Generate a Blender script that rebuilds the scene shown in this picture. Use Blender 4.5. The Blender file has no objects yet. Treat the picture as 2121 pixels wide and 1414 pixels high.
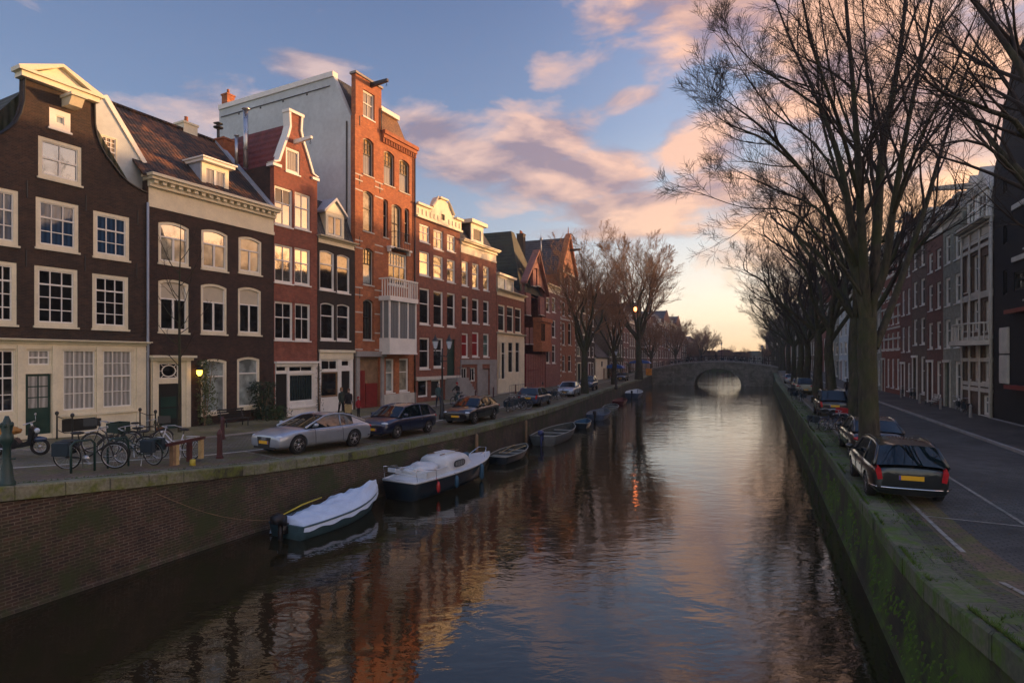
import bpy, bmesh, math, random
from mathutils import Vector, Matrix, noise
from mathutils.geometry import tessellate_polygon
sc = bpy.context.scene
COL = sc.collection
PI = math.pi
F, HY, CX, CZ = 1200.0, 745.0, 1060.5, 5.5
rnd = random.Random(11)
HAZE = .0005

def P(x, y, h):
    """ground point seen at photo pixel x,y lying h metres below the eye"""
    Y = F * h / (y - HY)
    return ((x - CX) / F * Y, Y)
def interp(pts, v):
    if v <= pts[0][0]: return pts[0][1]
    for (a, b), (c, d) in zip(pts, pts[1:]):
        if v <= c: return b + (d - b) * (v - a) / (c - a)
    return pts[-1][1]

# ------------------------------------------------------------------ materials
def nt(m):
    m.use_nodes = True
    return m.node_tree.nodes, m.node_tree.links
def newmat(name):
    m = bpy.data.materials.new(name); N, L = nt(m)
    for n in list(N): N.remove(n)
    o = N.new('ShaderNodeOutputMaterial'); b = N.new('ShaderNodeBsdfPrincipled')
    L.new(b.outputs[0], o.inputs[0])
    return m, N, L, b
def coord(N, kind='Object'):
    return N.new('ShaderNodeTexCoord').outputs[kind]
def noise_n(N, L, vec, scale, detail=4, rough=.55, dist=0):
    n = N.new('ShaderNodeTexNoise'); n.inputs['Scale'].default_value = scale
    n.inputs['Detail'].default_value = detail; n.inputs['Roughness'].default_value = rough
    n.inputs['Distortion'].default_value = dist
    if vec is not None: L.new(vec, n.inputs['Vector'])
    return n.outputs['Fac']
def ramp(N, L, fac, stops):
    r = N.new('ShaderNodeValToRGB'); e = r.color_ramp.elements
    while len(e) < len(stops): e.new(.5)
    for i, (p, c) in enumerate(stops):
        e[i].position = p
        e[i].color = (c, c, c, 1) if not isinstance(c, (tuple, list)) else (*c, 1)
    L.new(fac, r.inputs[0]); return r.outputs[0]
def mixc(N, L, fac, a, b, mode='MIX'):
    n = N.new('ShaderNodeMix'); n.data_type = 'RGBA'; n.blend_type = mode
    for s, v in ((n.inputs[0], fac), (n.inputs[6], a), (n.inputs[7], b)):
        if isinstance(v, bpy.types.NodeSocket): L.new(v, s)
        elif isinstance(v, (int, float)): s.default_value = v
        else: s.default_value = (*v, 1)
    return n.outputs[2]
def mth(N, L, op, a, b=None, clamp=False):
    n = N.new('ShaderNodeMath'); n.operation = op; n.use_clamp = clamp
    for s, v in ((n.inputs[0], a), (n.inputs[1], b)):
        if v is None: continue
        if isinstance(v, bpy.types.NodeSocket): L.new(v, s)
        else: s.default_value = v
    return n.outputs[0]
def bump(N, L, b, h, strength=.3, dist=.02):
    n = N.new('ShaderNodeBump'); n.inputs['Strength'].default_value = strength; n.inputs['Distance'].default_value = dist
    L.new(h, n.inputs['Height']); L.new(n.outputs[0], b.inputs['Normal'])
def pm(name, col, rough=.6, var=.25, scale=2.0, metal=0, bmp=0, coat=0, spec=None):
    """plain procedural material: base colour broken by two noises"""
    m, N, L, b = newmat(name)
    v = coord(N)
    n1 = noise_n(N, L, v, scale, 5); n2 = noise_n(N, L, v, scale * 9, 3)
    f = mth(N, L, 'ADD', mth(N, L, 'MULTIPLY', n1, .65), mth(N, L, 'MULTIPLY', n2, .35))
    lo = tuple(c * (1 - var) for c in col); hi = tuple(min(1, c * (1 + var)) for c in col)
    c = ramp(N, L, f, [(.32, lo), (.68, hi)])
    L.new(c, b.inputs['Base Color'])
    b.inputs['Metallic'].default_value = metal
    r = mth(N, L, 'ADD', mth(N, L, 'MULTIPLY', n1, .25), rough - .12, True); L.new(r, b.inputs['Roughness'])
    if coat: b.inputs['Coat Weight'].default_value = coat; b.inputs['Coat Roughness'].default_value = .04
    if spec is not None: b.inputs['Specular IOR Level'].default_value = spec
    if bmp: bump(N, L, b, n2, bmp, .03)
    return m
def brick(name, c1, c2, mortar, dirt=(.03, .025, .02), dirt_amt=.5, rowh=.065, bw=.22, msize=.010, bmp=.35, uv=False, moss=None, moss_amt=.5):
    m, N, L, b = newmat(name)
    if uv: vec = coord(N, 'UV')
    else:
        s = N.new('ShaderNodeSeparateXYZ'); L.new(coord(N), s.inputs[0])
        c = N.new('ShaderNodeCombineXYZ'); L.new(mth(N, L, 'ADD', s.outputs[0], s.outputs[1]), c.inputs[0]); L.new(s.outputs[2], c.inputs[1])
        vec = c.outputs[0]
    t = N.new('ShaderNodeTexBrick'); L.new(vec, t.inputs['Vector'])
    t.inputs['Scale'].default_value = 1; t.inputs['Brick Width'].default_value = bw; t.inputs['Row Height'].default_value = rowh
    t.inputs['Mortar Size'].default_value = msize; t.inputs['Mortar Smooth'].default_value = .2; t.inputs['Bias'].default_value = 0
    t.inputs['Color1'].default_value = (*c1, 1); t.inputs['Color2'].default_value = (*c2, 1); t.inputs['Mortar'].default_value = (*mortar, 1)
    ov = coord(N)
    big = noise_n(N, L, ov, .55, 8, .68); mid = noise_n(N, L, ov, 3.0, 6, .7)
    c = mixc(N, L, .5, t.outputs['Color'], mixc(N, L, 1.0, t.outputs['Color'], ramp(N, L, mid, [(.32, .15), (.68, 1.15)]), 'MULTIPLY'))
    c = mixc(N, L, mth(N, L, 'MULTIPLY', ramp(N, L, big, [(.42, 0.0), (.68, 1.0)]), dirt_amt), c, dirt)
    if moss:
        mm = noise_n(N, L, ov, .8, 8, .7)
        c = mixc(N, L, mth(N, L, 'MULTIPLY', ramp(N, L, mm, [(.45, 0.0), (.6, 1.0)]), moss_amt), c, moss)
    L.new(c, b.inputs['Base Color']); b.inputs['Roughness'].default_value = .85
    bump(N, L, b, mth(N, L, 'ADD', mth(N, L, 'MULTIPLY', t.outputs['Fac'], -1.0), mid), bmp, .012)
    return m
def tiles(name, c1, c2, rowh=.28):
    m, N, L, b = newmat(name)
    v = coord(N)
    n1 = noise_n(N, L, v, 1.0, 6, .7); n2 = noise_n(N, L, v, 7, 3)
    s = N.new('ShaderNodeSeparateXYZ'); L.new(v, s.inputs[0])
    w1 = N.new('ShaderNodeTexWave'); w1.wave_type = 'BANDS'; w1.bands_direction = 'Z'; w1.wave_profile = 'SAW'; w1.inputs['Scale'].default_value = .314 / rowh
    w1.inputs['Distortion'].default_value = .6; L.new(v, w1.inputs['Vector'])
    w2 = N.new('ShaderNodeTexWave'); w2.bands_direction = 'X'; w2.inputs['Scale'].default_value = 1.35; L.new(v, w2.inputs['Vector']); w2.inputs['Distortion'].default_value = .3
    c = ramp(N, L, n1, [(.47, c1), (.60, c2)])
    c = mixc(N, L, .8, c, ramp(N, L, n2, [(.3, .35), (.7, 1.0)]), 'MULTIPLY')
    L.new(c, b.inputs['Base Color']); b.inputs['Roughness'].default_value = .7
    bump(N, L, b, mth(N, L, 'ADD', mth(N, L, 'MULTIPLY', w2.outputs['Fac'], .6), w1.outputs['Fac']), 1.0, .06)
    return m
def glassm(name, inner, stripes=False, rough=.04, ior=1.75, tint=None):
    """a window pane: what shows inside (dark room, curtain) under a mirror-smooth coat"""
    m, N, L, b = newmat(name)
    v = coord(N)
    n1 = noise_n(N, L, v, 1.3, 3)
    if stripes:
        w = N.new('ShaderNodeTexWave'); w.bands_direction = 'X'; w.inputs['Scale'].default_value = 1.6; w.inputs['Distortion'].default_value = 1.5
        w.inputs['Detail'].default_value = 3; L.new(v, w.inputs['Vector'])
        c = mixc(N, L, 1.0, inner, ramp(N, L, w.outputs['Fac'], [(0, .55), (1, 1.0)]), 'MULTIPLY')
    else:
        c = mixc(N, L, 1.0, inner, ramp(N, L, n1, [(.35, .3), (.65, 1.0)]), 'MULTIPLY')
    L.new(c, b.inputs['Base Color']); b.inputs['Roughness'].default_value = .5
    b.inputs['Specular IOR Level'].default_value = 0
    b.inputs['Coat Weight'].default_value = 1; b.inputs['Coat IOR'].default_value = ior; b.inputs['Coat Roughness'].default_value = rough
    n = N.new('ShaderNodeBump'); n.inputs['Strength'].default_value = .12; n.inputs['Distance'].default_value = .02
    L.new(noise_n(N, L, v, 1.1, 2), n.inputs['Height']); L.new(n.outputs[0], b.inputs['Coat Normal'])
    return m
def emis(name, col, s):
    m, N, L, b = newmat(name)
    b.inputs['Base Color'].default_value = (*col, 1); b.inputs['Emission Color'].default_value = (*col, 1); b.inputs['Emission Strength'].default_value = s
    return m

M = {}
M['cream'] = pm('cream_paint', (.76, .69, .49), .5, .14, 1.2)
M['white'] = pm('white_paint', (.80, .77, .68), .5, .1, 1.5)
M['ivory'] = pm('ivory_stucco', (.76, .68, .48), .6, .14, 1.5, bmp=.1)
M['grey_plaster'] = pm('grey_plaster', (.52, .57, .56), .85, .18, .35, bmp=.2)
M['lead'] = pm('lead_sheet', (.34, .38, .43), .5, .2, .8)
M['stone'] = pm('grey_stone', (.30, .28, .25), .8, .25, 1.2, bmp=.2)
M['stone_pale'] = pm('pale_stone', (.56, .52, .43), .8, .2, 1.6, bmp=.15)
M['black'] = pm('black_paint', (.014, .015, .015), .4, .3)
M['dark_green'] = pm('dark_green_paint', (.012, .045, .035), .35, .3)
M['door_red'] = pm('dark_red_door', (.20, .02, .018), .4, .3)
M['iron'] = pm('painted_iron', (.020, .022, .021), .45, .3)
M['iron_green'] = pm('green_cast_iron', (.012, .04, .036), .4, .4, 5, bmp=.2)
M['brown_post'] = pm('brown_red_post', (.075, .022, .020), .5, .3)
M['steel'] = pm('zinc_steel', (.5, .5, .5), .3, .2, metal=.9)
M['wood'] = pm('weathered_wood', (.24, .15, .08), .8, .4, 3, bmp=.2)
M['wood_pale'] = pm('pale_wood', (.45, .32, .14), .8, .4, 3)
M['bk_h1'] = brick('dark_brown_brick', (.085, .042, .024), (.034, .020, .014), (.085, .06, .042), (.013, .012, .009), .65, bmp=.7)
M['bk_h2'] = brick('umber_brick', (.085, .038, .023), (.034, .019, .014), (.08, .054, .04), (.013, .011, .009), .65, bmp=.7)
M['bk_red'] = brick('red_brick', (.37, .085, .045), (.25, .058, .032), (.26, .16, .11), (.14, .034, .02), .5)
M['bk_h4'] = brick('dark_olive_brick', (.055, .036, .024), (.033, .024, .018), (.04, .032, .024), (.02, .016, .014), .4)
M['bk_tower'] = brick('orange_red_brick', (.66, .20, .05), (.46, .12, .034), (.28, .17, .11), (.24, .07, .028), .5)
M['bk_h6'] = brick('brown_red_brick', (.40, .12, .06), (.29, .085, .045), (.2, .13, .1), (.13, .055, .04), .4)
M['bk_pink'] = brick('rose_brick', (.38, .14, .10), (.27, .09, .068), (.25, .17, .14), (.14, .05, .045), .4)
M['bk_orange'] = brick('orange_brick', (.42, .14, .05), (.30, .09, .035), (.3, .2, .14), (.2, .06, .03), .3)
M['bk_dark'] = brick('black_tarred_brick', (.022, .020, .020), (.012, .011, .011), (.016, .015, .014), (.008, .008, .008), .4)
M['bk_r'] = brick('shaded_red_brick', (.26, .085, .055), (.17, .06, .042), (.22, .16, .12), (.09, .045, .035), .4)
M['bk_br'] = brick('brown_brick', (.22, .135, .085), (.15, .09, .06), (.2, .16, .12), (.05, .035, .03), .4)
M['bk_grey'] = brick('grey_green_painted_brick', (.40, .40, .31), (.33, .33, .26), (.34, .34, .27), (.17, .17, .13), .4)
M['tile_brown'] = tiles('brown_pantiles', (.026, .020, .016), (.24, .10, .035))
M['tile_red'] = tiles('red_pantiles', (.22, .035, .025), (.13, .022, .02))
M['tile_green'] = tiles('mossy_slates', (.035, .05, .028), (.025, .03, .022), .22)
M['slate'] = tiles('grey_slates', (.07, .075, .085), (.035, .037, .042), .22)
M['slate_orange'] = tiles('orange_slates', (.30, .15, .06), (.18, .09, .045), .22)
M['g_dark'] = glassm('pane_dark_room', (.018, .018, .018))
M['g_blue'] = glassm('pane_blue_curtain', (.035, .075, .14), True)
M['g_cream'] = glassm('pane_cream_blind', (.42, .39, .28), False)
M['g_lace'] = glassm('pane_lace_curtain', (.25, .26, .25), True)
M['g_pale'] = glassm('pane_pale_blind', (.40, .46, .42), False)
M['g_red'] = glassm('pane_red_curtain', (.33, .03, .03), True)
M['g_green'] = glassm('pane_green_light', (.16, .24, .18))
M['g_bright'] = glassm('pane_mirroring_sky', (.12, .11, .09), False, .03, 3.2)
M['g_gold'] = glassm('pane_stained_gold', (.42, .25, .05), False, .08, 1.8)
M['g_shop'] = glassm('pane_shop', (.025, .04, .04), True)
M['g_curt'] = glassm('pane_white_curtain', (.46, .45, .40), True, .05, 1.5)
M['blind'] = pm('pale_slat_blind', (.52, .46, .33), .7, .1)
M['tyre'] = pm('tyre_rubber', (.012, .012, .012), .8, .2)
M['carglass'] = glassm('car_glass', (.008, .018, .022), False, .02, 1.6)
M['rubber'] = pm('black_plastic', (.014, .014, .015), .5, .2)
M['plate'] = pm('yellow_number_plate', (.80, .42, .015), .4, .05)
M['plate_blue'] = pm('plate_blue_strip', (.02, .04, .4), .4, .05)
M['chrome'] = pm('chrome', (.75, .75, .75), .15, .1, metal=1)
M['lamp_red'] = pm('red_lamp_glass', (.45, .012, .018), .2, .2, 8, coat=.5)
M['lamp_clear'] = pm('clear_lamp_glass', (.55, .62, .68), .12, .2, 8, coat=.6)
M['saddle'] = pm('black_leather', (.012, .011, .011), .5, .2)
M['line'] = pm('worn_white_line', (.27, .26, .22), .85, .6, 5)
M['moss'] = pm('moss', (.07, .12, .014), .95, .5, 6, bmp=.5)

# ------------------------------------------------------------------ mesh builder
class MB:
    def __init__(s): s.v = []; s.f = []; s.m = []; s.uv = None
    def add(s, vs, fs, mi=0):
        o = len(s.v); s.v += [tuple(v) for v in vs]; s.f += [tuple(i + o for i in f) for f in fs]; s.m += [mi] * len(fs); return s
    def box(s, x0, y0, z0, x1, y1, z1, mi=0):
        v = [(x, y, z) for z in (z0, z1) for y in (y0, y1) for x in (x0, x1)]
        return s.add(v, [(0, 2, 3, 1), (4, 5, 7, 6), (0, 1, 5, 4), (2, 6, 7, 3), (0, 4, 6, 2), (1, 3, 7, 5)], mi)
    def prism(s, pts, a, b, axis='y', mi=0, holes=()):
        """polygon in two axes swept along the third; pts are (u,v)"""
        polys = [list(pts)] + [list(h) for h in holes]
        tri = tessellate_polygon([[Vector((p[0], p[1], 0)) for p in q] for q in polys])
        flat = [p for q in polys for p in q]; n = len(flat)
        def mk(p, w):
            return {'y': (p[0], w, p[1]), 'x': (w, p[0], p[1]), 'z': (p[0], p[1], w)}[axis]
        vs = [mk(p, a) for p in flat] + [mk(p, b) for p in flat]
        fs = [tuple(t) for t in tri] + [tuple(i + n for i in reversed(t)) for t in tri]
        o = 0
        for q in polys:
            k = len(q)
            for i in range(k):
                j = (i + 1) % k; fs.append((o + i, o + j, o + j + n, o + i + n))
            o += k
        s.add(vs, fs, mi); s.fixn = True; return s
    def tube(s, pts, rad, n=6, mi=0, cap=True):
        pts = [Vector(p) for p in pts]
        if not isinstance(rad, (list, tuple)): rad = [rad] * len(pts)
        vs = []; up = Vector((0, 0, 1)); prev = None
        for i, p in enumerate(pts):
            d = (pts[min(i + 1, len(pts) - 1)] - pts[max(i - 1, 0)])
            if d.length < 1e-9: d = Vector((0, 0, 1))
            d.normalize()
            if prev is None:
                a = d.cross(up) if abs(d.dot(up)) < .95 else d.cross(Vector((1, 0, 0)))
            else: a = prev - d * prev.dot(d)
            if a.length < 1e-6: a = d.orthogonal()
            a.normalize(); prev = a; b = d.cross(a)
            for k in range(n):
                t = 2 * PI * k / n; vs.append(p + (a * math.cos(t) + b * math.sin(t)) * rad[i])
        fs = []
        for i in range(len(pts) - 1):
            for k in range(n):
                k2 = (k + 1) % n; fs.append((i * n + k, i * n + k2, (i + 1) * n + k2, (i + 1) * n + k))
        if cap: fs.append(tuple(range(n - 1, -1, -1))); fs.append(tuple(range((len(pts) - 1) * n, len(pts) * n)))
        return s.add(vs, fs, mi)
    def lathe(s, prof, n=12, c=(0, 0, 0), axis='z', mi=0):
        vs = []
        for r, h in prof:
            for k in range(n):
                t = 2 * PI * k / n; a, b = r * math.cos(t), r * math.sin(t)
                vs.append({'z': (c[0] + a, c[1] + b, c[2] + h), 'y': (c[0] + a, c[1] + h, c[2] + b), 'x': (c[0] + h, c[1] + a, c[2] + b)}[axis])
        fs = []
        for i in range(len(prof) - 1):
            for k in range(n):
                k2 = (k + 1) % n; fs.append((i * n + k, i * n + k2, (i + 1) * n + k2, (i + 1) * n + k))
        fs.append(tuple(range(n))); fs.append(tuple(range((len(prof) - 1) * n, len(prof) * n)))
        return s.add(vs, fs, mi)
    def ring(s, c, R_, r, axis='y', n=24, k=5, mi=0):
        vs = []
        for i in range(n):
            a = 2 * PI * i / n
            for j in range(k):
                b = 2 * PI * j / k; rr = R_ + r * math.cos(b); w = r * math.sin(b)
                p = (rr * math.cos(a), rr * math.sin(a))
                vs.append({'y': (c[0] + p[0], c[1] + w, c[2] + p[1]), 'z': (c[0] + p[0], c[1] + p[1], c[2] + w), 'x': (c[0] + w, c[1] + p[0], c[2] + p[1])}[axis])
        return s.add(vs, [(i * k + j, ((i + 1) % n) * k + j, ((i + 1) % n) * k + (j + 1) % k, i * k + (j + 1) % k) for i in range(n) for j in range(k)], mi)
    def blob(s, c, r, seed=0, amp=.15, n=2, mi=0):
        bm = bmesh.new(); bmesh.ops.create_icosphere(bm, subdivisions=n, radius=1)
        vs = []
        for v in bm.verts:
            k = 1 + amp * noise.noise(v.co * 1.7 + Vector((seed, seed * 2, 0)))
            vs.append((c[0] + v.co.x * r[0] * k, c[1] + v.co.y * r[1] * k, c[2] + v.co.z * r[2] * k))
        fs = [tuple(v.index for v in f.verts) for f in bm.faces]; bm.free()
        return s.add(vs, fs, mi)
    def build(s, name, mats, parent=None, smooth=False, loc=None, rot=None, bevel=0):
        me = bpy.data.meshes.new(name); me.from_pydata(s.v, [], s.f)
        if not isinstance(mats, (list, tuple)): mats = [mats]
        for m in mats: me.materials.append(M[m] if isinstance(m, str) else m)
        if len(mats) > 1: me.polygons.foreach_set('material_index', s.m)
        bm = bmesh.new(); bm.from_mesh(me)
        bmesh.ops.recalc_face_normals(bm, faces=bm.faces)
        if bevel:
            bmesh.ops.remove_doubles(bm, verts=bm.verts, dist=1e-5)
            try: bmesh.ops.bevel(bm, geom=[e for e in bm.edges if e.calc_face_angle(0) > .5], offset=bevel, segments=2, affect='EDGES')
            except Exception: pass
        bm.to_mesh(me); bm.free()
        if smooth: me.polygons.foreach_set('use_smooth', [True] * len(me.polygons))
        me.update()
        o = bpy.data.objects.new(name, me); COL.objects.link(o)
        if parent: o.parent = parent
        if loc: o.location = loc
        if rot: o.rotation_euler = rot
        return o
def empty(name, loc, rz=0):
    o = bpy.data.objects.new(name, None); COL.objects.link(o); o.location = loc; o.rotation_euler = (0, 0, rz); o.empty_display_size = .3
    return o
def tag(o, label=None, cat=None, group=None, kind=None):
    if label: o['label'] = label
    if cat: o['category'] = cat
    if group: o['group'] = group
    if kind: o['kind'] = kind
    return o
def copy_tree(o, parent=None):
    c = o.copy(); COL.objects.link(c); c.parent = parent
    for ch in list(o.children): copy_tree(ch, c)
    return c
def evalmesh(ob, name, mats, parent=None, smooth=True):
    dg = bpy.context.evaluated_depsgraph_get(); dg.update()
    me = bpy.data.meshes.new_from_object(ob.evaluated_get(dg))
    me.name = name; mw = ob.matrix_basis.copy()
    old = ob.data; bpy.data.objects.remove(ob)
    me.materials.clear()
    for m in mats: me.materials.append(M[m] if isinstance(m, str) else m)
    if smooth: me.polygons.foreach_set('use_smooth', [True] * len(me.polygons))
    o = bpy.data.objects.new(name, me); COL.objects.link(o); o.matrix_basis = mw
    if parent: o.parent = parent
    return o

# ------------------------------------------------------------------ levels and lines of the place
QL = [(-60, -45.0), (1, -16.4), (12.45, -11.0), (18.5, -8.33), (22.3, -5.9), (31.5, -1.5), (42, 2.55), (54.7, 6.6), (72, 11.9), (92, 18.3), (127, 30.6), (300, 97), (700, 250)]
def quayL(Y): return interp(QL, Y)
def wallR(Y): return 7.3 + .429 * (Y - 10.9)
def facL(Y): return -16.28 + .516 * (Y - 32) if Y < 60.6 else -1.54 + .39 * (Y - 60.6)
def facR(Y): return 27.3 + .42 * (Y - 30.9)
def zL(X, Y):
    t = X * .459 + Y * .889
    return 1.9 + interp([(-5, 2.0), (6, .83), (12.6, .22), (17, .07), (22, 0), (110, 0), (138, 1.0), (170, 1.0), (200, 0)], t)
def zR(X, Y):
    return 1.9 + interp([(0, 1.5), (3, 1.05), (6.2, .6), (9.5, .04), (12, 0), (95, 0), (118, 1.0), (140, 1.0), (170, 0)], Y)

def sheet(name, mats, rows, cols, fn, label=None, kind='structure', uv=False, thick=0):
    """grid of points fn(i,j)->(x,y,z)"""
    b = MB(); vs = [fn(i, j) for i in range(rows) for j in range(cols)]
    fs = [(i * cols + j, i * cols + j + 1, (i + 1) * cols + j + 1, (i + 1) * cols + j) for i in range(rows - 1) for j in range(cols - 1)]
    b.add(vs, fs); o = b.build(name, mats, smooth=True); tag(o, label, kind=kind)
    return o
def paving(name, base, alt, green, gamt, sx=.11, sy=.22, rough=.75):
    m, N, L, b = newmat(name)
    v = coord(N)
    mp = N.new('ShaderNodeMapping'); mp.inputs['Rotation'].default_value = (0, 0, math.radians(25)); L.new(v, mp.inputs[0])
    t = N.new('ShaderNodeTexBrick'); L.new(mp.outputs[0], t.inputs['Vector']); t.inputs['Scale'].default_value = 1
    t.inputs['Brick Width'].default_value = sy; t.inputs['Row Height'].default_value = sx; t.inputs['Mortar Size'].default_value = .014
    t.inputs['Color1'].default_value = (*base, 1); t.inputs['Color2'].default_value = (*alt, 1); t.inputs['Mortar'].default_value = (*[c * .30 for c in base], 1)
    n1 = noise_n(N, L, v, .35, 6, .65); n2 = noise_n(N, L, v, 2.2, 6, .7); n3 = noise_n(N, L, v, 14, 3)
    c = mixc(N, L, 1.0, t.outputs['Color'], ramp(N, L, n1, [(.36, .45), (.5, .95), (.64, 1.35)]), 'MULTIPLY')
    c = mixc(N, L, mth(N, L, 'MULTIPLY', ramp(N, L, n2, [(.45, 0.0), (.62, 1.0)]), gamt), c, green)
    c = mixc(N, L, .5, c, ramp(N, L, n3, [(.3, .5), (.7, 1.4)]), 'MULTIPLY')
    L.new(c, b.inputs['Base Color'])
    L.new(mth(N, L, 'ADD', mth(N, L, 'MULTIPLY', n2, .4), rough - .25, True), b.inputs['Roughness'])
    bump(N, L, b, mth(N, L, 'ADD', mth(N, L, 'MULTIPLY', t.outputs['Fac'], -1.0), n3), .4, .008)
    return m
M['street'] = paving('street_clinkers', (.175, .155, .11), (.135, .12, .088), (.12, .12, .035), .65)
M['park_red'] = paving('parking_bricks', (.18, .12, .075), (.14, .095, .06), (.11, .12, .025), .8)
M['walk'] = paving('pavement_slabs', (.22, .195, .12), (.18, .16, .10), (.17, .16, .035), .8, .3, .3)
M['asphalt'] = paving('asphalt', (.095, .093, .083), (.078, .076, .068), (.055, .058, .045), .6, .11, .22)
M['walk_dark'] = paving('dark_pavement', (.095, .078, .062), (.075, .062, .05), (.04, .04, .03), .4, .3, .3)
M['earth'] = paving('quay_strip_moss', (.095, .085, .055), (.075, .07, .05), (.07, .10, .014), .95, .12, .24, .9)
M['coping'] = paving('coping_stone', (.20, .195, .13), (.165, .16, .11), (.12, .14, .022), .9, 1.0, 1.0, .85)
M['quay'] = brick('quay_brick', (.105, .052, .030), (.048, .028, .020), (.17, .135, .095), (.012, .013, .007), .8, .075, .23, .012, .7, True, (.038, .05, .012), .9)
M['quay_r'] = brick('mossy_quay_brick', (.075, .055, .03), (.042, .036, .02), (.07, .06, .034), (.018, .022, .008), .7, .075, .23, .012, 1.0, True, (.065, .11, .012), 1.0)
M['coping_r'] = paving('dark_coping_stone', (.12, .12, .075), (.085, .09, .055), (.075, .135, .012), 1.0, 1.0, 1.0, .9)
M['bridge'] = brick('bridge_stone', (.34, .30, .235), (.26, .23, .185), (.18, .16, .13), (.12, .12, .07), .6, .3, .6, .015, .5, False, (.045, .055, .02), .5)

ys = [-60, -20, -8, 1, 4, 7, 9, 11, 12.45, 14, 16, 18.5, 20.5, 22.3, 25, 28, 31.5, 36, 42, 48, 54.7, 63, 72, 82, 92, 104, 115, 122, 127, 140, 155, 170, 200, 250, 300, 450, 700]
# street surfaces: layered strips measured from the canal edge inwards
def strip(name, mats, side, a, b_, dz, cols=2, y0=-60, y1=700, label=None):
    yy = [y for y in ys if y0 <= y <= y1]
    def fn(i, j):
        Y = yy[i]; f = j / (cols - 1)
        off = a + (b_ - a) * f
        if side < 0: X = quayL(Y) - off; z = zL(quayL(Y) - min(off, 14), Y)
        else: X = wallR(Y) + off; z = zR(X, Y)
        return (X, Y, z + dz)
    return sheet(name, mats, len(yy), cols, fn, label)
strip('street', 'street', -1, .55, 15.5, 0, 8, label='clinker street along the left bank')
strip('ground', 'walk', -1, 15.5, 700, 0, 3)
strip('parking_strip', 'park_red', -1, .6, 3.9, .006, label='brick parking strip along the left quay')
strip('pavement', 'walk', -1, 9.6, 15.4, .05, 4, label='mossy pavement before the left houses')
strip('kerb', 'stone_pale', -1, 3.9, 4.02, .010, 2)
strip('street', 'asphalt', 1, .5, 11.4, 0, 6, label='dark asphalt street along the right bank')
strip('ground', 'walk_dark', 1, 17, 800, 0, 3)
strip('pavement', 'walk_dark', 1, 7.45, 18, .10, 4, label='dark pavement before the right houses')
strip('earth_strip', 'earth', 1, .45, 1.0, .006, 3, label='mossy strip behind the right quay edge')
strip('brick_strip', 'park_red', 1, 1.0, 1.7, .004, 2)
# kerb of the right pavement
def bar(name, mats, side, off, w, h, y0, y1, kind='structure', label=None, dz=0):
    yy = [y for y in ys if y0 <= y <= y1]; b = MB(); vs = []
    for Y in yy:
        if side < 0: X = quayL(Y) - off; z = zL(X, Y) + dz; X2 = X - w
        else: X = wallR(Y) + off; z = zR(X, Y) + dz; X2 = X + w
        vs += [(X, Y, z - .3), (X, Y, z + h), (X2, Y, z + h), (X2, Y, z - .3)]
    fs = [(i * 4 + k, i * 4 + k + 1, i * 4 + 5 + k, i * 4 + 4 + k) for i in range(len(yy) - 1) for k in range(3)]
    b.add(vs, fs); o = b.build(name, mats); tag(o, label, kind=kind); return o
bar('kerb', 'stone', 1, 7.3, .16, .12, -20, 300, label='stone kerb of the right pavement')
bar('kerb', 'stone', -1, 9.45, .16, .07, -20, 300, label='stone kerb of the left pavement')
# white parking lines
def line(pts, w, side, name='road_line'):
    b = MB()
    for (x0, y0), (x1, y1) in zip(pts, pts[1:]):
        n = max(1, int(math.hypot(x1 - x0, y1 - y0) / 2))
        for k in range(n):
            ax, ay = x0 + (x1 - x0) * k / n, y0 + (y1 - y0) * k / n; bx, by = x0 + (x1 - x0) * (k + 1) / n, y0 + (y1 - y0) * (k + 1) / n
            d = Vector((bx - ax, by - ay)).normalized(); nx, ny = -d.y * w / 2, d.x * w / 2
            zf = zL if side < 0 else zR
            q = [(ax + nx, ay + ny), (ax - nx, ay - ny), (bx - nx, by - ny), (bx + nx, by + ny)]
            b.add([(p[0], p[1], zf(*p) + .012) for p in q], [(0, 1, 2, 3)])
    tag(b.build(name, 'line'), kind='structure')
def offR(o, y): return (wallR(y) + o, y)
line([offR(1.15, y) for y in (2, 6.2, 9.5, 12, 20, 30, 45, 70, 95)], .09, 1)
line([offR(3.15, y) for y in (2, 6.2, 9.5, 12, 20, 30, 45, 70, 95)], .09, 1)
for y in (12.9, 18.8, 24.6, 30.5, 36.5, 43): line([offR(1.15, y + .45), offR(3.15, y - .45)], .08, 1)
def offL(o, y): return (quayL(y) - o, y)
line([offL(.75, y) for y in (2, 9, 12.45, 18.5, 20.5, 22.3, 31.5, 42, 54.7, 72)], .07, -1)
line([offL(3.85, y) for y in (2, 9, 12.45, 18.5, 20.5, 22.3, 31.5, 42, 54.7, 72)], .07, -1)
for y in (20.6, 24.9, 29.9, 34.8, 41, 47): line([offL(.75, y - .5), offL(3.85, y + 1.2)], .06, -1)

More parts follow.
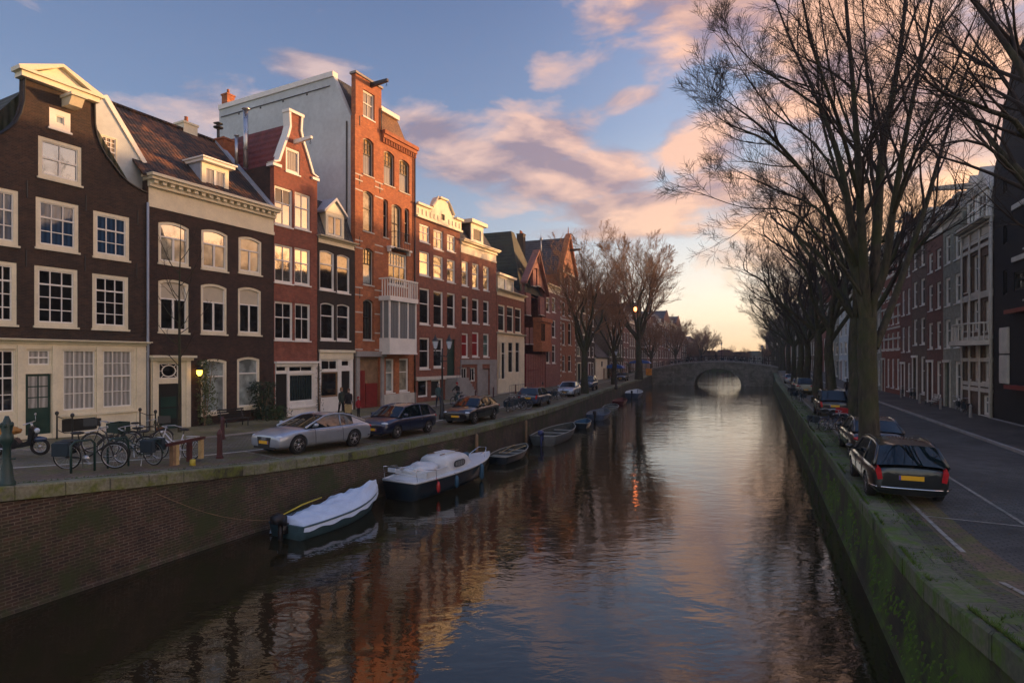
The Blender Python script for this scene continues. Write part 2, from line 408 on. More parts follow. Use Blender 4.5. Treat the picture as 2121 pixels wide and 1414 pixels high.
# quay walls: brick face, coping
def quay_wall(label, side, mat):
    root = empty('canal_wall', (quayL(0) if side < 0 else wallR(0), 0, 0)); tag(root, label, 'canal wall')
    ox = root.location.x
    yy = [y for y in ys if -20 <= y <= 450]
    zf = zL if side < 0 else zR; q = quayL if side < 0 else wallR
    vs = []; uv = []; u = 0; last = None; rows = [-.8, 0, .12, .8, 1.3]
    for Y in yy:
        X = q(Y); p = Vector((X, Y)); u += (p - last).length if last else 0; last = p
        zt = zf(X, Y) - .02 - .28
        for k, r in enumerate(rows):
            z = r if k < 4 else zt
            if k == 3: z = .12 + (zt - .12) * .5
            batter = (.10 * (1 - max(0, z) / 2)) * (-1 if side > 0 else 1)
            if k <= 1: batter += .05 * (-1 if side > 0 else 1)
            vs.append((X - ox + batter, Y, z)); uv.append((u, z))
    n = len(rows); b = MB(); fs = [(i * n + k, i * n + k + 1, (i + 1) * n + k + 1, (i + 1) * n + k) for i in range(len(yy) - 1) for k in range(n - 1)]
    b.add(vs, fs); o = b.build('brick_face', mat, root)
    ul = o.data.uv_layers.new(name='UVMap')
    for lp in o.data.loops: ul.data[lp.index].uv = uv[lp.vertex_index]
    # coping slabs
    b = MB(); sgn = 1 if side < 0 else -1
    Y = 1.0
    while Y < 170:
        L_ = 1.35 if Y < 60 else 4
        Y2 = Y + L_ - .015
        vs = []
        for yv in (Y, Y2):
            X = q(yv); z = zf(X, yv); e = rnd.uniform(-.008, .008)
            for dx, dz in ((.07, -.28), (.07, .0), (.04, .035), (-.56, .035), (-.56, -.28)):
                vs.append((X - ox + dx * sgn + e, yv, z + dz + e))
        b.add(vs, [(0, 1, 6, 5), (1, 2, 7, 6), (2, 3, 8, 7), (3, 4, 9, 8), (4, 0, 5, 9), (0, 4, 3, 2, 1), (5, 6, 7, 8, 9)])
        Y += L_
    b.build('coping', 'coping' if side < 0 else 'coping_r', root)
    return root
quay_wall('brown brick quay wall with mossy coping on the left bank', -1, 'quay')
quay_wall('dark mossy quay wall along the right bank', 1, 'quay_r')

# ------------------------------------------------------------------ water
m, N, L, b = newmat('canal_water')
v = coord(N)
mp = N.new('ShaderNodeMapping'); mp.inputs['Rotation'].default_value = (0, 0, math.radians(-12)); mp.inputs['Scale'].default_value = (.55, 1.0, 1); L.new(v, mp.inputs[0])
n1 = noise_n(N, L, mp.outputs[0], 1.1, 3, .5, .6)
n2 = noise_n(N, L, mp.outputs[0], 4.2, 3, .55, .4)
n3 = noise_n(N, L, mp.outputs[0], 15, 2, .5)
big = noise_n(N, L, v, .09, 3)
amp = ramp(N, L, big, [(.35, .45), (.65, 1.0)])
h = mth(N, L, 'ADD', mth(N, L, 'ADD', mth(N, L, 'MULTIPLY', n1, 1.0), mth(N, L, 'MULTIPLY', n2, .34)), mth(N, L, 'MULTIPLY', n3, .03))
sy_ = N.new('ShaderNodeSeparateXYZ'); L.new(v, sy_.inputs[0])   # the breeze ruffles the open reach before the bridge more than the lee water
h = mth(N, L, 'MULTIPLY', mth(N, L, 'MULTIPLY', h, amp), mth(N, L, 'ADD', 1.0, mth(N, L, 'MULTIPLY', mth(N, L, 'DIVIDE', mth(N, L, 'SUBTRACT', sy_.outputs[1], 30.0), 70.0, True), 1.6)))
b.inputs['Base Color'].default_value = (.022, .017, .007, 1); b.inputs['Roughness'].default_value = .03; b.inputs['IOR'].default_value = 1.75
bump(N, L, b, h, .32, .062)
M['water'] = m
bw = MB(); bw.add([(-80, -60, 0), (60, -60, 0), (400, 700, 0), (0, 700, 0)], [(0, 1, 2, 3)])
tag(bw.build('water', 'water'), 'dark rippled canal water', kind='structure')
bw = MB(); bw.add([(-80, -60, -.9), (60, -60, -.9), (400, 700, -.9), (0, 700, -.9)], [(0, 1, 2, 3)])
tag(bw.build('canal_bed', 'earth'), 'canal bed', kind='structure')

# ------------------------------------------------------------------ sky
w = bpy.data.worlds.new('World'); sc.world = w; w.use_nodes = True
N, L = w.node_tree.nodes, w.node_tree.links
for n in list(N): N.remove(n)
wo = N.new('ShaderNodeOutputWorld'); bg = N.new('ShaderNodeBackground'); L.new(bg.outputs[0], wo.inputs[0])
SUN_AZ, SUN_EL = 62.0, 3.5
sky = N.new('ShaderNodeTexSky'); sky.sky_type = 'NISHITA'; sky.sun_disc = False
sky.sun_elevation = math.radians(SUN_EL); sky.sun_rotation = math.radians(SUN_AZ)
d = N.new('ShaderNodeTexCoord').outputs['Generated']
sp = N.new('ShaderNodeSeparateXYZ'); L.new(d, sp.inputs[0])
def A(op, a, b=None, cl=False): return mth(N, L, op, a, b, cl)
az = A('MULTIPLY', A('ARCTAN2', sp.outputs[0], sp.outputs[1]), 180 / PI)     # 0 = ahead, + = right
el = A('MULTIPLY', A('ARCSINE', sp.outputs[2]), 180 / PI)
# clear sky colour by elevation, cool side and sunset side
cool = ramp(N, L, A('DIVIDE', el, 60.0, True), [(0, (.50, .46, .42)), (.10, (.40, .43, .47)), (.22, (.27, .35, .50)), (.36, (.145, .225, .41)), (.55, (.085, .145, .31)), (1, (.08, .13, .31))])
warm = ramp(N, L, A('DIVIDE', el, 60.0, True), [(0, (.95, .68, .42)), (.035, (.96, .79, .60)), (.10, (.86, .80, .72)), (.20, (.54, .60, .68)), (.36, (.27, .36, .56)), (.55, (.14, .21, .43)), (1, (.09, .15, .36))])
def gauss(c, wdt, src):
    t = A('DIVIDE', A('SUBTRACT', src, c), wdt); return A('EXPONENT', A('MULTIPLY', A('MULTIPLY', t, t), -1.0))
wf = A('ADD', gauss(21, 15, az), gauss(62, 34, az), True)
base = mixc(N, L, wf, cool, warm)
# clouds: soft noise, gathered where the sky holds cloud banks
# flattened-plane cloud coordinates
den = A('ADD', A('MAXIMUM', sp.outputs[2], 0.0), .16)
cv = N.new('ShaderNodeCombineXYZ'); L.new(A('DIVIDE', sp.outputs[0], den), cv.inputs[0]); L.new(A('DIVIDE', sp.outputs[1], den), cv.inputs[1])
mpc = N.new('ShaderNodeMapping'); mpc.inputs['Scale'].default_value = (1, 1, 2.6); mpc.inputs['Location'].default_value = (3.1, .7, 1.9)
L.new(d, mpc.inputs[0])
cn = noise_n(N, L, mpc.outputs[0], 5.2, 9, .60, .3)
cn2 = noise_n(N, L, mpc.outputs[0], 13, 6, .6, .2)
cnn = A('ADD', A('MULTIPLY', cn, .8), A('MULTIPLY', cn2, .2))
banks = [(-19.5, 25.2, 4.2, 1.6, .85), (-24.5, 21.2, 7, 2.6, .62), (-33, 19, 7, 2, .35), (-8.5, 21.3, 5, 2.2, .8), (-3, 18.6, 8, 2.6, .9), (2.5, 20.4, 5, 2.6, 1.0), (5.5, 17.2, 9, 2.6, 1.0), (11.5, 14.2, 8, 2.0, 1.0), (18, 19.3, 4.5, 2.8, .95), (19.5, 15.5, 6, 2.4, .8), (10, 12.2, 9, 1.2, .75),
         (20, 29, 8, 4, 1.0), (13, 31.5, 6, 2.5, .8), (3, 26.6, 2.5, 1.5, .5), (30, 24, 9, 8, .95), (38, 16, 10, 12, .95), (27, 13, 8, 6, .85), (-42, 16, 4, 1.5, .55), (14, 23.7, 5, 1.2, .5),
         (60, 20, 18, 16, .9), (-70, 24, 18, 7, .8), (150, 25, 40, 9, .9), (-130, 22, 30, 8, .8)]
bsum = None
for (ca, ce, wa, we, k) in banks:
    g = A('MULTIPLY', A('MULTIPLY', gauss(ca, wa, az), gauss(ce, we, el)), k)
    bsum = g if bsum is None else A('MAXIMUM', bsum, g)
cm = A('ADD', cnn, A('MULTIPLY', bsum, .385))
cmask = ramp(N, L, cm, [(.60, 0.0), (.68, .5), (.78, 1.0)])
thick = ramp(N, L, cm, [(.66, 0.0), (.86, 1.0)])
# sunlit rim vs. mauve belly
mpl = N.new('ShaderNodeMapping'); mpl.inputs['Scale'].default_value = (1, 1, 2.6); mpl.inputs['Location'].default_value = (3.06, .69, 2.02); L.new(d, mpl.inputs[0])
cup = noise_n(N, L, mpl.outputs[0], 5.2, 5, .5, .3)
lit = A('ADD', A('MULTIPLY', A('SUBTRACT', cn, cup), 5.0), .52, True)
side = A('ADD', A('DIVIDE', az, 50.0), .35, True)
belly = mixc(N, L, side, (.215, .185, .275), (.35, .205, .245))
rim = mixc(N, L, side, (.62, .45, .44), (1.0, .52, .32))
ccol = mixc(N, L, lit, belly, rim)
lowg = A('SUBTRACT', 1.0, A('DIVIDE', el, 16.0, True))
ccol = mixc(N, L, A('MULTIPLY', lowg, .6), ccol, (1.0, .66, .38))
skyc = mixc(N, L, cmask, base, ccol)
# glow of the setting sun, outside the view to the right
gl = A('MULTIPLY', gauss(SUN_AZ + 4, 24, az), gauss(3, 11, el))
skyc = mixc(N, L, A('MULTIPLY', gl, .9), skyc, (3.4, 1.7, .62))
# unseen sky to the sides and behind: brightness added to light the facades
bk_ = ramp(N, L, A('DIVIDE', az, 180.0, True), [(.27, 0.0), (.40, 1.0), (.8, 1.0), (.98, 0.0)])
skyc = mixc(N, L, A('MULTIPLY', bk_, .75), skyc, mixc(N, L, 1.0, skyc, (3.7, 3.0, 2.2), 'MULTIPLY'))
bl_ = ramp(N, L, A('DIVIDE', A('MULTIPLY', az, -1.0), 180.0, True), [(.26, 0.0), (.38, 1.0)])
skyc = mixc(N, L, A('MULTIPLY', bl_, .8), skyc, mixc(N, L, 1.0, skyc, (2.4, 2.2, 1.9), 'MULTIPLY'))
nis = mixc(N, L, 1.0, sky.outputs[0], (.06, .06, .06), 'MULTIPLY')
skyc = mixc(N, L, 1.0, skyc, nis, 'ADD')
# below the horizon: dull earth
skyc = mixc(N, L, A('GREATER_THAN', A('MULTIPLY', el, -1.0), .5), skyc, (.06, .06, .05))
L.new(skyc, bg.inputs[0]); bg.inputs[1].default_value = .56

sl = bpy.data.lights.new('sun', 'SUN'); sl.energy = 4.3; sl.angle = math.radians(.6); sl.color = (1, .53, .23)
so = bpy.data.objects.new('sun', sl); COL.objects.link(so)
a_, e_ = math.radians(SUN_AZ), math.radians(SUN_EL)
sd = Vector((math.sin(a_) * math.cos(e_), math.cos(a_) * math.cos(e_), math.sin(e_)))
so.rotation_euler = (-sd).to_track_quat('-Z', 'Y').to_euler(); so.location = (60, 30, 60)

# evening air: one closed box of thin even haze
hm, HN, HL, hb = newmat('haze_air')
for n_ in list(HN):
    if n_.type == 'BSDF_PRINCIPLED': HN.remove(n_)
pv = HN.new('ShaderNodeVolumePrincipled'); pv.inputs['Color'].default_value = (1, .90, .78, 1); pv.inputs['Density'].default_value = HAZE; pv.inputs['Anisotropy'].default_value = .25
HL.new(pv.outputs[0], [n_ for n_ in HN if n_.type == 'OUTPUT_MATERIAL'][0].inputs['Volume'])
if HAZE > 0:
    q = MB(); q.box(-720, -80, -2, 900, 720, 42); tag(q.build('haze', hm), 'thin evening haze over the canal', 'haze', kind='stuff')
cam = bpy.data.cameras.new('camera'); co = bpy.data.objects.new('camera', cam); COL.objects.link(co); sc.camera = co
co.location = (0, 0, CZ); co.rotation_euler = (math.radians(90), 0, 0)
cam.sensor_width = 36; cam.lens = 36 * F / 2121; cam.shift_y = (HY - 707) / 2121; cam.clip_end = 3000; cam.clip_start = .1
sc.view_settings.view_transform = 'Standard'; sc.view_settings.look = 'None'; sc.view_settings.exposure = .9; sc.view_settings.gamma = 1
sc.render.engine = 'CYCLES'; sc.cycles.use_denoising = True; sc.cycles.max_bounces = 6; sc.cycles.sample_clamp_indirect = 4
sc.cycles.use_adaptive_sampling = True; sc.cycles.adaptive_threshold = .02
# ------------------------------------------------------------------ houses
def on_line(fac, px):
    lo, hi = 5.0, 600.0
    r = (px - CX) / F; f = lambda Y: fac(Y) - r * Y
    s0 = f(lo) > 0
    for _ in range(60):
        mid = (lo + hi) / 2
        if (f(mid) > 0) == s0: lo = mid
        else: hi = mid
    return ((fac(lo)), lo)
class House:
    def __init__(s, name, label, pxL, pxR, side=-1, depth=10.0, group=None, set_back=0):
        fac = facL if side < 0 else facR
        a = Vector(on_line(fac, pxL)); b = Vector(on_line(fac, pxR)); s.O = a; s.x = (b - a).normalized(); s.W = (b - a).length
        s.y = Vector((-s.x.y, s.x.x)); s.D = depth; s.z0 = 1.9
        s.root = empty(name, (a.x, a.y, s.z0), math.atan2(s.x.y, s.x.x)); tag(s.root, label, 'house', group)
        s.holes = []; s.pxL = pxL; s.pxR = pxR
    def s_(s, px, off=0):
        r = (px - CX) / F; # O.x + x.x*t + y.x*off = r*(O.y + x.y*t + y.y*off)
        return (r * (s.O.y + s.y.y * off) - s.O.x - s.y.x * off) / (s.x.x - r * s.x.y)
    def z_(s, px, py, off=0):
        t = s.s_(px, off); Y = s.O.y + s.x.y * t + s.y.y * off
        return CZ + (HY - py) / F * Y - s.z0
    def p(s, px, py, off=0): return (s.s_(px, off), s.z_(px, py, off))
    def yz(s, px, py, s0):
        r = (px - CX) / F
        d = (r * (s.O.y + s.x.y * s0) - s.O.x - s.x.x * s0) / (s.y.x - r * s.y.y)
        Y = s.O.y + s.x.y * s0 + s.y.y * d
        return (d, CZ + (HY - py) / F * Y - s.z0)
    def win(s, px0, px1, pt, pb, target=None, **k):
        pm_ = (px0 + px1) / 2
        r = (s.s_(px0), s.s_(px1), s.z_(pm_, pb), s.z_(pm_, pt))
        return s.win_m(*sorted(r[:2]), r[2], r[3], target, **k)
    def win_m(s, s0, s1, z0, z1, target=None, **k):
        pts = arch_pts(s0, s1, z0, z1, k.get('arch', 0))
        (s.holes if target is None else target).append(pts)
        return window(s.root, s0, s1, z0, z1, **k)
    def wall(s, outline, mat, name='wall', y0=0, y1=.34, holes=None):
        b = MB(); hs = s.holes if holes is None else holes
        b.prism(outline, y0, y1, 'y', 0, hs); return b.build(name, mat, s.root)
    def shell(s, mat, zt, y0=.34, inset=0.0, name='side_wall', D=None, s0=0, s1=None):
        s1 = s.W if s1 is None else s1; D = D or s.D
        b = MB(); b.box(s0 + .01, y0, -.9, s0 + .31, D, zt); b.box(s1 - .31, y0, -.9, s1 - .01, D, zt); b.box(s0 + .31, D - .3, -.9, s1 - .31, D, zt)
        b.box(s0 + .31, y0 + .6, zt - .25, s1 - .31, D - .3, zt - .05)
        return b.build(name, mat, s.root)
def arch_pts(s0, s1, z0, z1, a=0):
    if not a: return [(s0, z0), (s1, z0), (s1, z1), (s0, z1)]
    c = (s0 + s1) / 2; h = (s1 - s0) / 2; n = 8
    top = [(c + h * math.cos(PI * i / n) , z1 - a + a * math.sin(PI * i / n) ** .8 if a > .5 * h else z1 - a + a * (1 - (math.cos(PI * i / n)) ** 2)) for i in range(n + 1)]
    return [(s0, z0), (s1, z0)] + top
def window(root, s0, s1, z0, z1, cols=2, tr=1, br=1, split=.42, arch=0, fw=.10, mat='cream', bar='white', g='g_dark', gt=None, rec=.06, sill=True, tcols=None, mid=0, bt=.035, target=None, name='window', label=None):
    e = .003; b = MB()
    out = arch_pts(s0 + e, s1 - e, z0 + e, z1 - e, arch); inn = arch_pts(s0 + fw, s1 - fw, z0 + fw, z1 - fw, max(0, arch - .02) if arch else 0)
    b.prism(out, rec, rec + .13, 'y', 0, [inn])
    a0, a1, b0, b1 = s0 + fw, s1 - fw, z0 + fw, z1 - fw
    zs = b1 - (b1 - b0) * split if split else b1
    yb0, yb1 = rec + .03, rec + .085
    sw = .045
    if split: b.box(a0, yb0 - .012, zs - .035, a1, yb1, zs + .035, 1)
    b.box(a0, yb0, b0, a0 + sw, yb1 - .002, b1 - arch, 1); b.box(a1 - sw, yb0, b0, a1, yb1 - .002, b1 - arch, 1); b.box(a0 + sw, yb0, b0, a1 - sw, yb1 - .004, b0 + .06, 1)
    if not arch: b.box(a0 + sw, yb0, b1 - .045, a1 - sw, yb1 - .004, b1, 1)
    y2 = yb1 - .02
    tc = cols if tcols is None else tcols
    if split:
        for i in range(1, tc):
            x = a0 + (a1 - a0) * i / tc; b.box(x - bt / 2, yb0 + .006, zs + .035, x + bt / 2, y2, b1 - (0 if not arch else arch * .15), 1)
        for j in range(1, tr):
            z = zs + (b1 - zs) * j / tr; b.box(a0 + sw, yb0 + .010, z - bt / 2, a1 - sw, y2, z + bt / 2, 1)
    for i in range(1, cols):
        x = a0 + (a1 - a0) * i / cols; t = bt if not mid else mid; b.box(x - t / 2, yb0 + .006, b0 + .06, x + t / 2, y2, zs - .035, 1)
    for j in range(1, br):
        z = b0 + (zs - b0) * j / br; b.box(a0 + sw, yb0 + .010, z - bt / 2, a1 - sw, y2, z + bt / 2, 1)
    w = b.build(name, [mat, bar], root)
    if label: w['label'] = label
    yp = rec + .078
    def pane(zz0, zz1, gm):
        q = MB(); q.prism(arch_pts(a0 - .02, a1 + .02, zz0, zz1, arch if zz1 > b1 - .01 else 0), yp, yp + .03, 'y'); q.build('pane', gm, w)
    if gt and split: pane(b0 - .02, zs, g); pane(zs + .001, b1 + .02, gt)
    else: pane(b0 - .02, b1 + .02, g)
    if sill:
        q = MB(); q.box(s0 - .05, -.07, z0 - .09, s1 + .05, rec + .12, z0 - .004); q.build('sill', mat if mat in ('cream', 'white', 'ivory') else 'stone_pale', w)
    return w
def cornice(h, s0, s1, z0, z1, proj=.45, mat='cream', dent=0, name='cornice'):
    b = MB(); H_ = z1 - z0
    b.box(s0, -.06, z0, s1, .30, z0 + H_ * .12); b.box(s0 + .04, -.03, z0 + H_ * .12, s1 - .04, .30, z0 + H_ * .62)
    b.box(s0, -proj * .35, z0 + H_ * .62, s1, .30, z0 + H_ * .72)
    b.box(s0 - .06, -proj * .8, z0 + H_ * .82, s1 + .06, .30, z0 + H_ * .91); b.box(s0 - .12, -proj, z0 + H_ * .91, s1 + .12, .32, z1)
    b.box(s0, -proj * .2, z0 + H_ * .72, s1, .30, z0 + H_ * .82)
    if dent:
        n = int((s1 - s0) / dent)
        for i in range(n):
            x = s0 + (s1 - s0) * (i + .5) / n; b.box(x - dent * .25, -proj * .62, z0 + H_ * .715, x + dent * .25, -proj * .19, z0 + H_ * .822)
    return b.build(name, mat, h.root)
def mirrored(right, c):
    """right half of a gable outline, bottom to top, mirrored about s=c"""
    return [(2 * c - a, z) for a, z in right]
def pipe(h, pts, r, mat, name, n=8):
    b = MB(); b.tube(pts, r, n); return b.build(name, mat, h.root, True)
def chimney(h, s, y, z0, z1, w=.6, mat='bk_red', pots=2):
    b = MB(); b.box(s - w / 2, y - w / 2, z0, s + w / 2, y + w / 2, z1 - .12); b.box(s - w / 2 - .06, y - w / 2 - .06, z1 - .12, s + w / 2 + .06, y + w / 2 + .06, z1)
    o = b.build('chimney', mat, h.root)
    for i in range(pots):
        b = MB(); b.lathe([(.11, 0), (.13, .05), (.10, .4), (.12, .45)], 10, (s + (i - (pots - 1) / 2) * .3, y, z1)); b.build('chimney_pot', 'bk_tower', o, True)
    return o
def anchors(h, pts, mat='iron'):
    for i, (px, py) in enumerate(pts):
        s, z = h.p(px, py); b = MB(); b.box(s - .025, -.03, z - .35, s + .025, -.002, z + .35); b.build('wall_anchor', mat, h.root)
def hoist(h, s, z, L_=.9, mat='white', w=.16):
    b = MB(); b.prism([(-L_, z + .02), (-L_, z + w * 1.1), (.1, z + w * 1.2), (.1, z - .1)], s - w / 2, s + w / 2, 'x'); o = b.build('hoist_beam', mat, h.root)
    b = MB(); b.tube([(s, -L_ + .12, z), (s, -L_ + .12, z - .18)], .015, 6); b.ring((s, -L_ + .12, z - .24), .06, .015, 'x', 10, 4); b.build('hook', 'iron', o)
def roof_side(h, prof, s0, s1, mat, name='roof', th=.12):
    """roof with its ridge along the street; prof = (y,z) points"""
    b = MB(); low = [(y, z - th) for y, z in reversed(prof)]
    b.prism(list(prof) + low, s0, s1, 'x'); return b.build(name, mat, h.root)

# ---- 1: dark neck-gabled house, left edge of the picture
h = House('gabled_house', 'dark brown brick house with bell gable and cream pediment, leftmost on the left bank', 2, 303)
sR = h.s_(303); zr = lambda px, py: h.z_(px, py)
sC = (h.s_(50) + h.s_(195)) / 2; sL = 2 * sC - sR
rp = [(303, 400), (285, 391), (266, 379), (249, 363), (235, 344), (221, 326), (209, 306), (201, 284), (196, 258), (195, 210), (195, 203)]
right = [h.p(*q) for q in rp]; ztop = right[-1][1]
outline = [(sL, -.9), (sR, -.9)] + right + list(reversed(mirrored(right, sC)))
K = dict(mat='cream', bar='white', cols=3, tr=1, br=3, split=.27, fw=.16, rec=.02, bt=.04)
h.win(74, 163, 416, 517, g='g_blue', **dict(K, br=2, split=.36)); h.win(193, 268, 443, 535, g='g_blue', **dict(K, br=2, split=.36)); h.win(-40, 38, 388, 504, g='g_blue', **dict(K, br=2, split=.36))
h.win(71, 161, 554, 676, g='g_dark', **K); h.win(191, 266, 570, 681, g='g_dark', **K); h.win(-42, 35, 540, 671, g='g_dark', **K)
h.win(79, 169, 293, 375, cols=2, tr=1, br=1, split=.5, mid=.09, mat='cream', g='g_bright', gt='g_bright', rec=.02, fw=.15)
h.win(102, 146, 229, 269, cols=1, split=0, fw=.24, mat='white', g='g_pale', rec=.0)
# shopfront opening
s0_, s1_ = sL + .15, sR - .05; zt_ = h.z_(150, 716)
h.holes.append([(s0_, -.7), (s1_, -.7), (s1_, zt_), (s0_, zt_)])
h.wall(outline, 'bk_h1')
fh = []
K2 = dict(mat='cream', bar='white', rec=-.06, fw=.07, sill=False, bt=.035)
h.win(126, 198, 722, 851, target=fh, cols=3, tr=2, br=2, split=.45, g='g_curt', **K2)
h.win(209, 274, 723, 845, target=fh, cols=3, tr=2, br=2, split=.45, g='g_curt', **K2)
h.win(53, 105, 722, 759, target=fh, cols=2, split=.5, g='g_curt', **K2)
h.win(-45, 31, 722, 857, target=fh, cols=3, tr=2, br=2, split=.45, g='g_dark', **K2)
for a, c in ((126, 198),):
    fh.append(arch_pts(h.s_(126), h.s_(198), h.z_(162, 892), h.z_(162, 866)))
d0, d1, dz0, dz1 = h.s_(51), h.s_(105), h.z_(78, 899), h.z_(78, 774); fh.append(arch_pts(d0, d1, dz0, dz1))
h.wall([(s0_ + .004, -.69), (s1_ - .004, -.69), (s1_ - .004, zt_ - .004), (s0_ + .004, zt_ - .004)], 'cream', 'shopfront', -.08, .12, fh)
b = MB(); b.box(h.s_(126) - .02, .0, h.z_(162, 894), h.s_(198) + .02, .1, h.z_(162, 864)); b.build('vent_grille', 'black', h.root)
b = MB()
for px in (112, 203, 285, 40): s_ = h.s_(px); b.box(s_ - .11, -.13, -.6, s_ + .11, -.081, zt_ - .02)
for pz in (857,): z_ = h.z_(162, pz); b.box(h.s_(112) + .12, -.16, z_ - .08, sR - .3, -.081, z_ + .02)
b.build('pilaster', 'cream', h.root)
b = MB(); b.box(d0 + .02, .0, dz0, d1 - .02, .05, dz1 - .02); dr = b.build('door', 'dark_green', h.root)
zc = dz0 + (dz1 - dz0) * .42
b = MB()
for i in range(2):
    for j in range(3):
        w_ = (d1 - d0 - .3) / 2; hh = (dz1 - zc - .25) / 3; x = d0 + .12 + i * (w_ + .06); z = zc + .05 + j * (hh + .05); b.box(x, -.012, z, x + w_, -.001, z + hh)
b.build('door_glass', 'g_curt', dr)
cornice(h, sL, sR, h.z_(150, 727), h.z_(150, 704), .35)
b = MB(); b.box(d0 - .3, -1.0, -.7, d1 + .3, -.1, .12); b.box(d0 - .5, -1.4, -.7, d1 + .5, -1.0, -.02); b.build('doorstep', 'stone', h.root)
# pediment
pL, pR = h.s_(38, -.3), h.s_(213, -.3); zb_ = (h.z_(50, 160) + h.z_(205, 210)) / 2; pc = (pL + pR) / 2; zap = h.z_(139, 143)
b = MB(); b.prism([(pL + .25, zb_), (pR - .25, zb_), (pc, zap - .12)], -.16, .3, 'y')
b.box(pL + .12, -.3, zb_ - .12, pR - .12, .3, zb_ + .10); b.box(pL, -.42, zb_ + .10, pR, .32, zb_ + .22)
for sg in (-1, 1):
    e = pL if sg < 0 else pR
    b.prism([(e, zb_ + .22), (e, zb_ + .27), (pc, zap), (pc, zap - .13), (e - sg * .45, zb_ + .223)], -.36, .34, 'y')
b.build('pediment', 'cream', h.root)
s_, z_ = h.p(141, 214); b = MB(); b.box(s_ - .32, -.95, z_ + .1, s_ + .32, 0, z_ + .22); b.prism([(-.85, z_ + .1), (-.6, z_ - .25), (0, z_ - .25), (0, z_ + .1)], s_ - .25, s_ + .25, 'x'); b.build('hoist_beam', 'cream', h.root)
# black edging on the shoulders
b = MB()
for sg in (1, -1):
    q = [(s, -.05, z + .02) if sg > 0 else (2 * sC - s, -.05, z + .02) for s, z in right[:-1]]; b.tube(q, .045, 5); q2 = [(x, .3, z) for x, y, z in q]; b.tube(q2, .045, 5)
    b.build('gable_edging', 'black', h.root); b = MB()
# grey attic screen behind the right shoulder and its white coping
off = .75
sp_ = [h.p(*q, off) for q in ((190, 205), (219, 203), (299, 342), (311, 345), (305, 420), (190, 420))]
b = MB(); b.prism(sp_, off, off + .3, 'y'); o = b.build('attic_screen', 'grey_plaster', h.root)
b = MB(); q = [h.p(*t, off) for t in ((216, 200), (299, 340))]; b.prism([(q[0][0] - .10, q[0][1]), (q[1][0] - .10, q[1][1]), (q[1][0] + .1, q[1][1] + .1), (q[0][0] + .1, q[0][1] + .1)], off - .08, off + .4, 'y'); b.build('coping', 'white', o)
window(o, *[h.s_(206, off), h.s_(240, off), h.z_(222, 345, off), h.z_(222, 283, off)], cols=3, tr=3, br=3, split=.5, fw=.05, rec=off - .1, g='g_gold', sill=False)
ze = right[0][1]; h.shell('bk_h1', ze - .1, s0=sL, s1=sR, D=11)
b = MB(); b.prism([(sL + .2, ze - .2), (sR - .2, ze - .2), (sC + 1.2, ztop - .6), (sC - 1.2, ztop - .6)], .36, 11, 'y'); b.build('roof', 'tile_green', h.root)
anchors(h, [(56, 392), (178, 420), (285, 450), (54, 535), (176, 545), (283, 560)])
pipe(h, [(sR + .02, -.1, h.z_(304, 420)), (sR + .02, -.1, -.3)], .06, 'lead', 'drain_pipe')

# ---- 2: umber brick house with cream cornice
h = House('corniced_house', 'dark umber brick house with deep cream cornice, tiled roof and one dormer', 303.5, 567)
K = dict(mat='cream', bar='white', fw=.13, rec=.03, arch=.16, cols=2, mid=.11, split=.36, tcols=1)
for (a, c, t, bb, g, gt) in ((328, 392, 461, 548, 'g_cream', 'g_bright'), (417, 472, 476, 559, 'g_cream', 'g_bright'), (494, 542, 491, 567, 'g_cream', 'g_cream'),
                             (328, 391, 579, 688, 'g_dark', 'blind'), (416, 470, 588, 691, 'g_dark', 'blind'), (493, 541, 595, 693, 'g_dark', 'blind')):
    h.win(a, c, t, bb, g=g, gt=gt, **K)
K = dict(mat='cream', bar='white', fw=.14, rec=.03, arch=.14, cols=1, split=.3)
h.win(416, 470, 743, 857, g='g_pale', **K); h.win(491, 538, 739, 845, g='g_pale', **K)
# door surround
ph = []
p0, p1 = h.s_(311), h.s_(393); zt_ = h.z_(352, 740); h.holes.append([(p0, -.7), (p1, -.7), (p1, zt_), (p0, zt_)])
zc_ = h.z_(436, 409)
h.wall([(0, -.9), (h.W, -.9), (h.W, zc_), (0, zc_)], 'bk_h2')
h.win(327, 371, 750, 786, target=ph, cols=1, split=0, mat='cream', g='g_dark', rec=-.02, fw=.05, sill=False)
ph.append(arch_pts(h.s_(327), h.s_(371), -.5, h.z_(349, 794)))
h.wall([(p0 + .003, -.69), (p1 - .003, -.69), (p1 - .003, zt_ - .003), (p0 + .003, zt_ - .003)], 'cream', 'door_surround', -.07, .15, ph)
b = MB(); b.box(p0 - .12, -.45, zt_ - .02, p1 + .12, 0, zt_ + .10); b.box(p0 - .05, -.28, zt_ - .16, p1 + .05, -.071, zt_ - .02)
for s_ in (p0 + .16, p1 - .16): b.box(s_ - .12, -.16, -.6, s_ + .12, -.071, zt_ - .16)
b.build('door_hood', 'cream', h.root)
b = MB(); b.box(h.s_(327) + .01, .02, -.5, h.s_(371) - .01, .08, h.z_(349, 795)); dr = b.build('door', 'black', h.root)
b = MB(); s0_, s1_ = h.s_(327), h.s_(371)
for z in (.1, .9, 1.5): b.box(s0_ + .15, -.0, z - .3, s1_ - .15, .018, z + .22)
b.build('door_panel', 'dark_green', dr)
b = MB(); cx_, cz_ = h.p(349, 768); rx, rz = (s1_ - s0_) * .32, (h.z_(349, 750) - h.z_(349, 786)) * .32
pts = [(cx_ + rx * math.cos(t * PI / 12), -.02, cz_ + rz * math.sin(t * PI / 12)) for t in range(25)]; b.tube(pts, .03, 5)
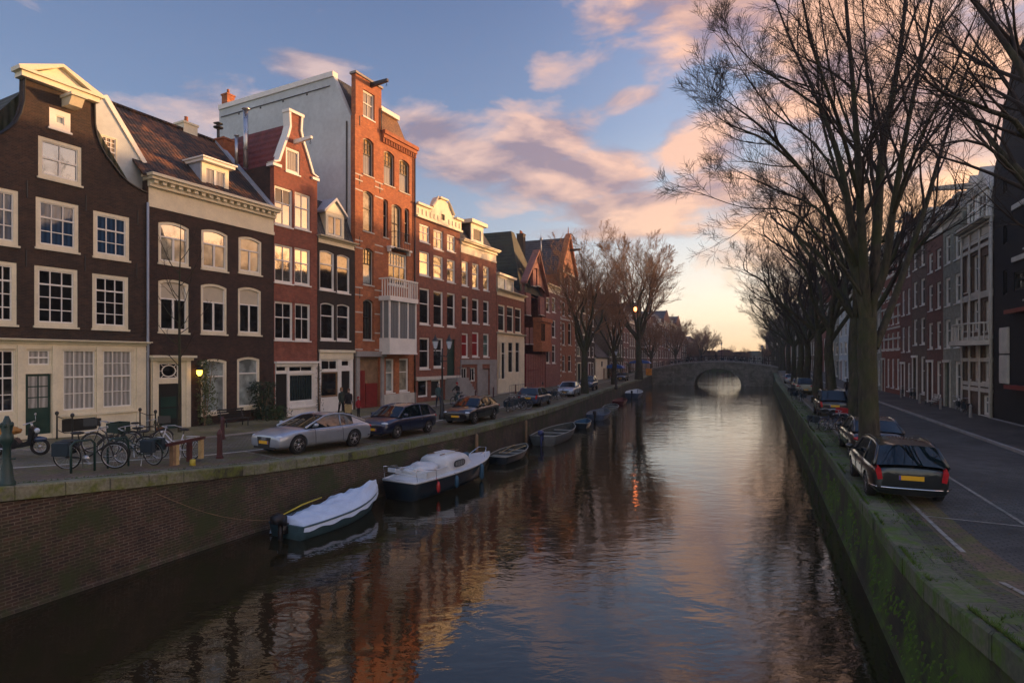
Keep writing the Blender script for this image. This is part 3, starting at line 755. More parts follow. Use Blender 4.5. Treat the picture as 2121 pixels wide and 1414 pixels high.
for t in range(8):
    a = t * PI / 4; b.tube([(cx_ + rx * math.cos(a), -.02, cz_ + rz * math.sin(a)), (cx_ + rx * 1.6 * math.cos(a), -.02, cz_ + rz * 1.6 * math.sin(a))], .018, 4)
b.build('fanlight_tracery', 'white', h.root)
ztc = h.z_(436, 406); zbc = h.z_(436, 457)
cornice(h, .05, h.W + .02, zbc, ztc + .25, .62, 'ivory', .42)
h.shell('bk_h2', zbc + .5)
dR, zrR = h.yz(452, 296, h.W); dR = max(3.5, min(6, dR)); zrd = h.yz(452, 296, h.W)[1]
zl_ = h.z_(223 + 0, 213, dR) if False else zrd
roof_side(h, [(-.15, ztc + .2), (dR, zrd), (dR * 2 + .3, ztc + .2)], -.25, h.W - .05, 'tile_brown')
for sx in (h.W - .35,):
    b = MB(); b.prism([(.1, ztc), (dR, zrd - .1), (dR * 2, ztc)], sx, sx + .3, 'x'); b.build('gable_wall', 'bk_h2', h.root)
    b = MB(); b.prism([(-.2, ztc + .16), (-.2, ztc + .32), (dR, zrd + .16), (dR, zrd)], sx + .05, sx + .36, 'x'); b.build('verge_flashing', 'lead', h.root)
b = MB(); b.tube([(-.2, dR, zrd + .03), (h.W, dR, zrd + .03)], .12, 6); b.build('ridge_tiles', 'tile_brown', h.root)
# dormer
a0, a1 = h.s_(418, .5), h.s_(474, .5); z0, z1 = h.z_(446, 410, .5), h.z_(446, 343, .5)
b = MB(); b.box(a0 - .12, -.0 + .2, z1, a1 + .2, 4.3, z1 + .16); b.box(a0 - .2, .1, z1 + .16, a1 + .28, 4.4, z1 + .24); b.build('dormer_roof', 'white', h.root)
b = MB(); b.box(a0, .62, z0 - .5, a0 + .08, 4.2, z1); b.box(a1 - .08, .62, z0 - .5, a1, 4.2, z1); b.build('dormer_cheek', 'lead', h.root)
dw = window(h.root, a0, a1, z0, z1, cols=2, split=0, mid=.14, fw=.24, mat='cream', g='g_lace', rec=.5, sill=False, name='dormer_window')
# flues and chimneys behind
s_ = h.W - 1.0
q = h.p(509, 338, 2.2); t = h.p(509, 226, 2.2)
b = MB(); b.tube([(q[0], 2.2, q[1] - .3), (q[0], 2.2, t[1])], .15, 10); b.lathe([(.19, 0), (.24, .02), (.24, .10), (.1, .16)], 10, (q[0], 2.2, t[1] - .04)); b.build('flue_pipe', 'steel', h.root, True)
q = h.p(490, 330, 2.6); t = h.p(490, 282, 2.6)
b = MB(); b.tube([(q[0], 2.6, q[1] - .3), (q[0], 2.6, t[1])], .10, 8); b.lathe([(.14, 0), (.14, .08)], 8, (q[0], 2.6, t[1])); b.build('flue_pipe', 'steel', h.root, True)
q = h.p(462, 330, dR - .6); t = h.p(462, 286, dR - .6); chimney(h, q[0] + .3, dR - .4, zrd - 1.4, t[1], .9, 'bk_tower', 0)
q = h.p(452, 296, dR); t = h.p(451, 258, dR)
b = MB(); b.tube([(q[0], dR, zrd - .2), (q[0], dR, t[1])], .09, 8); b.lathe([(.1, 0), (.3, .08), (.3, .14), (.12, .2), (.12, .3), (.3, .36), (.02, .5)], 10, (q[0], dR, t[1] - .3)); b.build('chimney_cowl', 'iron', h.root, True)
q = h.p(392, 280, dR); chimney(h, q[0], dR + .3, zrd - .8, zrd + .55, .9, 'ivory', 1)

# ---- 3: red brick house with spout gable
h = House('spout_gabled_house', 'narrow red brick house with white edged spout gable and shop window', 567.5, 657)
rp = [(657, 372), (656, 368), (646, 360), (635, 322), (625, 290), (621, 272), (622.5, 243)]
right = [h.p(*q) for q in rp]; sC = h.s_(611); 
scale = sC / (h.W - sC)
left = [(sC - (s - sC) * scale, z) for s, z in right]
outline = [(0, -.9), (h.W, -.9)] + right + list(reversed(left))
K = dict(mat='white', bar='white', fw=.08, rec=.07, cols=2, split=.40, tcols=2)
h.win(592, 621, 309, 359, cols=1, split=0, mat='white', g='g_lace', fw=.12, rec=.04)
for (a, c, t, bb, g, gt) in ((568.8, 606, 389, 468, 'g_bright', 'g_dark'), (610.5, 643, 401, 475, 'g_bright', 'g_bright'), (568.8, 607, 507.5, 586, 'g_bright', 'g_bright'), (610, 643, 515, 590, 'g_bright', 'g_bright'),
                             (568.8, 607, 625, 704, 'g_dark', 'g_dark'), (611, 643, 629, 705.5, 'g_dark', 'g_dark')):
    h.win(a, c, t, bb, g=g, gt=gt, **K)
sf = []; s0_, s1_ = .08, h.W - .02; zt_ = h.z_(612, 752); h.holes.append([(s0_, -.7), (s1_, -.7), (s1_, zt_), (s0_, zt_)])
h.wall(outline, 'bk_red')
for (a, c, t, bb, g, cc) in ((570, 594, 757, 771, 'g_dark', 1), (597, 648, 757, 771, 'g_dark', 2), (598, 649, 774, 832, 'g_shop', 1)):
    h.win(a, c, t, bb, target=sf, cols=cc, split=0, mat='white', g=g, rec=-.02, fw=.05, sill=False)
sf.append(arch_pts(h.s_(570), h.s_(594), -.4, h.z_(582, 774)))
h.wall([(s0_ + .003, -.69), (s1_ - .003, -.69), (s1_ - .003, zt_ - .003), (s0_ + .003, zt_ - .003)], 'white', 'shopfront', -.06, .15, sf)
b = MB(); b.box(h.s_(570) + .01, .02, -.4, h.s_(594) - .01, .08, h.z_(582, 774) - .01); b.build('door', 'black', h.root)
b = MB(); b.box(0, -.25, zt_, h.W, 0, zt_ + .12); b.box(.05, -.12, zt_ - .18, h.W - .05, -.061, zt_); b.box(h.s_(597), -.14, .5, h.s_(651), -.061, .62); b.build('shop_fascia', 'white', h.root)
b = MB()
for q in (right, left):
    pts = q[1:]
    for (sa, za), (sb, zb2) in zip(pts, pts[1:]):
        sg = 1 if q is right else -1
        b.prism([(sa, za), (sa + sg * .14, za + .05), (sb + sg * .14, zb2 + .05), (sb, zb2)], -.1, .5, 'y')
b.box(left[-1][0] - .2, -.14, right[-1][1], right[-1][0] + .2, .5, right[-1][1] + .18)
b.box(-.15, -.12, right[0][1] - .12, .5, .5, right[0][1] + .06); b.box(h.W - .5, -.12, right[0][1] - .12, h.W + .1, .5, right[0][1] + .06)
b.build('gable_coping', 'white', h.root)
s_, z_ = h.p(610, 296); hoist(h, s_, z_, 1.5)
ze = right[0][1]; h.shell('bk_h2', ze)
b = MB(); zt2 = right[-1][1] - .5; b.prism([(.02, ze - .1), (h.W - .02, ze - .1), (sC, zt2)], .36, 10, 'y'); b.build('roof', 'tile_red', h.root)

# ---- 4: small dark house with dormer
h = House('small_dark_house', 'low dark olive brick house with pointed cream dormer, squeezed beside the tall tower house', 657.5, 735)
K = dict(mat='white', bar='white', fw=.09, rec=.07, cols=1, split=.34, arch=.12)
h.win(662, 693, 519, 601, g='g_dark', gt='g_cream', **K); h.win(698, 725, 528, 607, g='g_dark', gt='g_cream', **K)
h.win(664, 693, 627, 704, g='g_dark', **K); h.win(698, 725, 630, 705, g='g_dark', **K)
sf = []; s0_, s1_ = h.s_(661), h.s_(730); zt_ = h.z_(696, 727); h.holes.append([(s0_, -.7), (s1_, -.7), (s1_, zt_), (s0_, zt_)])
zt4 = h.z_(696, 500)
h.wall([(0, -.9), (h.W, -.9), (h.W, zt4), (0, zt4)], 'bk_h4')
for (a, c, t, bb, g, cc) in ((664, 699, 745, 767, 'g_dark', 2), (706, 724, 745, 760, 'g_dark', 1)):
    h.win(a, c, t, bb, target=sf, cols=cc, split=0, mat='white', g=g, rec=-.02, fw=.05, sill=False)
h.win(664, 699, 770, 822, target=sf, cols=1, split=0, mat='wood', bar='wood', g='g_dark', rec=-.01, fw=.06, sill=False)
sf.append(arch_pts(h.s_(706), h.s_(724), -.4, h.z_(715, 768)))
h.wall([(s0_ + .003, -.69), (s1_ - .003, -.69), (s1_ - .003, zt_ - .003), (s0_ + .003, zt_ - .003)], 'white', 'shopfront', -.06, .15, sf)
b = MB(); b.box(h.s_(706) + .01, .02, -.4, h.s_(724) - .01, .08, h.z_(715, 768) - .01); b.build('door', 'black', h.root)
b = MB(); b.box(s0_ - .1, -.2, zt_ - .1, s1_ + .1, -.061, zt_ + .08); b.box(s0_, -.1, zt_ - .55, s1_, -.061, zt_ - .1); b.build('shop_fascia', 'cream', h.root)
cornice(h, .05, h.W - .05, h.z_(696, 510), h.z_(696, 496), .4, 'cream')
zr4 = h.z_(697, 428, 1.2); h.shell('bk_h4', zt4)
roof_side(h, [(.0, zt4 + .02), (1.1, zr4), (6, zr4 + .3), (10, zt4)], .02, h.W - .02, 'slate')
b = MB(); b.prism([(.1, zt4 - .2), (1.05, zr4 - .2), (6, zr4), (9.6, zt4 - .2)], .02, .2, 'x'); b.prism([(.1, zt4 - .2), (1.05, zr4 - .2), (6, zr4), (9.6, zt4 - .2)], h.W - .2, h.W - .02, 'x'); b.build('gable_wall', 'bk_h4', h.root)
a0, a1 = h.s_(674, .15), h.s_(712, .15); z0, z1 = h.z_(692, 494, .15), h.z_(692, 443, .15); zap = h.z_(694, 414, .15); ac = (a0 + a1) / 2
dw = window(h.root, a0, a1, z0, z1, cols=2, split=0, mid=.12, fw=.22, mat='cream', g='g_cream', rec=.12, sill=False, name='dormer_window')
b = MB(); b.prism([(a0, z1), (a1, z1), (ac, zap - .1)], .1, 2.2, 'y'); b.box(a0, .26, z0, a0 + .08, 2, z1); b.box(a1 - .08, .26, z0, a1, 2, z1); b.build('dormer_cheek', 'cream', h.root)
b = MB()
for e, sg in ((a0, -1), (a1, 1)): b.prism([(e + sg * .25, z1 - .1), (e + sg * .25, z1 + .06), (ac, zap + .12), (ac, zap - .1)], -.05, 2.4, 'y')
b.build('dormer_roof', 'lead', h.root)

# ---- 5: tall red tower house
h = House('tower_house', 'tall orange red brick house with stepped attic tower, white side wall and white oriel', 735.5, 859.5)
sN = h.s_(790); zN = (h.z_(740, 152) + h.z_(789, 186)) / 2; zc5 = (h.z_(792, 279) + h.z_(858, 306)) / 2
shl = h.z_(735, 236)
K = dict(mat='stone_pale', bar='black', fw=.07, rec=.16, cols=1, split=.42, arch=.2)
h.win(752, 776, 191, 246, cols=2, tr=1, br=1, split=.45, mat='white', bar='white', g='g_lace', fw=.09, rec=.12)
h.win(752, 774, 287, 364, g='g_lace', gt='g_gold', tcols=3, tr=3, **K); h.win(795, 817, 314, 384, g='g_lace', gt='g_gold', tcols=3, tr=3, **K); h.win(827, 848, 332, 399, g='g_lace', gt='g_gold', tcols=3, tr=3, **K)
h.win(752, 774, 396, 480, g='g_cream', **K)
h.win(794, 804, 413, 492, g='g_dark', **K); h.win(811, 832, 424, 516, g='g_cream', **dict(K, cols=2)); h.win(838, 848, 432, 503, g='g_dark', **K)
h.win(752, 774, 514, 590, g='g_pale', gt='g_gold', tcols=3, tr=3, **K)
h.win(752, 774, 620, 704, g='g_dark', **K)
h.win(805, 843, 524, 592, cols=3, tcols=6, tr=3, mat='white', bar='white', split=.4, g='g_dark', gt='g_cream', fw=.09, rec=.1)
h.win(799, 817, 743, 813, cols=1, mat='white', bar='white', split=.4, g='g_pale', fw=.09, rec=.12); h.win(827, 847, 742, 811, cols=1, mat='white', bar='white', split=.4, g='g_cream', fw=.09, rec=.12)
dd = (h.s_(743), h.s_(787), -.45, h.z_(765, 739)); h.holes.append(arch_pts(*dd))
h.wall([(0, -.9), (h.W, -.9), (h.W, zc5), (sN, zc5), (sN, zN), (0.06, zN), (0.06, shl), (0, shl)], 'bk_tower', y1=.4)
b = MB(); b.box(dd[0], .2, dd[2], dd[1], .28, dd[3]); b.build('door_portal', 'wood', h.root)
b = MB(); b.box(dd[0] + .9, .12, dd[2], dd[1] - .15, .19, dd[2] + 2.3); b.box(dd[0] + .1, .12, dd[2], dd[0] + .8, .19, dd[3] - 1.0); b.build('door', 'door_red', h.root)
b = MB(); b.box(dd[0] - .35, -.14, -.5, dd[0] - .02, 0, dd[3] + .1); b.box(dd[1] + .02, -.14, -.5, dd[1] + .35, 0, dd[3] + .1); b.box(dd[0] - .45, -.28, dd[3] + .02, dd[1] + .45, 0, dd[3] + .42); b.build('door_surround', 'stone', h.root)
b = MB(); b.box(h.s_(789), -.12, -.6, h.W, -.002, h.z_(825, 815)); b.build('stone_plinth', 'stone_pale', h.root)
b = MB()
for py in (372, 383, 505, 520, 600, 615, 650, 690, 725, 403):
    z_ = h.z_(765, py); b.box(.0, -.03, z_, h.s_(751) - .02, -.002, z_ + .09); b.box(h.s_(776), -.03, z_, h.s_(793), -.002, z_ + .09)
b.build('stone_band', 'stone_pale', h.root)
b = MB()
b.box(sN + .02, -.35, zc5 - .12, h.W + .1, .4, zc5 + .18); b.box(sN + .02, -.22, zc5 - .4, h.W + .05, -.002, zc5 - .12); b.box(sN + .02, -.10, zc5 - .75, h.W, -.002, zc5 - .4)
n = 14
for i in range(n): x = sN + .1 + (h.W - sN - .2) * i / (n - 1); b.box(x - .06, -.17, zc5 - .72, x + .06, -.101, zc5 - .41)
b.build('cornice', 'bk_tower', h.root)
b = MB(); b.box(-.04, -.12, zN, sN + .08, .5, zN + .16); b.build('parapet_coping', 'stone', h.root)
s_, z_ = h.p(776, 208); b = MB(); s_, z_ = h.p(768, 196); hoist(h, s_, z_ + .6, 1.6, 'black', .2)
pipe(h, [(sN - .12, -.08, zN - 1.5), (sN - .12, -.08, zc5)], .05, 'iron', 'drain_pipe')
pipe(h, [(h.W - .14, -.1, zc5 - .8), (h.W - .14, -.1, -.3)], .06, 'iron', 'drain_pipe')
# side wall in white plaster and roof behind (profile measured on the party-wall plane)
prof = [h.yz(*q, 0) for q in ((724, 242), (690, 156), (454, 226), (452, 330))]
y1_, zr5 = prof[1]; y2_, zb5 = prof[2]
b = MB(); b.prism([(.42, -.9), (.42, prof[0][1]), (y1_, zr5), (y2_, zb5), (y2_, -.9)], .0, .35, 'x'); o = b.build('side_wall', 'grey_plaster', h.root)
b = MB(); b.prism([(y1_ - .05, zr5 - .1), (y1_ - .05, zr5 + .28), (y2_, zb5 + .28), (y2_, zb5 - .1)], -.10, .42, 'x'); b.build('white_fascia', 'white', o)
b = MB(); b.tube([(-.05, y1_ + .3, zr5 - .75), (-.05, y2_ - .3, zb5 - .75)], .035, 5); b.tube([(-.06, .75, prof[0][1] - .3), (-.06, .75, -.5)], .06, 6)
for k in range(4): yy = y1_ + (y2_ - y1_) * (.2 + .2 * k); b.box(-.03, yy, zr5 + (zb5 - zr5) * (.2 + .2 * k) - .95, -.002, yy + .16, zr5 + (zb5 - zr5) * (.2 + .2 * k) - .82)
b.build('wall_pipe', 'iron', o)
zt5 = zc5 - .3
b = MB(); b.box(h.W - .35, .41, -.9, h.W - .01, y2_, zt5); b.box(.36, y2_ - .3, -.9, h.W - .36, y2_, zt5); b.build('rear_wall', 'bk_tower', h.root)
b = MB(); b.prism([(.46, prof[0][1] - 1.5), (.46, prof[0][1] + .1), (y1_, zr5 - .05), (y2_ - .1, zb5 - .05), (y2_ - .1, prof[0][1] - 1.5)], .36, sN + .05, 'x'); b.build('mansard_roof', 'slate', h.root)
zmt = h.z_(806, 236, 1.2)
b = MB(); b.prism([(.42, zc5 - .3), (.42, zc5 + .2), (1.5, zmt), (8, zmt + .3), (8, zc5 - .3)], sN + .06, h.W - .4, 'x'); b.build('mansard_roof', 'slate_orange', h.root)
b = MB(); b.box(sN + .1, 1.2, zmt - .05, h.W - .5, 2.1, zmt + .3); b.build('roof_edge', 'white', h.root)
pr = h.p(828, 232, 5); chimney(h, sN + .9, 4.5, zmt, zmt + 1.3, .8, 'bk_tower', 2)
y_, z_ = h.yz(470, 226, 0); chimney(h, .4, y2_ - .6, zb5 - .3, zb5 + 1.2, .7, 'bk_tower', 1)
# oriel
o0, o1 = h.s_(805, -.9), h.s_(861, -.9); zo0, zo1 = h.z_(832, 731), h.z_(832, 620); o1 = min(o1, h.W - .02)
b = MB(); b.box(o0, -1.0, zo0, o1, -.002, zo0 + (zo1 - zo0) * .26); b.box(o0 - .08, -1.1, zo1 - .35, o1 + .08, -.002, zo1); b.box(o0 - .05, -1.05, zo0 - .12, o1 + .05, -.002, zo0)
zz0, zz1 = zo0 + (zo1 - zo0) * .26, zo1 - .35
for x in (o0, o0 + (o1 - o0) * .33, o0 + (o1 - o0) * .66, o1 - .12): b.box(x, -.99, zz0, x + .12, -.87, zz1)
for x in (o0, o1 - .1): b.box(x, -.4, zz0, x + .1, -.3, zz1)
orl = b.build('oriel', 'white', h.root)
b = MB(); b.box(o0 + .05, -.93, zz0, o1 - .05, -.04, zz1); b.build('oriel_glass', 'g_lace', orl)
zb0, zb1 = zo1, h.z_(832, 587); b = MB()
for x in [o0 + (o1 - o0) * i / 12 for i in range(13)]: b.box(x - .035, -1.06, zb0, x + .035, -1.0, zb1)
for y in (-.8, -.55, -.3): b.box(o0 - .04, y - .03, zb0, o0 + .03, y + .03, zb1); b.box(o1 - .03, y - .03, zb0, o1 + .04, y + .03, zb1)
b.box(o0 - .08, -1.1, zb1, o1 + .08, -.98, zb1 + .1); b.box(o0 - .08, -.98, zb1, o0 + .05, -.01, zb1 + .1); b.box(o1 - .05, -.98, zb1, o1 + .08, -.01, zb1 + .1)
b.build('balcony_railing', 'white', h.root)
s0_, s1_ = h.s_(811) - .2, h.s_(832) + .25; z0 = h.z_(821, 517); z1 = h.z_(821, 484)
b = MB(); b.box(s0_, -.6, z0 - .08, s1_, -.002, z0)
for i in range(9): x = s0_ + (s1_ - s0_) * i / 8; b.tube([(x, -.57, z0), (x, -.57, z1)], .014, 4)
b.tube([(s0_, 0, z1), (s0_, -.57, z1), (s1_, -.57, z1), (s1_, 0, z1)], .025, 5); b.build('iron_balcony', 'iron', h.root)
b = MB()
for x in (h.s_(803), h.s_(843)): b.box(x - .06, -.3, h.z_(823, 526), x + .06, -.002, h.z_(823, 519))
b.box(h.s_(801), -.4, h.z_(823, 519), h.s_(846), -.002, h.z_(823, 515)); b.build('window_hood', 'white', h.root)
anchors(h, [(745, 250), (745, 372), (787, 390), (745, 608), (787, 608), (745, 500)])

# ---- 6: brown red house with ivory attic
h = House('attic_house', 'brown red brick house with ornate ivory attic and scrolled gablet', 860, 953)
K = dict(mat='white', bar='white', fw=.10, rec=.08, cols=1, split=.42)
for row, (tops, bots, g, gt) in enumerate([((466, 477, 487), (502, 517, 521), 'g_bright', 'g_bright'), ((521, 530, 538), (571, 578, 585), 'g_bright', 'g_bright'), ((597, 603, 607), (672, 675, 677), 'g_dark', None), ((699, 700, 702), (764, 761, 778), 'g_dark', None)]):
    for i, (a, c) in enumerate(((869, 890), (898, 918), (926, 943))):
        if row == 3 and i == 2: continue
        h.win(a, c, tops[i], bots[i], g=g, gt=gt, **(K if row != 0 else dict(K, cols=2)))
dd = (h.s_(926), h.s_(943), h.z_(934, 782), h.z_(934, 702)); h.holes.append(arch_pts(*dd))
for a, c in ((866, 887), (893, 913)): h.win(a, c, 786, 822, g='g_dark', cols=1, split=0, mat='white', fw=.08, rec=.1, sill=False)
za0 = (h.z_(864, 449) + h.z_(951, 482)) / 2; za1 = (h.z_(864, 420) + h.z_(951, 458)) / 2
h.wall([(0, -.9), (h.W, -.9), (h.W, za0 + .4), (0, za0 + .4)], 'bk_h6')
b = MB(); b.box(dd[0], .15, dd[2], dd[1], .2, dd[3]); b.build('door', 'dark_green', h.root)
cs = h.s_(915)
b = MB(); hole = [(cs - .28, za0 + .5), (cs + .28, za0 + .5), (cs + .28, za1 - .1), (cs - .28, za1 - .1)]
zp = h.z_(920, 419)
pts = [(0, za0), (h.W, za0), (h.W, za1), (cs + 2.0, za1), (cs + 1.5, za1 + .25), (cs + 1.15, za1 + .9), (cs + .9, za1 + 1.2), (cs + .7, zp - .1), (cs + .35, zp + .1), (cs - .35, zp + .1), (cs - .7, zp - .1), (cs - .9, za1 + 1.2), (cs - 1.15, za1 + .9), (cs - 1.5, za1 + .25), (cs - 2.0, za1), (0, za1)]
b.prism(pts, -.14, .3, 'y', 0, [hole]); b.box(-.06, -.4, za1 - .12, cs - 1.9, -.142, za1 + .06); b.box(cs + 1.9, -.4, za1 - .12, h.W + .06, -.142, za1 + .06); b.box(-.04, -.3, za0 - .02, h.W + .04, -.142, za0 + .16)
b.box(cs - .6, -.35, zp + .1, cs + .6, .3, zp + .24)
for i in range(12): x = .3 + (h.W - .6) * i / 11; b.box(x - .1, -.2, za0 + .3, x + .1, -.142, za0 + .75) if abs(x - cs) > .6 else None
for sg in (-1, 1): b.tube([(cs + sg * 1.7, -.2, za1 + .2), (cs + sg * 1.2, -.22, za1 + .75), (cs + sg * .8, -.2, za1 + 1.3)], [.14, .12, .06], 6)
b.build('attic', 'ivory', h.root)
b = MB(); b.box(cs - .28, -.02, za0 + .5, cs + .28, .1, za1 - .1); b.build('attic_window', 'g_dark', h.root)
b = MB(); b.box(0, -.16, h.z_(900, 786), h.W, -.002, h.z_(900, 779)); b.build('stone_band', 'stone_pale', h.root)
h.shell('bk_h6', za0 + .2, D=11); roof_side(h, [(.1, za0 + .2), (4, za1 + 1.6), (10.5, za0)], .1, h.W - .1, 'slate')
# stoop
s0_ = dd[0] - .3; s1_ = dd[1] + .3; zd = dd[2]; b = MB(); b.box(s0_, -1.3, -.9, s1_, -.002, zd)
for i in range(6): b.box(s1_ + .001 + i * .28, -1.3, -.9, s1_ + (i + 1) * .28, -.002, zd - (i + 1) * zd / 7)
b.build('stoop', 'stone', h.root)
b = MB()
for i in range(8): x = s0_ + (s1_ - s0_ + 1.4) * i / 7; zz = zd if x < s1_ else zd - (x - s1_) * zd / 1.9; b.tube([(x, -1.25, zz), (x, -1.25, zz + .95)], .016, 4)
b.tube([(s0_, -1.25, zd + .95), (s1_, -1.25, zd + .95), (s1_ + 1.4, -1.25, zd + .2)], .025, 5); b.build('stoop_railing', 'iron', h.root)

# ---- 7: house with ivory cornice and dormer
h = House('dormered_house', 'brown red brick house with heavy ivory cornice, dormer and red curtains', 953.5, 1028)
K = dict(mat='white', bar='white', fw=.10, rec=.08, cols=1, split=.42)
for (tops, bots, gs) in [((541, 546, 552), (592, 598, 602), ('g_bright',) * 3), ((613, 619, 623), (669, 670, 672), ('g_dark',) * 3), ((690, 688, 691), (740, 739, 739), ('g_red', 'g_red', 'g_green'))]:
    for i, (a, c) in enumerate(((956.5, 970), (978, 992), (1001, 1013))): h.win(a, c, tops[i], bots[i], g=gs[i], **K)
za0 = (h.z_(955, 524) + h.z_(1026, 543)) / 2; za1 = (h.z_(955, 497) + h.z_(1026, 521)) / 2
for a, c in ((956, 968), (973, 985)): h.win(a, c, 761, 790, g='g_dark', cols=2, split=0, mat='stone_pale', fw=.07, rec=.08, sill=False)
dd = (h.s_(998), h.s_(1014), -.4, h.z_(1006, 763)); h.holes.append(arch_pts(*dd))
h.wall([(0, -.9), (h.W, -.9), (h.W, za0 + .4), (0, za0 + .4)], 'bk_h6')
b = MB(); b.box(dd[0], .15, dd[2], dd[1], .2, dd[3]); b.build('door', 'stone', h.root)
b = MB(); zq = h.z_(990, 752); hs = [(dd[0] - .02, -.88), (dd[1] + .02, -.88), (dd[1] + .02, dd[3] + .02), (dd[0] - .02, dd[3] + .02)]
b.box(0, -.12, zq - .1, h.W, -.002, zq + .35); b.box(.02, -.06, -.9, h.s_(955), -.002, zq - .1); b.box(dd[1] + .02, -.08, -.9, h.W - .02, -.002, zq - .1); b.box(h.s_(988), -.08, -.9, dd[0] - .02, -.002, zq - .1); b.build('stone_front', 'stone', h.root)
cornice(h, .03, h.W - .03, za0, za1 + .1, .55, 'ivory')
a0, a1 = h.s_(976, .3), h.s_(1001, .3); z0, z1 = h.z_(988, 508, .3), h.z_(988, 466, .3)
window(h.root, a0, a1, z0, z1, cols=1, split=0, fw=.42, mat='ivory', g='g_dark', rec=.3, sill=False, name='dormer_window')
b = MB(); b.box(a0 - .3, 0, z1, a1 + .4, 3, z1 + .35); b.build('dormer_roof', 'ivory', h.root)
b = MB(); b.box(a0, .44, z0 - .3, a0 + .1, 3, z1); b.box(a1 - .1, .44, z0 - .3, a1, 3, z1); b.build('dormer_cheek', 'slate', h.root)
h.shell('bk_h6', za0 + .2, D=11); zr7 = h.z_(965, 462, 1.6); roof_side(h, [(.15, za1), (1.8, zr7), (7, zr7 + .2), (10.8, za0)], .1, h.W - .1, 'slate')
chimney(h, h.W - .5, 4, zr7 - .5, h.z_(1020, 487, 4), .9, 'bk_h4', 2)
chimney(h, h.s_(860, 3) if False else .5, 5, zr7 - .5, zr7 + 1.2, .7, 'bk_h4', 2)

# ---- 8: low house with cream ground floor
h = House('low_cream_fronted_house', 'low brick house with pale yellow ground floor and small dormer', 1029, 1086)
K = dict(mat='cream', bar='white', fw=.13, rec=.06, cols=1, split=.36)
for a, c, t, bb in ((1032, 1046, 631, 687), (1050, 1064, 634, 689), (1067, 1080, 638, 690)): h.win(a, c, t, bb, g='g_dark', **K)
zg = h.z_(1057, 700); h.holes.append([(.1, -.7), (h.W - .1, -.7), (h.W - .1, zg), (.1, zg)])
zt8 = h.z_(1057, 612); h.wall([(0, -.9), (h.W, -.9), (h.W, zt8), (0, zt8)], 'bk_h6')
sf = []
for a, c in ((1029.8, 1036), (1038, 1046), (1052, 1062), (1067, 1076)): h.win(a, c, 708, 772 if a > 1047 else 786, target=sf, cols=1, split=.3, mat='cream', g='g_dark', rec=-.02, fw=.05, sill=False)
h.wall([(.11, -.69), (h.W - .11, -.69), (h.W - .11, zg - .01), (.11, zg - .01)], 'cream', 'shopfront', -.06, .12, sf)
cornice(h, .05, h.W - .05, zg - .05, zg + .5, .3); cornice(h, .02, h.W - .02, zt8 - .3, zt8 + .35, .5, 'cream')
a0, a1 = h.s_(1031, .3), h.s_(1064, .3); z0, z1 = h.z_(1048, 604, .3), h.z_(1048, 575, .3)
window(h.root, a0, a1, z0, z1, cols=2, split=0, mid=.5, fw=.15, mat='cream', g='g_pale', rec=.3, sill=False, name='dormer_window')
b = MB(); b.box(a0 - .2, 0, z1, a1 + .3, 2.6, z1 + .25); b.build('dormer_roof', 'cream', h.root); b = MB(); b.box(a0, .44, z0 - .3, a0 + .1, 2.5, z1); b.box(a1 - .1, .44, z0 - .3, a1, 2.5, z1); b.build('dormer_cheek', 'white', h.root)
h.shell('bk_h6', zt8 - .1); zr8 = h.z_(1035, 545, 4); roof_side(h, [(.0, zt8 + .2), (4.4, zr8), (9.5, zt8)], .05, h.W - .05, 'tile_brown')
b = MB(); b.prism([(.2, zt8 - .2), (4.4, zr8 - .1), (9.2, zt8 - .2)], h.W - .3, h.W - .06, 'x'); b.prism([(.2, zt8 - .2), (4.4, zr8 - .1), (9.2, zt8 - .2)], .06, .3, 'x'); b.build('gable_wall', 'bk_h6', h.root)
b = MB()
for i in range(14): x = h.s_(1030) + (h.W - .3) * i / 13; b.tube([(x, -1.4, -.4), (x, -1.4, .95)], .015, 4)
b.tube([(.1, -1.4, .93), (h.W - .2, -1.4, .93)], .02, 4); b.build('area_railing', 'iron', h.root)

# ---- 9: ornate rose brick house with carved gable and great slate roof
h = House('carved_gable_house', 'rose brick house with pointed carved gable, red bay and huge green slate roof', 1086.5, 1130)
K = dict(mat='stone_pale', bar='wood', fw=.09, rec=.1, cols=1, split=.35)
h.win(1090, 1100, 607, 652, g='g_dark', **K); h.win(1119, 1128, 615, 652, g='g_dark', **K)
for a, c in ((1104, 1110), (1113, 1119)): h.win(a, c, 557, 592, g='g_dark', **K)
h.win(1089, 1095, 678, 712, g='g_dark', **K); h.win(1098, 1104, 678, 712, g='g_dark', **K)
za = h.z_(1098, 585); zap = h.z_(1112, 524); cg = h.s_(1111)
h.holes.append(arch_pts(.5, h.W - .3, -.4, h.z_(1108, 733)))
h.wall([(0, -.9), (h.W, -.9), (h.W, za - .6), (cg, zap), (0, za)], 'bk_pink')
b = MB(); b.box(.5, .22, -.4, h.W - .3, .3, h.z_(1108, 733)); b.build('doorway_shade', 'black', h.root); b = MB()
for i in range(9): x = .5 + (h.W - .8) * i / 8; b.box(x - .08, -.02, -.4, x + .08, .149, h.z_(1108, 733))
b.box(.5, .0, 2.2, h.W - .3, .15, 2.4)
b.build('wooden_front', 'door_red', h.root)
b = MB()
for e, zz, sg in ((-.35, za - .5, -1), (h.W + .35, za - 1.2, 1)): b.prism([(e, zz + .1), (e, zz + .4), (cg, zap + .4), (cg, zap + .1)], -.45, .4, 'y')
b.prism([(cg - .05, zap - 1.4), (cg + .05, zap - 1.4), (cg + .05, zap + .1), (cg - .05, zap + .1)], -.4, -.3, 'y'); b.build('bargeboard', 'bk_pink', h.root)
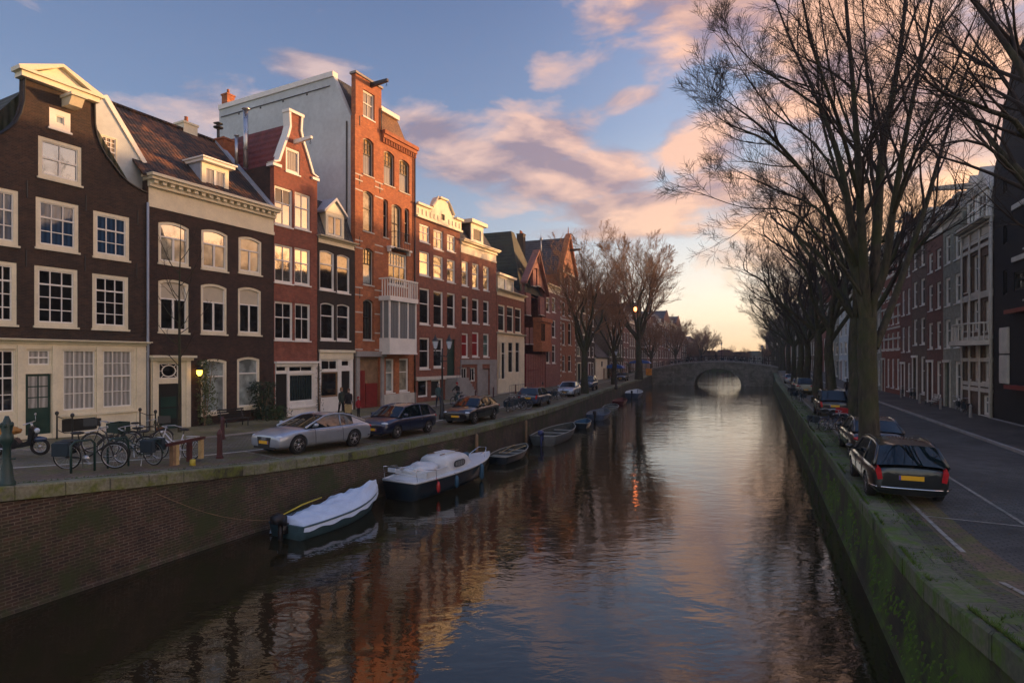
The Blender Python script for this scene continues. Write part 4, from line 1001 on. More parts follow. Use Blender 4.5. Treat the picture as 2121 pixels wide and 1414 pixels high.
b = MB(); b.tube([(cg, -.6, zap + .2), (cg, -.6, zap + 1.6)], [.12, .05], 6); b.blob((cg, -.6, zap + 1.7), (.18, .18, .22)); b.tube([(cg, -.6, zap + 1.8), (cg, -.6, zap + 2.6)], [.05, .01], 5); b.build('finial', 'lead', h.root, True)
s0_, s1_ = h.s_(1104), h.W - .05; z0, z1 = h.z_(1117, 728), h.z_(1117, 668)
b = MB(); b.prism([(s0_, 0), (s0_ + .4, -1), (s1_ - .4, -1), (s1_, 0)], z0, z0 + 1.1, 'z'); b.prism([(s0_ + .1, 0), (s0_ + .45, -.9), (s1_ - .45, -.9), (s1_ - .1, 0)], z0 + 1.1, z1, 'z'); b.prism([(s0_ - .1, 0), (s0_ + .35, -1.1), (s1_ - .35, -1.1), (s1_ + .1, 0)], z1, z1 + .5, 'z'); bay = b.build('bay_window', 'bk_tower', h.root)
b = MB()
for k in range(3): x = s0_ + .52 + k * .52; b.box(x, -.93, z0 + 1.3, x + .34, -.902, z1 - .2)
b.build('bay_glass', 'g_dark', bay)
h.shell('bk_pink', za - 1.2, D=14); zr9 = h.z_(1045, 497, 6)
b = MB(); b.add([(-.1, .45, za - 1.2), (h.W + .1, .45, za - 1.2), (cg + .5, 3.2, zr9), (cg - .5, 3.2, zr9), (-.1, 14, za - 1.2), (h.W + .1, 14, za - 1.2), (cg + .5, 14, zr9), (cg - .5, 14, zr9)], [(0, 1, 2, 3), (0, 3, 7, 4), (1, 5, 6, 2), (3, 2, 6, 7), (4, 7, 6, 5), (0, 4, 5, 1)]); b.build('roof', 'tile_green', h.root)
rr = h.yz(1031, 497, cg)
# ---- 10
h = House('plain_rose_house', 'plain rose brick house with cream cornice between the two gabled houses', 1130.5, 1160)
K = dict(mat='white', bar='white', fw=.1, rec=.08, cols=1, split=.35)
for t, bb in ((616, 647), (663, 699), (714, 752)):
    for a, c in ((1131.5, 1139), (1143.5, 1151)): h.win(a, c, t, bb, g='g_dark', **K)
zt = h.z_(1145, 606); h.wall([(0, -.9), (h.W, -.9), (h.W, zt), (0, zt)], 'bk_pink'); cornice(h, .02, h.W - .02, zt - .1, zt + .9, .5, 'ivory')
h.shell('bk_pink', zt); roof_side(h, [(.1, zt + .6), (4, zt + 3), (9, zt)], .1, h.W - .1, 'slate')
# ---- 11
h = House('striped_gable_house', 'orange brick house with banded gable glowing in the last sun', 1160.5, 1192)
K = dict(mat='stone_pale', bar='white', fw=.1, rec=.1, cols=1, split=.35)
for a, c in ((1166, 1171), (1173, 1178), (1180, 1185)): h.win(a, c, 575, 610, g='g_cream', **K)
for a, c in ((1165, 1171), (1177, 1184)):
    for t, bb in ((625, 655), (668, 715), (735, 770)): h.win(a, c, t, bb, g='g_dark', **K)
za = h.z_(1165, 560); zap = h.z_(1178, 493); cg = h.W / 2
h.wall([(0, -.9), (h.W, -.9), (h.W, za), (cg + .4, zap), (cg - .4, zap), (0, za)], 'bk_orange')
b = MB()
for k in range(22):
    z = 1.2 + k * .75
    if z < za: b.box(-.02, -.06, z, .35, -.002, z + .32); b.box(h.W - .35, -.06, z, h.W + .02, -.002, z + .32)
for z in (za, h.z_(1175, 662), h.z_(1175, 617)): b.box(.0, -.1, z - .2, h.W, -.065, z + .05)
b.build('stone_band', 'stone_pale', h.root)
b = MB()
for e, sg in ((-.3, -1), (h.W + .3, 1)): b.prism([(e, za - .5), (e, za - .05), (cg, zap + .6), (cg, zap + .1)], -.4, .4, 'y')
b.tube([(cg, 0, zap + .3), (cg, 0, zap + 1.6)], [.12, .03], 6); b.build('gable_coping', 'bk_tower', h.root)
h.shell('bk_tower', za - .6, D=14); b = MB(); b.prism([(-.05, za - .6), (h.W + .05, za - .6), (cg, zap)], .42, 14, 'y'); b.build('roof', 'slate', h.root)
s_, z_ = h.p(1181, 520); hoist(h, s_, z_, 1.6, 'black', .25)
chimney(h, .2, 6, zap - 3, zap + .2, 1.0, 'bk_h4', 3)

# ---- generic terrace houses for the far rows
def terrace(name, label, side, pxL, pxR, zt, mat, trim, floors, bays, roof='slate', glass=('g_dark',), top='cornice', shop=False, zg=None, frame='white', D=9, group=None, fw=.1, top_cols=1, ratio=.56):
    h = House(name, label, pxL, pxR, side, D, group)
    zt -= h.z0; zg = 3.6 if zg is None else zg
    fh_ = (zt - .5 - zg) / max(1, floors - 1); bw_ = h.W / bays
    for f in range(floors):
        z0 = .7 if f == 0 else zg + (f - 1) * fh_ + fh_ * .16; z1 = zg - .5 if f == 0 else zg + (f - 1) * fh_ + fh_ * .84
        if f == floors - 1 and top == 'low': z1 = z0 + (z1 - z0) * .75
        for i in range(bays):
            c = bw_ * (i + .5); ww = bw_ * ratio / 2
            if f == 0 and i == 0 and not shop:
                h.holes.append(arch_pts(c - ww, c + ww, -.4, zg - .6)); b = MB(); b.box(c - ww, .14, -.4, c + ww, .2, zg - .6); b.build('door', rnd.choice(['black', 'dark_green', 'door_red']), h.root)
                b = MB(); b.box(c - ww - .14, -.08, -.4, c - ww, -.002, zg - .6); b.box(c + ww, -.08, -.4, c + ww + .14, -.002, zg - .6); b.box(c - ww - .2, -.15, zg - .6, c + ww + .2, -.002, zg - .4); b.build('door_surround', trim, h.root); continue
            h.win_m(c - ww, c + ww, z0, z1, cols=top_cols, split=.38, mat=frame, bar=frame, g=glass[(f * 3 + i) % len(glass)], fw=fw, rec=.08)
    out = [(0, -.9), (h.W, -.9), (h.W, zt), (0, zt)]
    if top == 'gable': out = [(0, -.9), (h.W, -.9), (h.W, zt - .3), (h.W * .72, zt + .6), (h.W * .66, zt + 2.4), (h.W * .34, zt + 2.4), (h.W * .28, zt + .6), (0, zt - .3)]
    if top == 'point': out = [(0, -.9), (h.W, -.9), (h.W, zt - .3), (h.W * .5, zt + min(h.W * .55, 3.2)), (0, zt - .3)]
    h.wall(out, mat)
    if top in ('cornice', 'low'): cornice(h, .03, h.W - .03, zt - .45, zt + .3, .5, trim)
    if top == 'gable':
        b = MB(); b.box(h.W * .32, -.2, zt + 2.4, h.W * .68, .35, zt + 2.65); b.build('gable_coping', trim, h.root)
        for u0, u1 in ((-.05, h.W * .12), (h.W * .88, h.W + .05)): b = MB(); b.box(u0, -.15, zt - .35, u1, .35, zt - .2); b.build('shoulder_stone', trim, h.root); hoist(h, h.W / 2, zt + 1.9, 1.2, trim)
        c = h.W / 2; window(h.root, c - .5, c + .5, zt, zt + 1.4, cols=2, split=0, mat=frame, g='g_dark', rec=-.06, fw=.1)
    h.shell(mat, zt - .4, D=D)
    if top == 'point' or top == 'gable': b = MB(); b.prism([(.02, zt - .4), (h.W - .02, zt - .4), (h.W / 2, zt + (2.2 if top == 'gable' else min(h.W * .5, 3.0)))], .36, D, 'y'); b.build('roof', roof, h.root)
    else:
        k = min(3.0, 1.2 + h.W * .15); roof_side(h, [(.1, zt), (1.6, zt + k), (D - 2, zt + k + .2), (D - .2, zt - .1)], .05, h.W - .05, roof)
        b = MB()
        for s0 in (.06, h.W - .26): b.prism([(.2, zt - .3), (1.6, zt + k - .15), (D - 2, zt + k), (D - .3, zt - .3)], s0, s0 + .2, 'x')
        b.build('gable_wall', mat, h.root)
        if h.W > 3 and D > 5:
            c = h.W * .5; z0 = zt + .2; window(h.root, c - .6, c + .6, z0, z0 + 1.35, cols=2, split=0, mat=frame, g='g_dark', rec=.3, fw=.14, sill=False, name='dormer_window')
            b = MB(); b.box(c - .8, .15, z0 + 1.35, c + .8, 2.4, z0 + 1.55); b.box(c - .6, .45, z0 - .2, c - .52, 2.2, z0 + 1.35); b.box(c + .52, .45, z0 - .2, c + .6, 2.2, z0 + 1.35); b.build('dormer_roof', trim, h.root)
    chimney(h, .35, D * .5, zt - .2, zt + 4.2 if top != 'cornice' else zt + 3.6, .7, 'bk_r', 2)
    return h
terrace('cream_ground_floor_house', 'brown house with tall cream shopfront right of the glowing striped gable', -1, 1192.5, 1216, 16.5, 'bk_br', 'cream', 4, 2, glass=('g_dark', 'g_cream'), frame='cream')
terrace('dark_terrace_house', 'dark brown house half hidden behind the first bare tree on the left bank', -1, 1216.5, 1232, 14.0, 'bk_h4', 'white', 4, 2)
# low cream gatehouse and further rows
h = House('gatehouse', 'small pink brick gatehouse with cream gable end and shield', 1234, 1258, -1, 6)
zt = 4.1; b = MB(); h.holes.append(arch_pts(h.W * .62, h.W * .8, -.3, 2.0))
h.wall([(0, -.9), (h.W, -.9), (h.W, zt), (0, zt)], 'cream'); h.shell('bk_pink', zt - .1, D=6); roof_side(h, [(-.3, zt), (3, zt + 3.4), (6.3, zt)], -.2, h.W + .2, 'slate')
b = MB(); b.box(h.W * .62, .1, -.3, h.W * .8, .2, 2.0); b.build('door', 'wood', h.root); b = MB(); b.prism([(h.W * .45, 3.3), (h.W * .55, 3.3), (h.W * .55, 2.6), (h.W * .5, 2.3), (h.W * .45, 2.6)], -.06, -.002, 'y'); b.build('shield', 'iron', h.root)
far = [(1262, 1276, 15.5, 'bk_br', 'cornice', 'wide brown brick house behind the small gatehouse'), (1276.5, 1290, 17.5, 'bk_h4', 'gable', 'dark gabled house behind the hanging street lantern'), (1290.5, 1303, 16.0, 'bk_r', 'cornice', 'shaded red house left of the tall left bank tree'),
       (1303.5, 1316, 14.5, 'bk_br', 'cornice', 'brown house right behind the tall left bank tree'), (1316.5, 1328, 17.0, 'bk_h6', 'point', 'red pointed gable house beyond the tall left bank tree'), (1328.5, 1340, 14.8, 'bk_h4', 'cornice', 'dark flat topped house above the blue tarpaulin'),
       (1340.5, 1352, 16.2, 'bk_r', 'gable', 'shaded gable house above the orange bin'), (1352.5, 1364, 15.0, 'bk_br', 'cornice', 'brown house above the left end of the bridge'), (1364.5, 1375, 17.2, 'bk_r', 'cornice', 'red house just left of the tall purple brown block')]
far = [(a, c, z, m_, t, l) for a, c, z, m_, t, l in far]
for k, (a, c, zt, m_, tp, lb) in enumerate(far):
    terrace('canal_house', lb, -1, a, c, zt, m_, 'white', 4, 3 if k % 2 else 2, top=tp, D=8, group='far houses on the left bank', roof=('slate', 'tile_brown')[k % 2], glass=('g_dark', 'g_dark', 'g_cream'))
terrace('canal_block', 'purple brown block with pointed roof, tall among the far left bank houses', -1, 1375.5, 1388, 20, 'bk_r', 'cream', 5, 3, D=10, top='point')
for k, (a, c, zt, lb) in enumerate([(1388.5, 1400, 19, 'white framed brown block right of the tall purple brown block'), (1400.5, 1411, 21, 'tallest pointed roof far along the left bank'), (1411.5, 1424, 16, 'low brown house right of the tallest far roof'), (1424.5, 1436, 15, 'far brown house behind the bridge lamp post'), (1436.5, 1447, 15.5, 'last visible house of the left bank')]):
    terrace('canal_house', lb, -1, a, c, zt, ('bk_br', 'bk_r', 'bk_h4')[k % 3], 'cream', 4, 3, top=('cornice', 'point')[k % 2], D=10, group='far houses on the left bank', glass=('g_dark', 'g_cream'))

# ------------------------------------------------------------------ right bank
# 1: black warehouse at the right edge
h = House('black_warehouse', 'black tarred brick warehouse with pale grey shutters, rightmost on the right bank', 2058, 2400, 1, 12)
zt = 15.3; cN = h.W * .5
h.win(2100, 2125, 560, 600, g='g_dark', mat='black', bar='black', sill=False)
for pt, pb in ((395, 505), (565, 615), (676, 800)): h.win(2122, 2160, pt, pb, g='g_dark', mat='dark_green', bar='dark_green', split=.5, sill=True)
for pt, pb in ((370, 400), (468, 505), (560, 610)): h.win(2078, 2086, pt, pb, g='g_dark', mat='black', bar='black', split=0, cols=1, sill=False, fw=.05)
for k in range(4):
    for j in range(3):
        s0 = 7 + k * 3.0
        if s0 + 1.4 < h.W: h.win_m(s0, s0 + 1.4, 1.0 + j * 3.6, 3.0 + j * 3.6, g='g_dark', mat='stone', bar='black')
za = h.z_(2062, 375); zb = h.z_(2100, 120)
s1 = h.s_(2072); s2 = h.s_(2098)
out = [(0, -.9), (h.W, -.9), (h.W, 16.5), (h.W - 5, 19), (s2 + 2.5, zb + .8), (s2, zb), (s1 + .5, za + 3.6), (s1, za + 2.1), (0, za + .6)]
h.wall(out, 'bk_dark'); h.shell('bk_dark', 14.5, D=14)
b = MB(); b.prism([(.1, 14.2), (h.W - .1, 14.2), (h.W - 5, 18), (s2 + 2.5, zb)], .4, 14, 'y'); b.build('roof', 'slate', h.root)
for (pt, pb) in ((678, 732), (735, 794)):
    s0, s1_ = sorted((h.s_(2075), h.s_(2093))); b = MB(); z0, z1 = h.z_(2084, pb), h.z_(2084, pt); b.box(s0, -.12, z0, s1_, -.04, z1); b.box(s0 + .06, -.15, z0 + .1, s1_ - .06, -.121, z1 - .1); b.build('shutter', 'stone_pale', h.root)
b = MB()
for py in (645, 802):
    b = MB(); z_ = h.z_(2110, py); b.box(h.s_(2102), -.5, z_ - .1, h.s_(2102) + 4, -.002, z_ + .12); b.build('red_awning', 'door_red', h.root)
b = MB()
for py in (425, 535): z_ = h.z_(2112, py); b.box(h.s_(2100), -.12, z_ - .12, h.s_(2100) + 3, -.002, z_ + .15)
b.build('stone_band', 'stone_pale', h.root)
b = MB(); b.box(-.05, -.25, -.9, 6, -.002, h.z_(2070, 868)); b.build('stone_plinth', 'stone', h.root)
pipe(h, [(.0, -.12, za), (.0, -.12, -.2)], .08, 'stone_pale', 'drain_pipe')
# 2: ornate stone trimmed house
h = House('balconied_stone_house', 'ornate house of brick and pale stone with bowed balcony and tall gabled dormers', 1994.5, 2057.5, 1, 10)
K = dict(mat='stone_pale', bar='white', fw=.1, rec=.12, cols=1, split=.35)
for (pt, pb) in ((527, 605), (622, 685)):
    for a, c in ((1998, 2010), (2014, 2030), (2038, 2052)): h.win(a, c, pt, pb, g='g_dark', **K)
for (pt, pb, gg) in ((712, 790, 'g_dark'),):
    h.win(2000, 2012, pt, pb, g=gg, **K); h.win(2016, 2030, pt, pb, g='g_red', **K); h.win(2037, 2050, pt, pb, g=gg, **K)
h.win(2034, 2050, 818, 860, g='g_lace', **dict(K, mat='white')); 
zt = (h.z_(1996, 492) + h.z_(2056, 464)) / 2
h.wall([(0, -.9), (h.W, -.9), (h.W, zt), (0, zt)], 'bk_br')
b = MB()
for py in (500, 515, 611, 616, 700, 745, 795, 806): z_ = h.z_(2025, py); b.box(0, -.1, z_ - .12, h.W, -.002, z_ + .12)
for px in (1996, 2012, 2033, 2055): s_ = h.s_(px); b.box(s_ - .14, -.14, -.9, s_ + .14, -.101, zt)
b.build('stone_trim', 'stone_pale', h.root); cornice(h, 0, h.W, zt - .5, zt + .4, .6, 'stone_pale')
z_ = h.z_(2025, 706); b = MB(); n = 14
arc = [(h.W / 2 + (h.W / 2 - .2) * math.cos(PI * i / n), -.15 - 1.0 * math.sin(PI * i / n)) for i in range(n + 1)]
b.prism([(h.W / 2 + (h.W / 2 - .1) * math.cos(PI * i / n), -.15 - 1.15 * math.sin(PI * i / n)) for i in range(n + 1)], z_ - .3, z_, 'z'); b.tube([(x, y, z_ + 1.05) for x, y in arc], .06, 5)
for x, y in arc: b.tube([(x, y, z_), (x, y, z_ + 1.05)], .04, 4)
b.build('bowed_balcony', 'stone_pale', h.root)
h.shell('bk_br', zt)
for a, c, ap in ((.5, 3.0, h.z_(2030, 366, 1)), (h.W - 3.2, h.W - .6, h.z_(2030, 366, 1) + .5)):
    z0, z1 = zt + .3, zt + 2.3; window(h.root, a + .4, c - .4, z0, z1, cols=2, split=.4, mat='white', g='g_dark', rec=.0, fw=.2, sill=False, name='dormer_window')
    b = MB(); b.prism([(a, z1), (c, z1), ((a + c) / 2, z1 + 1.6)], -.1, 3.5, 'y'); b.box(a + .1, .14, z0, a + .4, 3, z1); b.box(c - .4, .14, z0, c - .1, 3, z1); b.build('dormer_gable', 'stone_pale', h.root)
roof_side(h, [(.1, zt + .2), (2.2, zt + 3.6), (8, zt + 3.8), (9.8, zt)], .05, h.W - .05, 'slate')
b = MB()
for s0 in (.06, h.W - .26): b.prism([(.2, zt - .3), (2.2, zt + 3.4), (8, zt + 3.6), (9.6, zt - .3)], s0, s0 + .2, 'x')
b.build('gable_wall', 'bk_br', h.root)
hoist(h, h.W * .4, zt + 3.0, 2.2, 'stone_pale', .25)
chimney(h, h.W - .5, 4, zt + 2, zt + 6.2, .8, 'bk_r', 3)

def rterr(name, label, a, c, pyt, mat, trim, floors, bays, zg=None, **k):
    h0 = on_line(facR, (a + c) / 2); zt = CZ + (HY - pyt) / F * h0[1]
    return terrace(name, label, 1, a, c, zt, mat, trim, floors, bays, zg=zg, **k)
GR = 'terraced houses on the right bank'
rterr('grey_green_house', 'grey green painted house with tall pale windows beside the ornate stone house', 1953.5, 1994, 452, 'bk_grey', 'stone_pale', 4, 2, 4.0, fw=.16, group=GR)
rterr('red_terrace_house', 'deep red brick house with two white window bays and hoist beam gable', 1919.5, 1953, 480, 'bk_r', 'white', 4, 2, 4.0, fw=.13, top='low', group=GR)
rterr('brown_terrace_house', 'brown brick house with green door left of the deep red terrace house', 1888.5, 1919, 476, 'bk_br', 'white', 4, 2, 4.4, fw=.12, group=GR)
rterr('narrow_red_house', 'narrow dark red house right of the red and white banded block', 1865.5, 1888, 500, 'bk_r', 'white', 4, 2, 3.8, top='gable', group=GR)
hb = rterr('banded_house', 'red brick house with white bands and grey ground floor behind the big elm', 1826, 1865, 516, 'bk_red', 'stone_pale', 5, 4, 4.2, fw=.12, group=GR)
b = MB(); z_ = 4.2
for k in range(9): z = 4.6 + k * 1.1; b.box(0, -.05, z, hb.W, -.003, z + .2)
b.build('stone_band', 'stone_pale', hb.root)
rterr('tall_grey_house', 'tall grey house mostly hidden by the trunk of the big elm', 1800, 1825, 540, 'bk_grey', 'white', 5, 3, 4, group=GR)
h = rterr('white_block', 'pale blue white plastered building seen between the elm trunks', 1738, 1777, 612, 'grey_plaster', 'white', 4, 4, 4, group=GR)
rterr('brown_gap_house', 'brown house filling the gap right of the pale blue white building', 1778, 1799, 560, 'bk_br', 'white', 4, 3, 4, group=GR)
for k, (a, c, py, mt, lb) in enumerate([(1712, 1737, 628, 'bk_grey', 'grey house left of the pale blue white building'), (1694, 1711, 600, 'bk_red', 'orange red house seen between two elm trunks'), (1678, 1693, 618, 'bk_br', 'brown house behind the third elm trunk'), (1664, 1677, 625, 'bk_r', 'shaded red house left of the third elm'),
                                        (1650, 1663, 640, 'bk_br', 'brown house above the parked vans'), (1638, 1649, 640, 'bk_grey', 'grey house near the right end of the bridge'), (1626, 1637, 652, 'bk_orange', 'orange house at the right end of the bridge'), (1614, 1625, 660, 'bk_r', 'red house behind the right bridge head'), (1602, 1613, 668, 'bk_br', 'brown house beyond the right bridge head'), (1592, 1601, 672, 'bk_h4', 'dark house far behind the bridge arch'), (1582, 1591, 690, 'bk_r', 'last red house of the right bank')]):
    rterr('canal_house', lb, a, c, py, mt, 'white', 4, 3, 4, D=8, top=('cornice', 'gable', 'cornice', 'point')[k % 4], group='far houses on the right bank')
# ------------------------------------------------------------------ trees
def bark(name, c1, c2, green):
    m, N, L, b = newmat(name); v = coord(N)
    mp = N.new('ShaderNodeMapping'); mp.inputs['Scale'].default_value = (1, 1, .25); L.new(v, mp.inputs[0])
    n1 = noise_n(N, L, mp.outputs[0], 9, 5, .6); n2 = noise_n(N, L, v, 1.1, 4)
    c = ramp(N, L, n1, [(.3, c1), (.7, c2)]); c = mixc(N, L, mth(N, L, 'MULTIPLY', ramp(N, L, n2, [(.4, 0.0), (.65, 1.0)]), .75), c, green)
    L.new(c, b.inputs['Base Color']); b.inputs['Roughness'].default_value = .9; bump(N, L, b, n1, 1.0, .07); return m
M['bark'] = bark('elm_bark', (.014, .012, .009), (.085, .07, .045), (.045, .055, .014))
M['twig'] = pm('twig_bark', (.030, .020, .014), .85, .3)
M['twig_red'] = pm('reddish_twigs', (.26, .14, .07), .85, .3)
class Grow:
    def __init__(s, seed, twig_r=.007): s.b = MB(); s.r = random.Random(seed); s.tr = twig_r; s.n = 0
    def branch(s, p, d, L_, r, level, up=.25, kids=None, segs=None):
        R_ = s.r; p = Vector(p); d = Vector(d).normalized(); segs = segs or (6, 6, 5, 3, 2)[min(level, 4)]
        pts = [p.copy()]; rad = [r]; dirs = [d.copy()]
        wig = (.09, .11, .13, .15, .15)[min(level, 4)]
        end = max(s.tr * .7, r * (.22 if level < 3 else .5))
        for i in range(segs):
            d = (d + Vector((R_.gauss(0, wig), R_.gauss(0, wig), R_.gauss(0, wig) * .6)) + Vector((0, 0, up / segs))).normalized()
            p = p + d * (L_ / segs); pts.append(p.copy()); dirs.append(d.copy()); rad.append(r + (end - r) * (i + 1) / segs)
        s.b.tube(pts, rad, (7, 5, 4, 3, 3)[min(level, 4)], cap=False); s.n += 1
        s.kids(pts, dirs, rad, L_, level, kids)
    def kids(s, pts, dirs, rad, L_, level, n=None, t0=.25):
        R_ = s.r
        if level >= s.maxl: return
        n = n if n is not None else s.counts[level]
        for k in range(n):
            t = t0 + (1 - t0) * (k + R_.random()) / n; x = t * (len(pts) - 1); i = min(int(x), len(pts) - 2); f = x - i
            p = pts[i].lerp(pts[i + 1], f); d = dirs[min(i + 1, len(dirs) - 1)]; r = rad[i] + (rad[i + 1] - rad[i]) * f
            a = R_.uniform(.35, .8) if level > 0 else R_.uniform(.32, .7)
            o = d.orthogonal().normalized(); o.rotate(Matrix.Rotation(R_.uniform(0, 2 * PI), 3, d))
            nd = d * math.cos(a) + o * math.sin(a)
            nl = L_ * (1 - t * .55) * R_.uniform(.45, .8) * s.shrink * (1 if level < 2 else .9)
            if nl < .25: nl = .25
            s.branch(p, nd, nl, max(s.tr, min(r * .62, .02 * nl + .004)), level + 1, up=.30 if level < 2 else .12)
        # a fork at the tip
        if level < s.maxl: s.branch(pts[-1], dirs[-1], L_ * .3, rad[-1], max(level + 1, 2), up=.1)
def smooth_path(q, n=3):
    out = []
    for i in range(len(q) - 1):
        a, b_, c, d = q[max(i - 1, 0)], q[i], q[i + 1], q[min(i + 2, len(q) - 1)]
        for k in range(n):
            t = k / n; out.append(tuple(.5 * ((2 * b_[j]) + (-a[j] + c[j]) * t + (2 * a[j] - 5 * b_[j] + 4 * c[j] - d[j]) * t * t + (-a[j] + 3 * b_[j] - 3 * c[j] + d[j]) * t ** 3) for j in range(len(b_))))
    out.append(tuple(q[-1])); return out
big = [None]
def make_tree(label, seed, H_, tr, fork, nl, spread, twigmat='twig', counts=(9, 7, 5), maxl=3, name='elm_tree', limbs=None, twig_r=.009, group='bare elms along the canal', lean=(0, 0)):
    root = empty(name, (0, 0, 0)); tag(root, label, 'tree', group)
    g = Grow(seed, twig_r); g.counts = counts; g.maxl = maxl; g.shrink = 1.0
    t = MB(); R_ = g.r
    if limbs is None:
        limbs = []
        tp = [(0, 0, -.1), (.02, 0, fork * .35), (R_.gauss(0, .1) + lean[0] * .5, R_.gauss(0, .1) + lean[1] * .5, fork * .7), (lean[0], lean[1], fork)]
        trunk = [(x, y, z, tr * (1.25 if i == 0 else 1 - .12 * i)) for i, (x, y, z) in enumerate(tp)]
        a0 = R_.random() * 6
        for k in range(nl):
            a = a0 + 2 * PI * k / nl + R_.uniform(-.3, .3); sp = spread * R_.uniform(.35, 1.1); hh = (H_ - fork) * R_.uniform(.72, 1.0); z0 = fork * R_.uniform(.82, 1.0)
            e = Vector((math.cos(a), math.sin(a), 0)); l = []
            for i in range(6):
                u = i / 5; w_ = sp * (u ** .8) ; l.append((lean[0] + e.x * w_ + R_.gauss(0, .12 * i), lean[1] + e.y * w_ + R_.gauss(0, .12 * i), z0 + hh * u * (1 - .12 * u * sp / 3), tr * .40 * (1 - u) ** .9 + .012))
            limbs.append(l)
    else: trunk = limbs[0]; limbs = limbs[1:]
    tp = smooth_path(trunk, 4); t.tube([q[:3] for q in tp], [q[3] for q in tp], 14, cap=False)
    for l in limbs:
        q = smooth_path(l, 3); pts = [Vector(x[:3]) for x in q]; rad = [max(.012, x[3]) for x in q]
        k = max(2, int(len(pts) * .62)); t.tube(pts[:k + 1], rad[:k + 1], 8, cap=False); g.b.tube(pts[k:], rad[k:], 6, cap=False)
        dirs = [(pts[min(i + 1, len(pts) - 1)] - pts[max(0, i - 1)]).normalized() for i in range(len(pts))]
        Ls = sum((pts[i + 1] - pts[i]).length for i in range(len(pts) - 1)); g.kids(pts, dirs, rad, Ls * (.75 if trunk is not big[0] else .52), 0, t0=.22)
    t.build('trunk', 'bark', root, True); g.b.build('crown', twigmat, root, True)
    return root
def put(o, x, y, z, rz=0, s=1.0, label=None, parent=None):
    o.location = (x, y, z); o.rotation_euler = (0, 0, rz); o.scale = (s, s, s)
    if label: o['label'] = label
    return o

# the big elm between the parked cars: its limbs as they grow in the photo, spread in depth
TY = 19.5; TX = 12.05; TZ = zR(TX, TY)
def W3(px, py, dy, r): Y = TY + dy; r *= .70; return ((px - CX) / F * Y - TX, dy, CZ + (HY - py) / F * Y - TZ, r)
big = [[(0, 0, -.1, .42), (-.02, 0, .9, .33), (-.06, 0, 2.4, .29), (-.10, 0, 3.6, .29), (-.1, 0, 5.0, .28)],
       [W3(1793, 670, 0, .24), W3(1776, 560, .1, .21), W3(1760, 440, .3, .17), W3(1735, 320, .6, .13), W3(1690, 200, .9, .09), W3(1640, 90, 1.2, .06), W3(1590, -40, 1.4, .03)],
       [W3(1797, 660, 0, .22), W3(1786, 500, -.3, .19), W3(1777, 330, -.7, .15), W3(1766, 170, -1.0, .10), W3(1752, 0, -1.2, .07), W3(1745, -160, -1.4, .03)],
       [W3(1803, 660, 0, .26), W3(1815, 500, .3, .23), W3(1826, 330, .8, .19), W3(1852, 180, 1.3, .14), W3(1872, 40, 1.7, .09), W3(1885, -150, 2.2, .04)],
       [W3(1800, 640, 0, .20), W3(1832, 560, -.4, .18), W3(1852, 420, -1.0, .15), W3(1874, 290, -1.5, .11), W3(1902, 150, -1.9, .08), W3(1930, 0, -2.3, .05), W3(1945, -140, -2.6, .03)],
       [W3(1812, 720, 0, .19), W3(1850, 625, .4, .16), W3(1890, 510, .9, .13), W3(1925, 400, 1.3, .11), W3(1965, 260, 1.7, .08), W3(2012, 120, 2.2, .05), W3(2060, 0, 2.6, .03)],
       [W3(1776, 560, .1, .12), W3(1722, 440, -.4, .10), W3(1645, 335, -1.0, .08), W3(1575, 262, -1.5, .05), W3(1500, 205, -2.0, .02)],
       [W3(1784, 600, 0, .11), W3(1740, 500, .6, .09), W3(1690, 430, 1.2, .07), W3(1600, 390, 1.8, .045), W3(1520, 350, 2.2, .02)],
       [W3(1762, 440, .3, .10), W3(1730, 350, 1.4, .08), W3(1700, 230, 2.4, .06), W3(1690, 80, 3.0, .03)],
       [W3(1782, 420, -.4, .10), W3(1740, 260, -2.2, .08), W3(1690, 120, -3.2, .06), W3(1650, -60, -3.8, .03)],
       [W3(1826, 330, .8, .10), W3(1800, 200, 2.6, .08), W3(1790, 60, 3.6, .05), W3(1780, -100, 4.2, .03)],
       [W3(1850, 440, -1.0, .10), W3(1900, 300, -2.8, .07), W3(1960, 180, -3.6, .05), W3(2010, 60, -4.2, .03)],
       [W3(1700, 225, .8, .06), W3(1620, 170, .6, .05), W3(1560, 130, .4, .03), W3(1500, 60, .2, .015)],
       [W3(1772, 540, 0, .09), W3(1700, 400, -1.2, .07), W3(1600, 300, -2.2, .05), W3(1520, 262, -3, .03), W3(1480, 240, -3.4, .012)],
       [W3(1790, 620, 0, .08), W3(1720, 520, -.8, .06), W3(1640, 440, -1.4, .045), W3(1540, 430, -2, .02), W3(1450, 400, -2.4, .01)],
       [W3(1750, 400, .3, .07), W3(1690, 300, 1.0, .055), W3(1600, 230, 1.8, .04), W3(1520, 120, 2.4, .02), W3(1480, 40, 2.8, .01)],
       [W3(1815, 560, .2, .09), W3(1800, 380, 1.6, .07), W3(1720, 150, 2.2, .05), W3(1690, -60, 2.6, .02)],
       [W3(1830, 500, .2, .09), W3(1900, 330, 1.6, .07), W3(1990, 200, 2.6, .05), W3(2080, 130, 3.2, .02)]]
t1 = make_tree('biggest elm, thick mossy trunk rising between the two nearest cars on the right bank', 5, 0, 0, 0, 0, 0, 'twig', (9, 6, 5, 2), 4, limbs=big, twig_r=.0045)
put(t1, TX, TY, TZ)
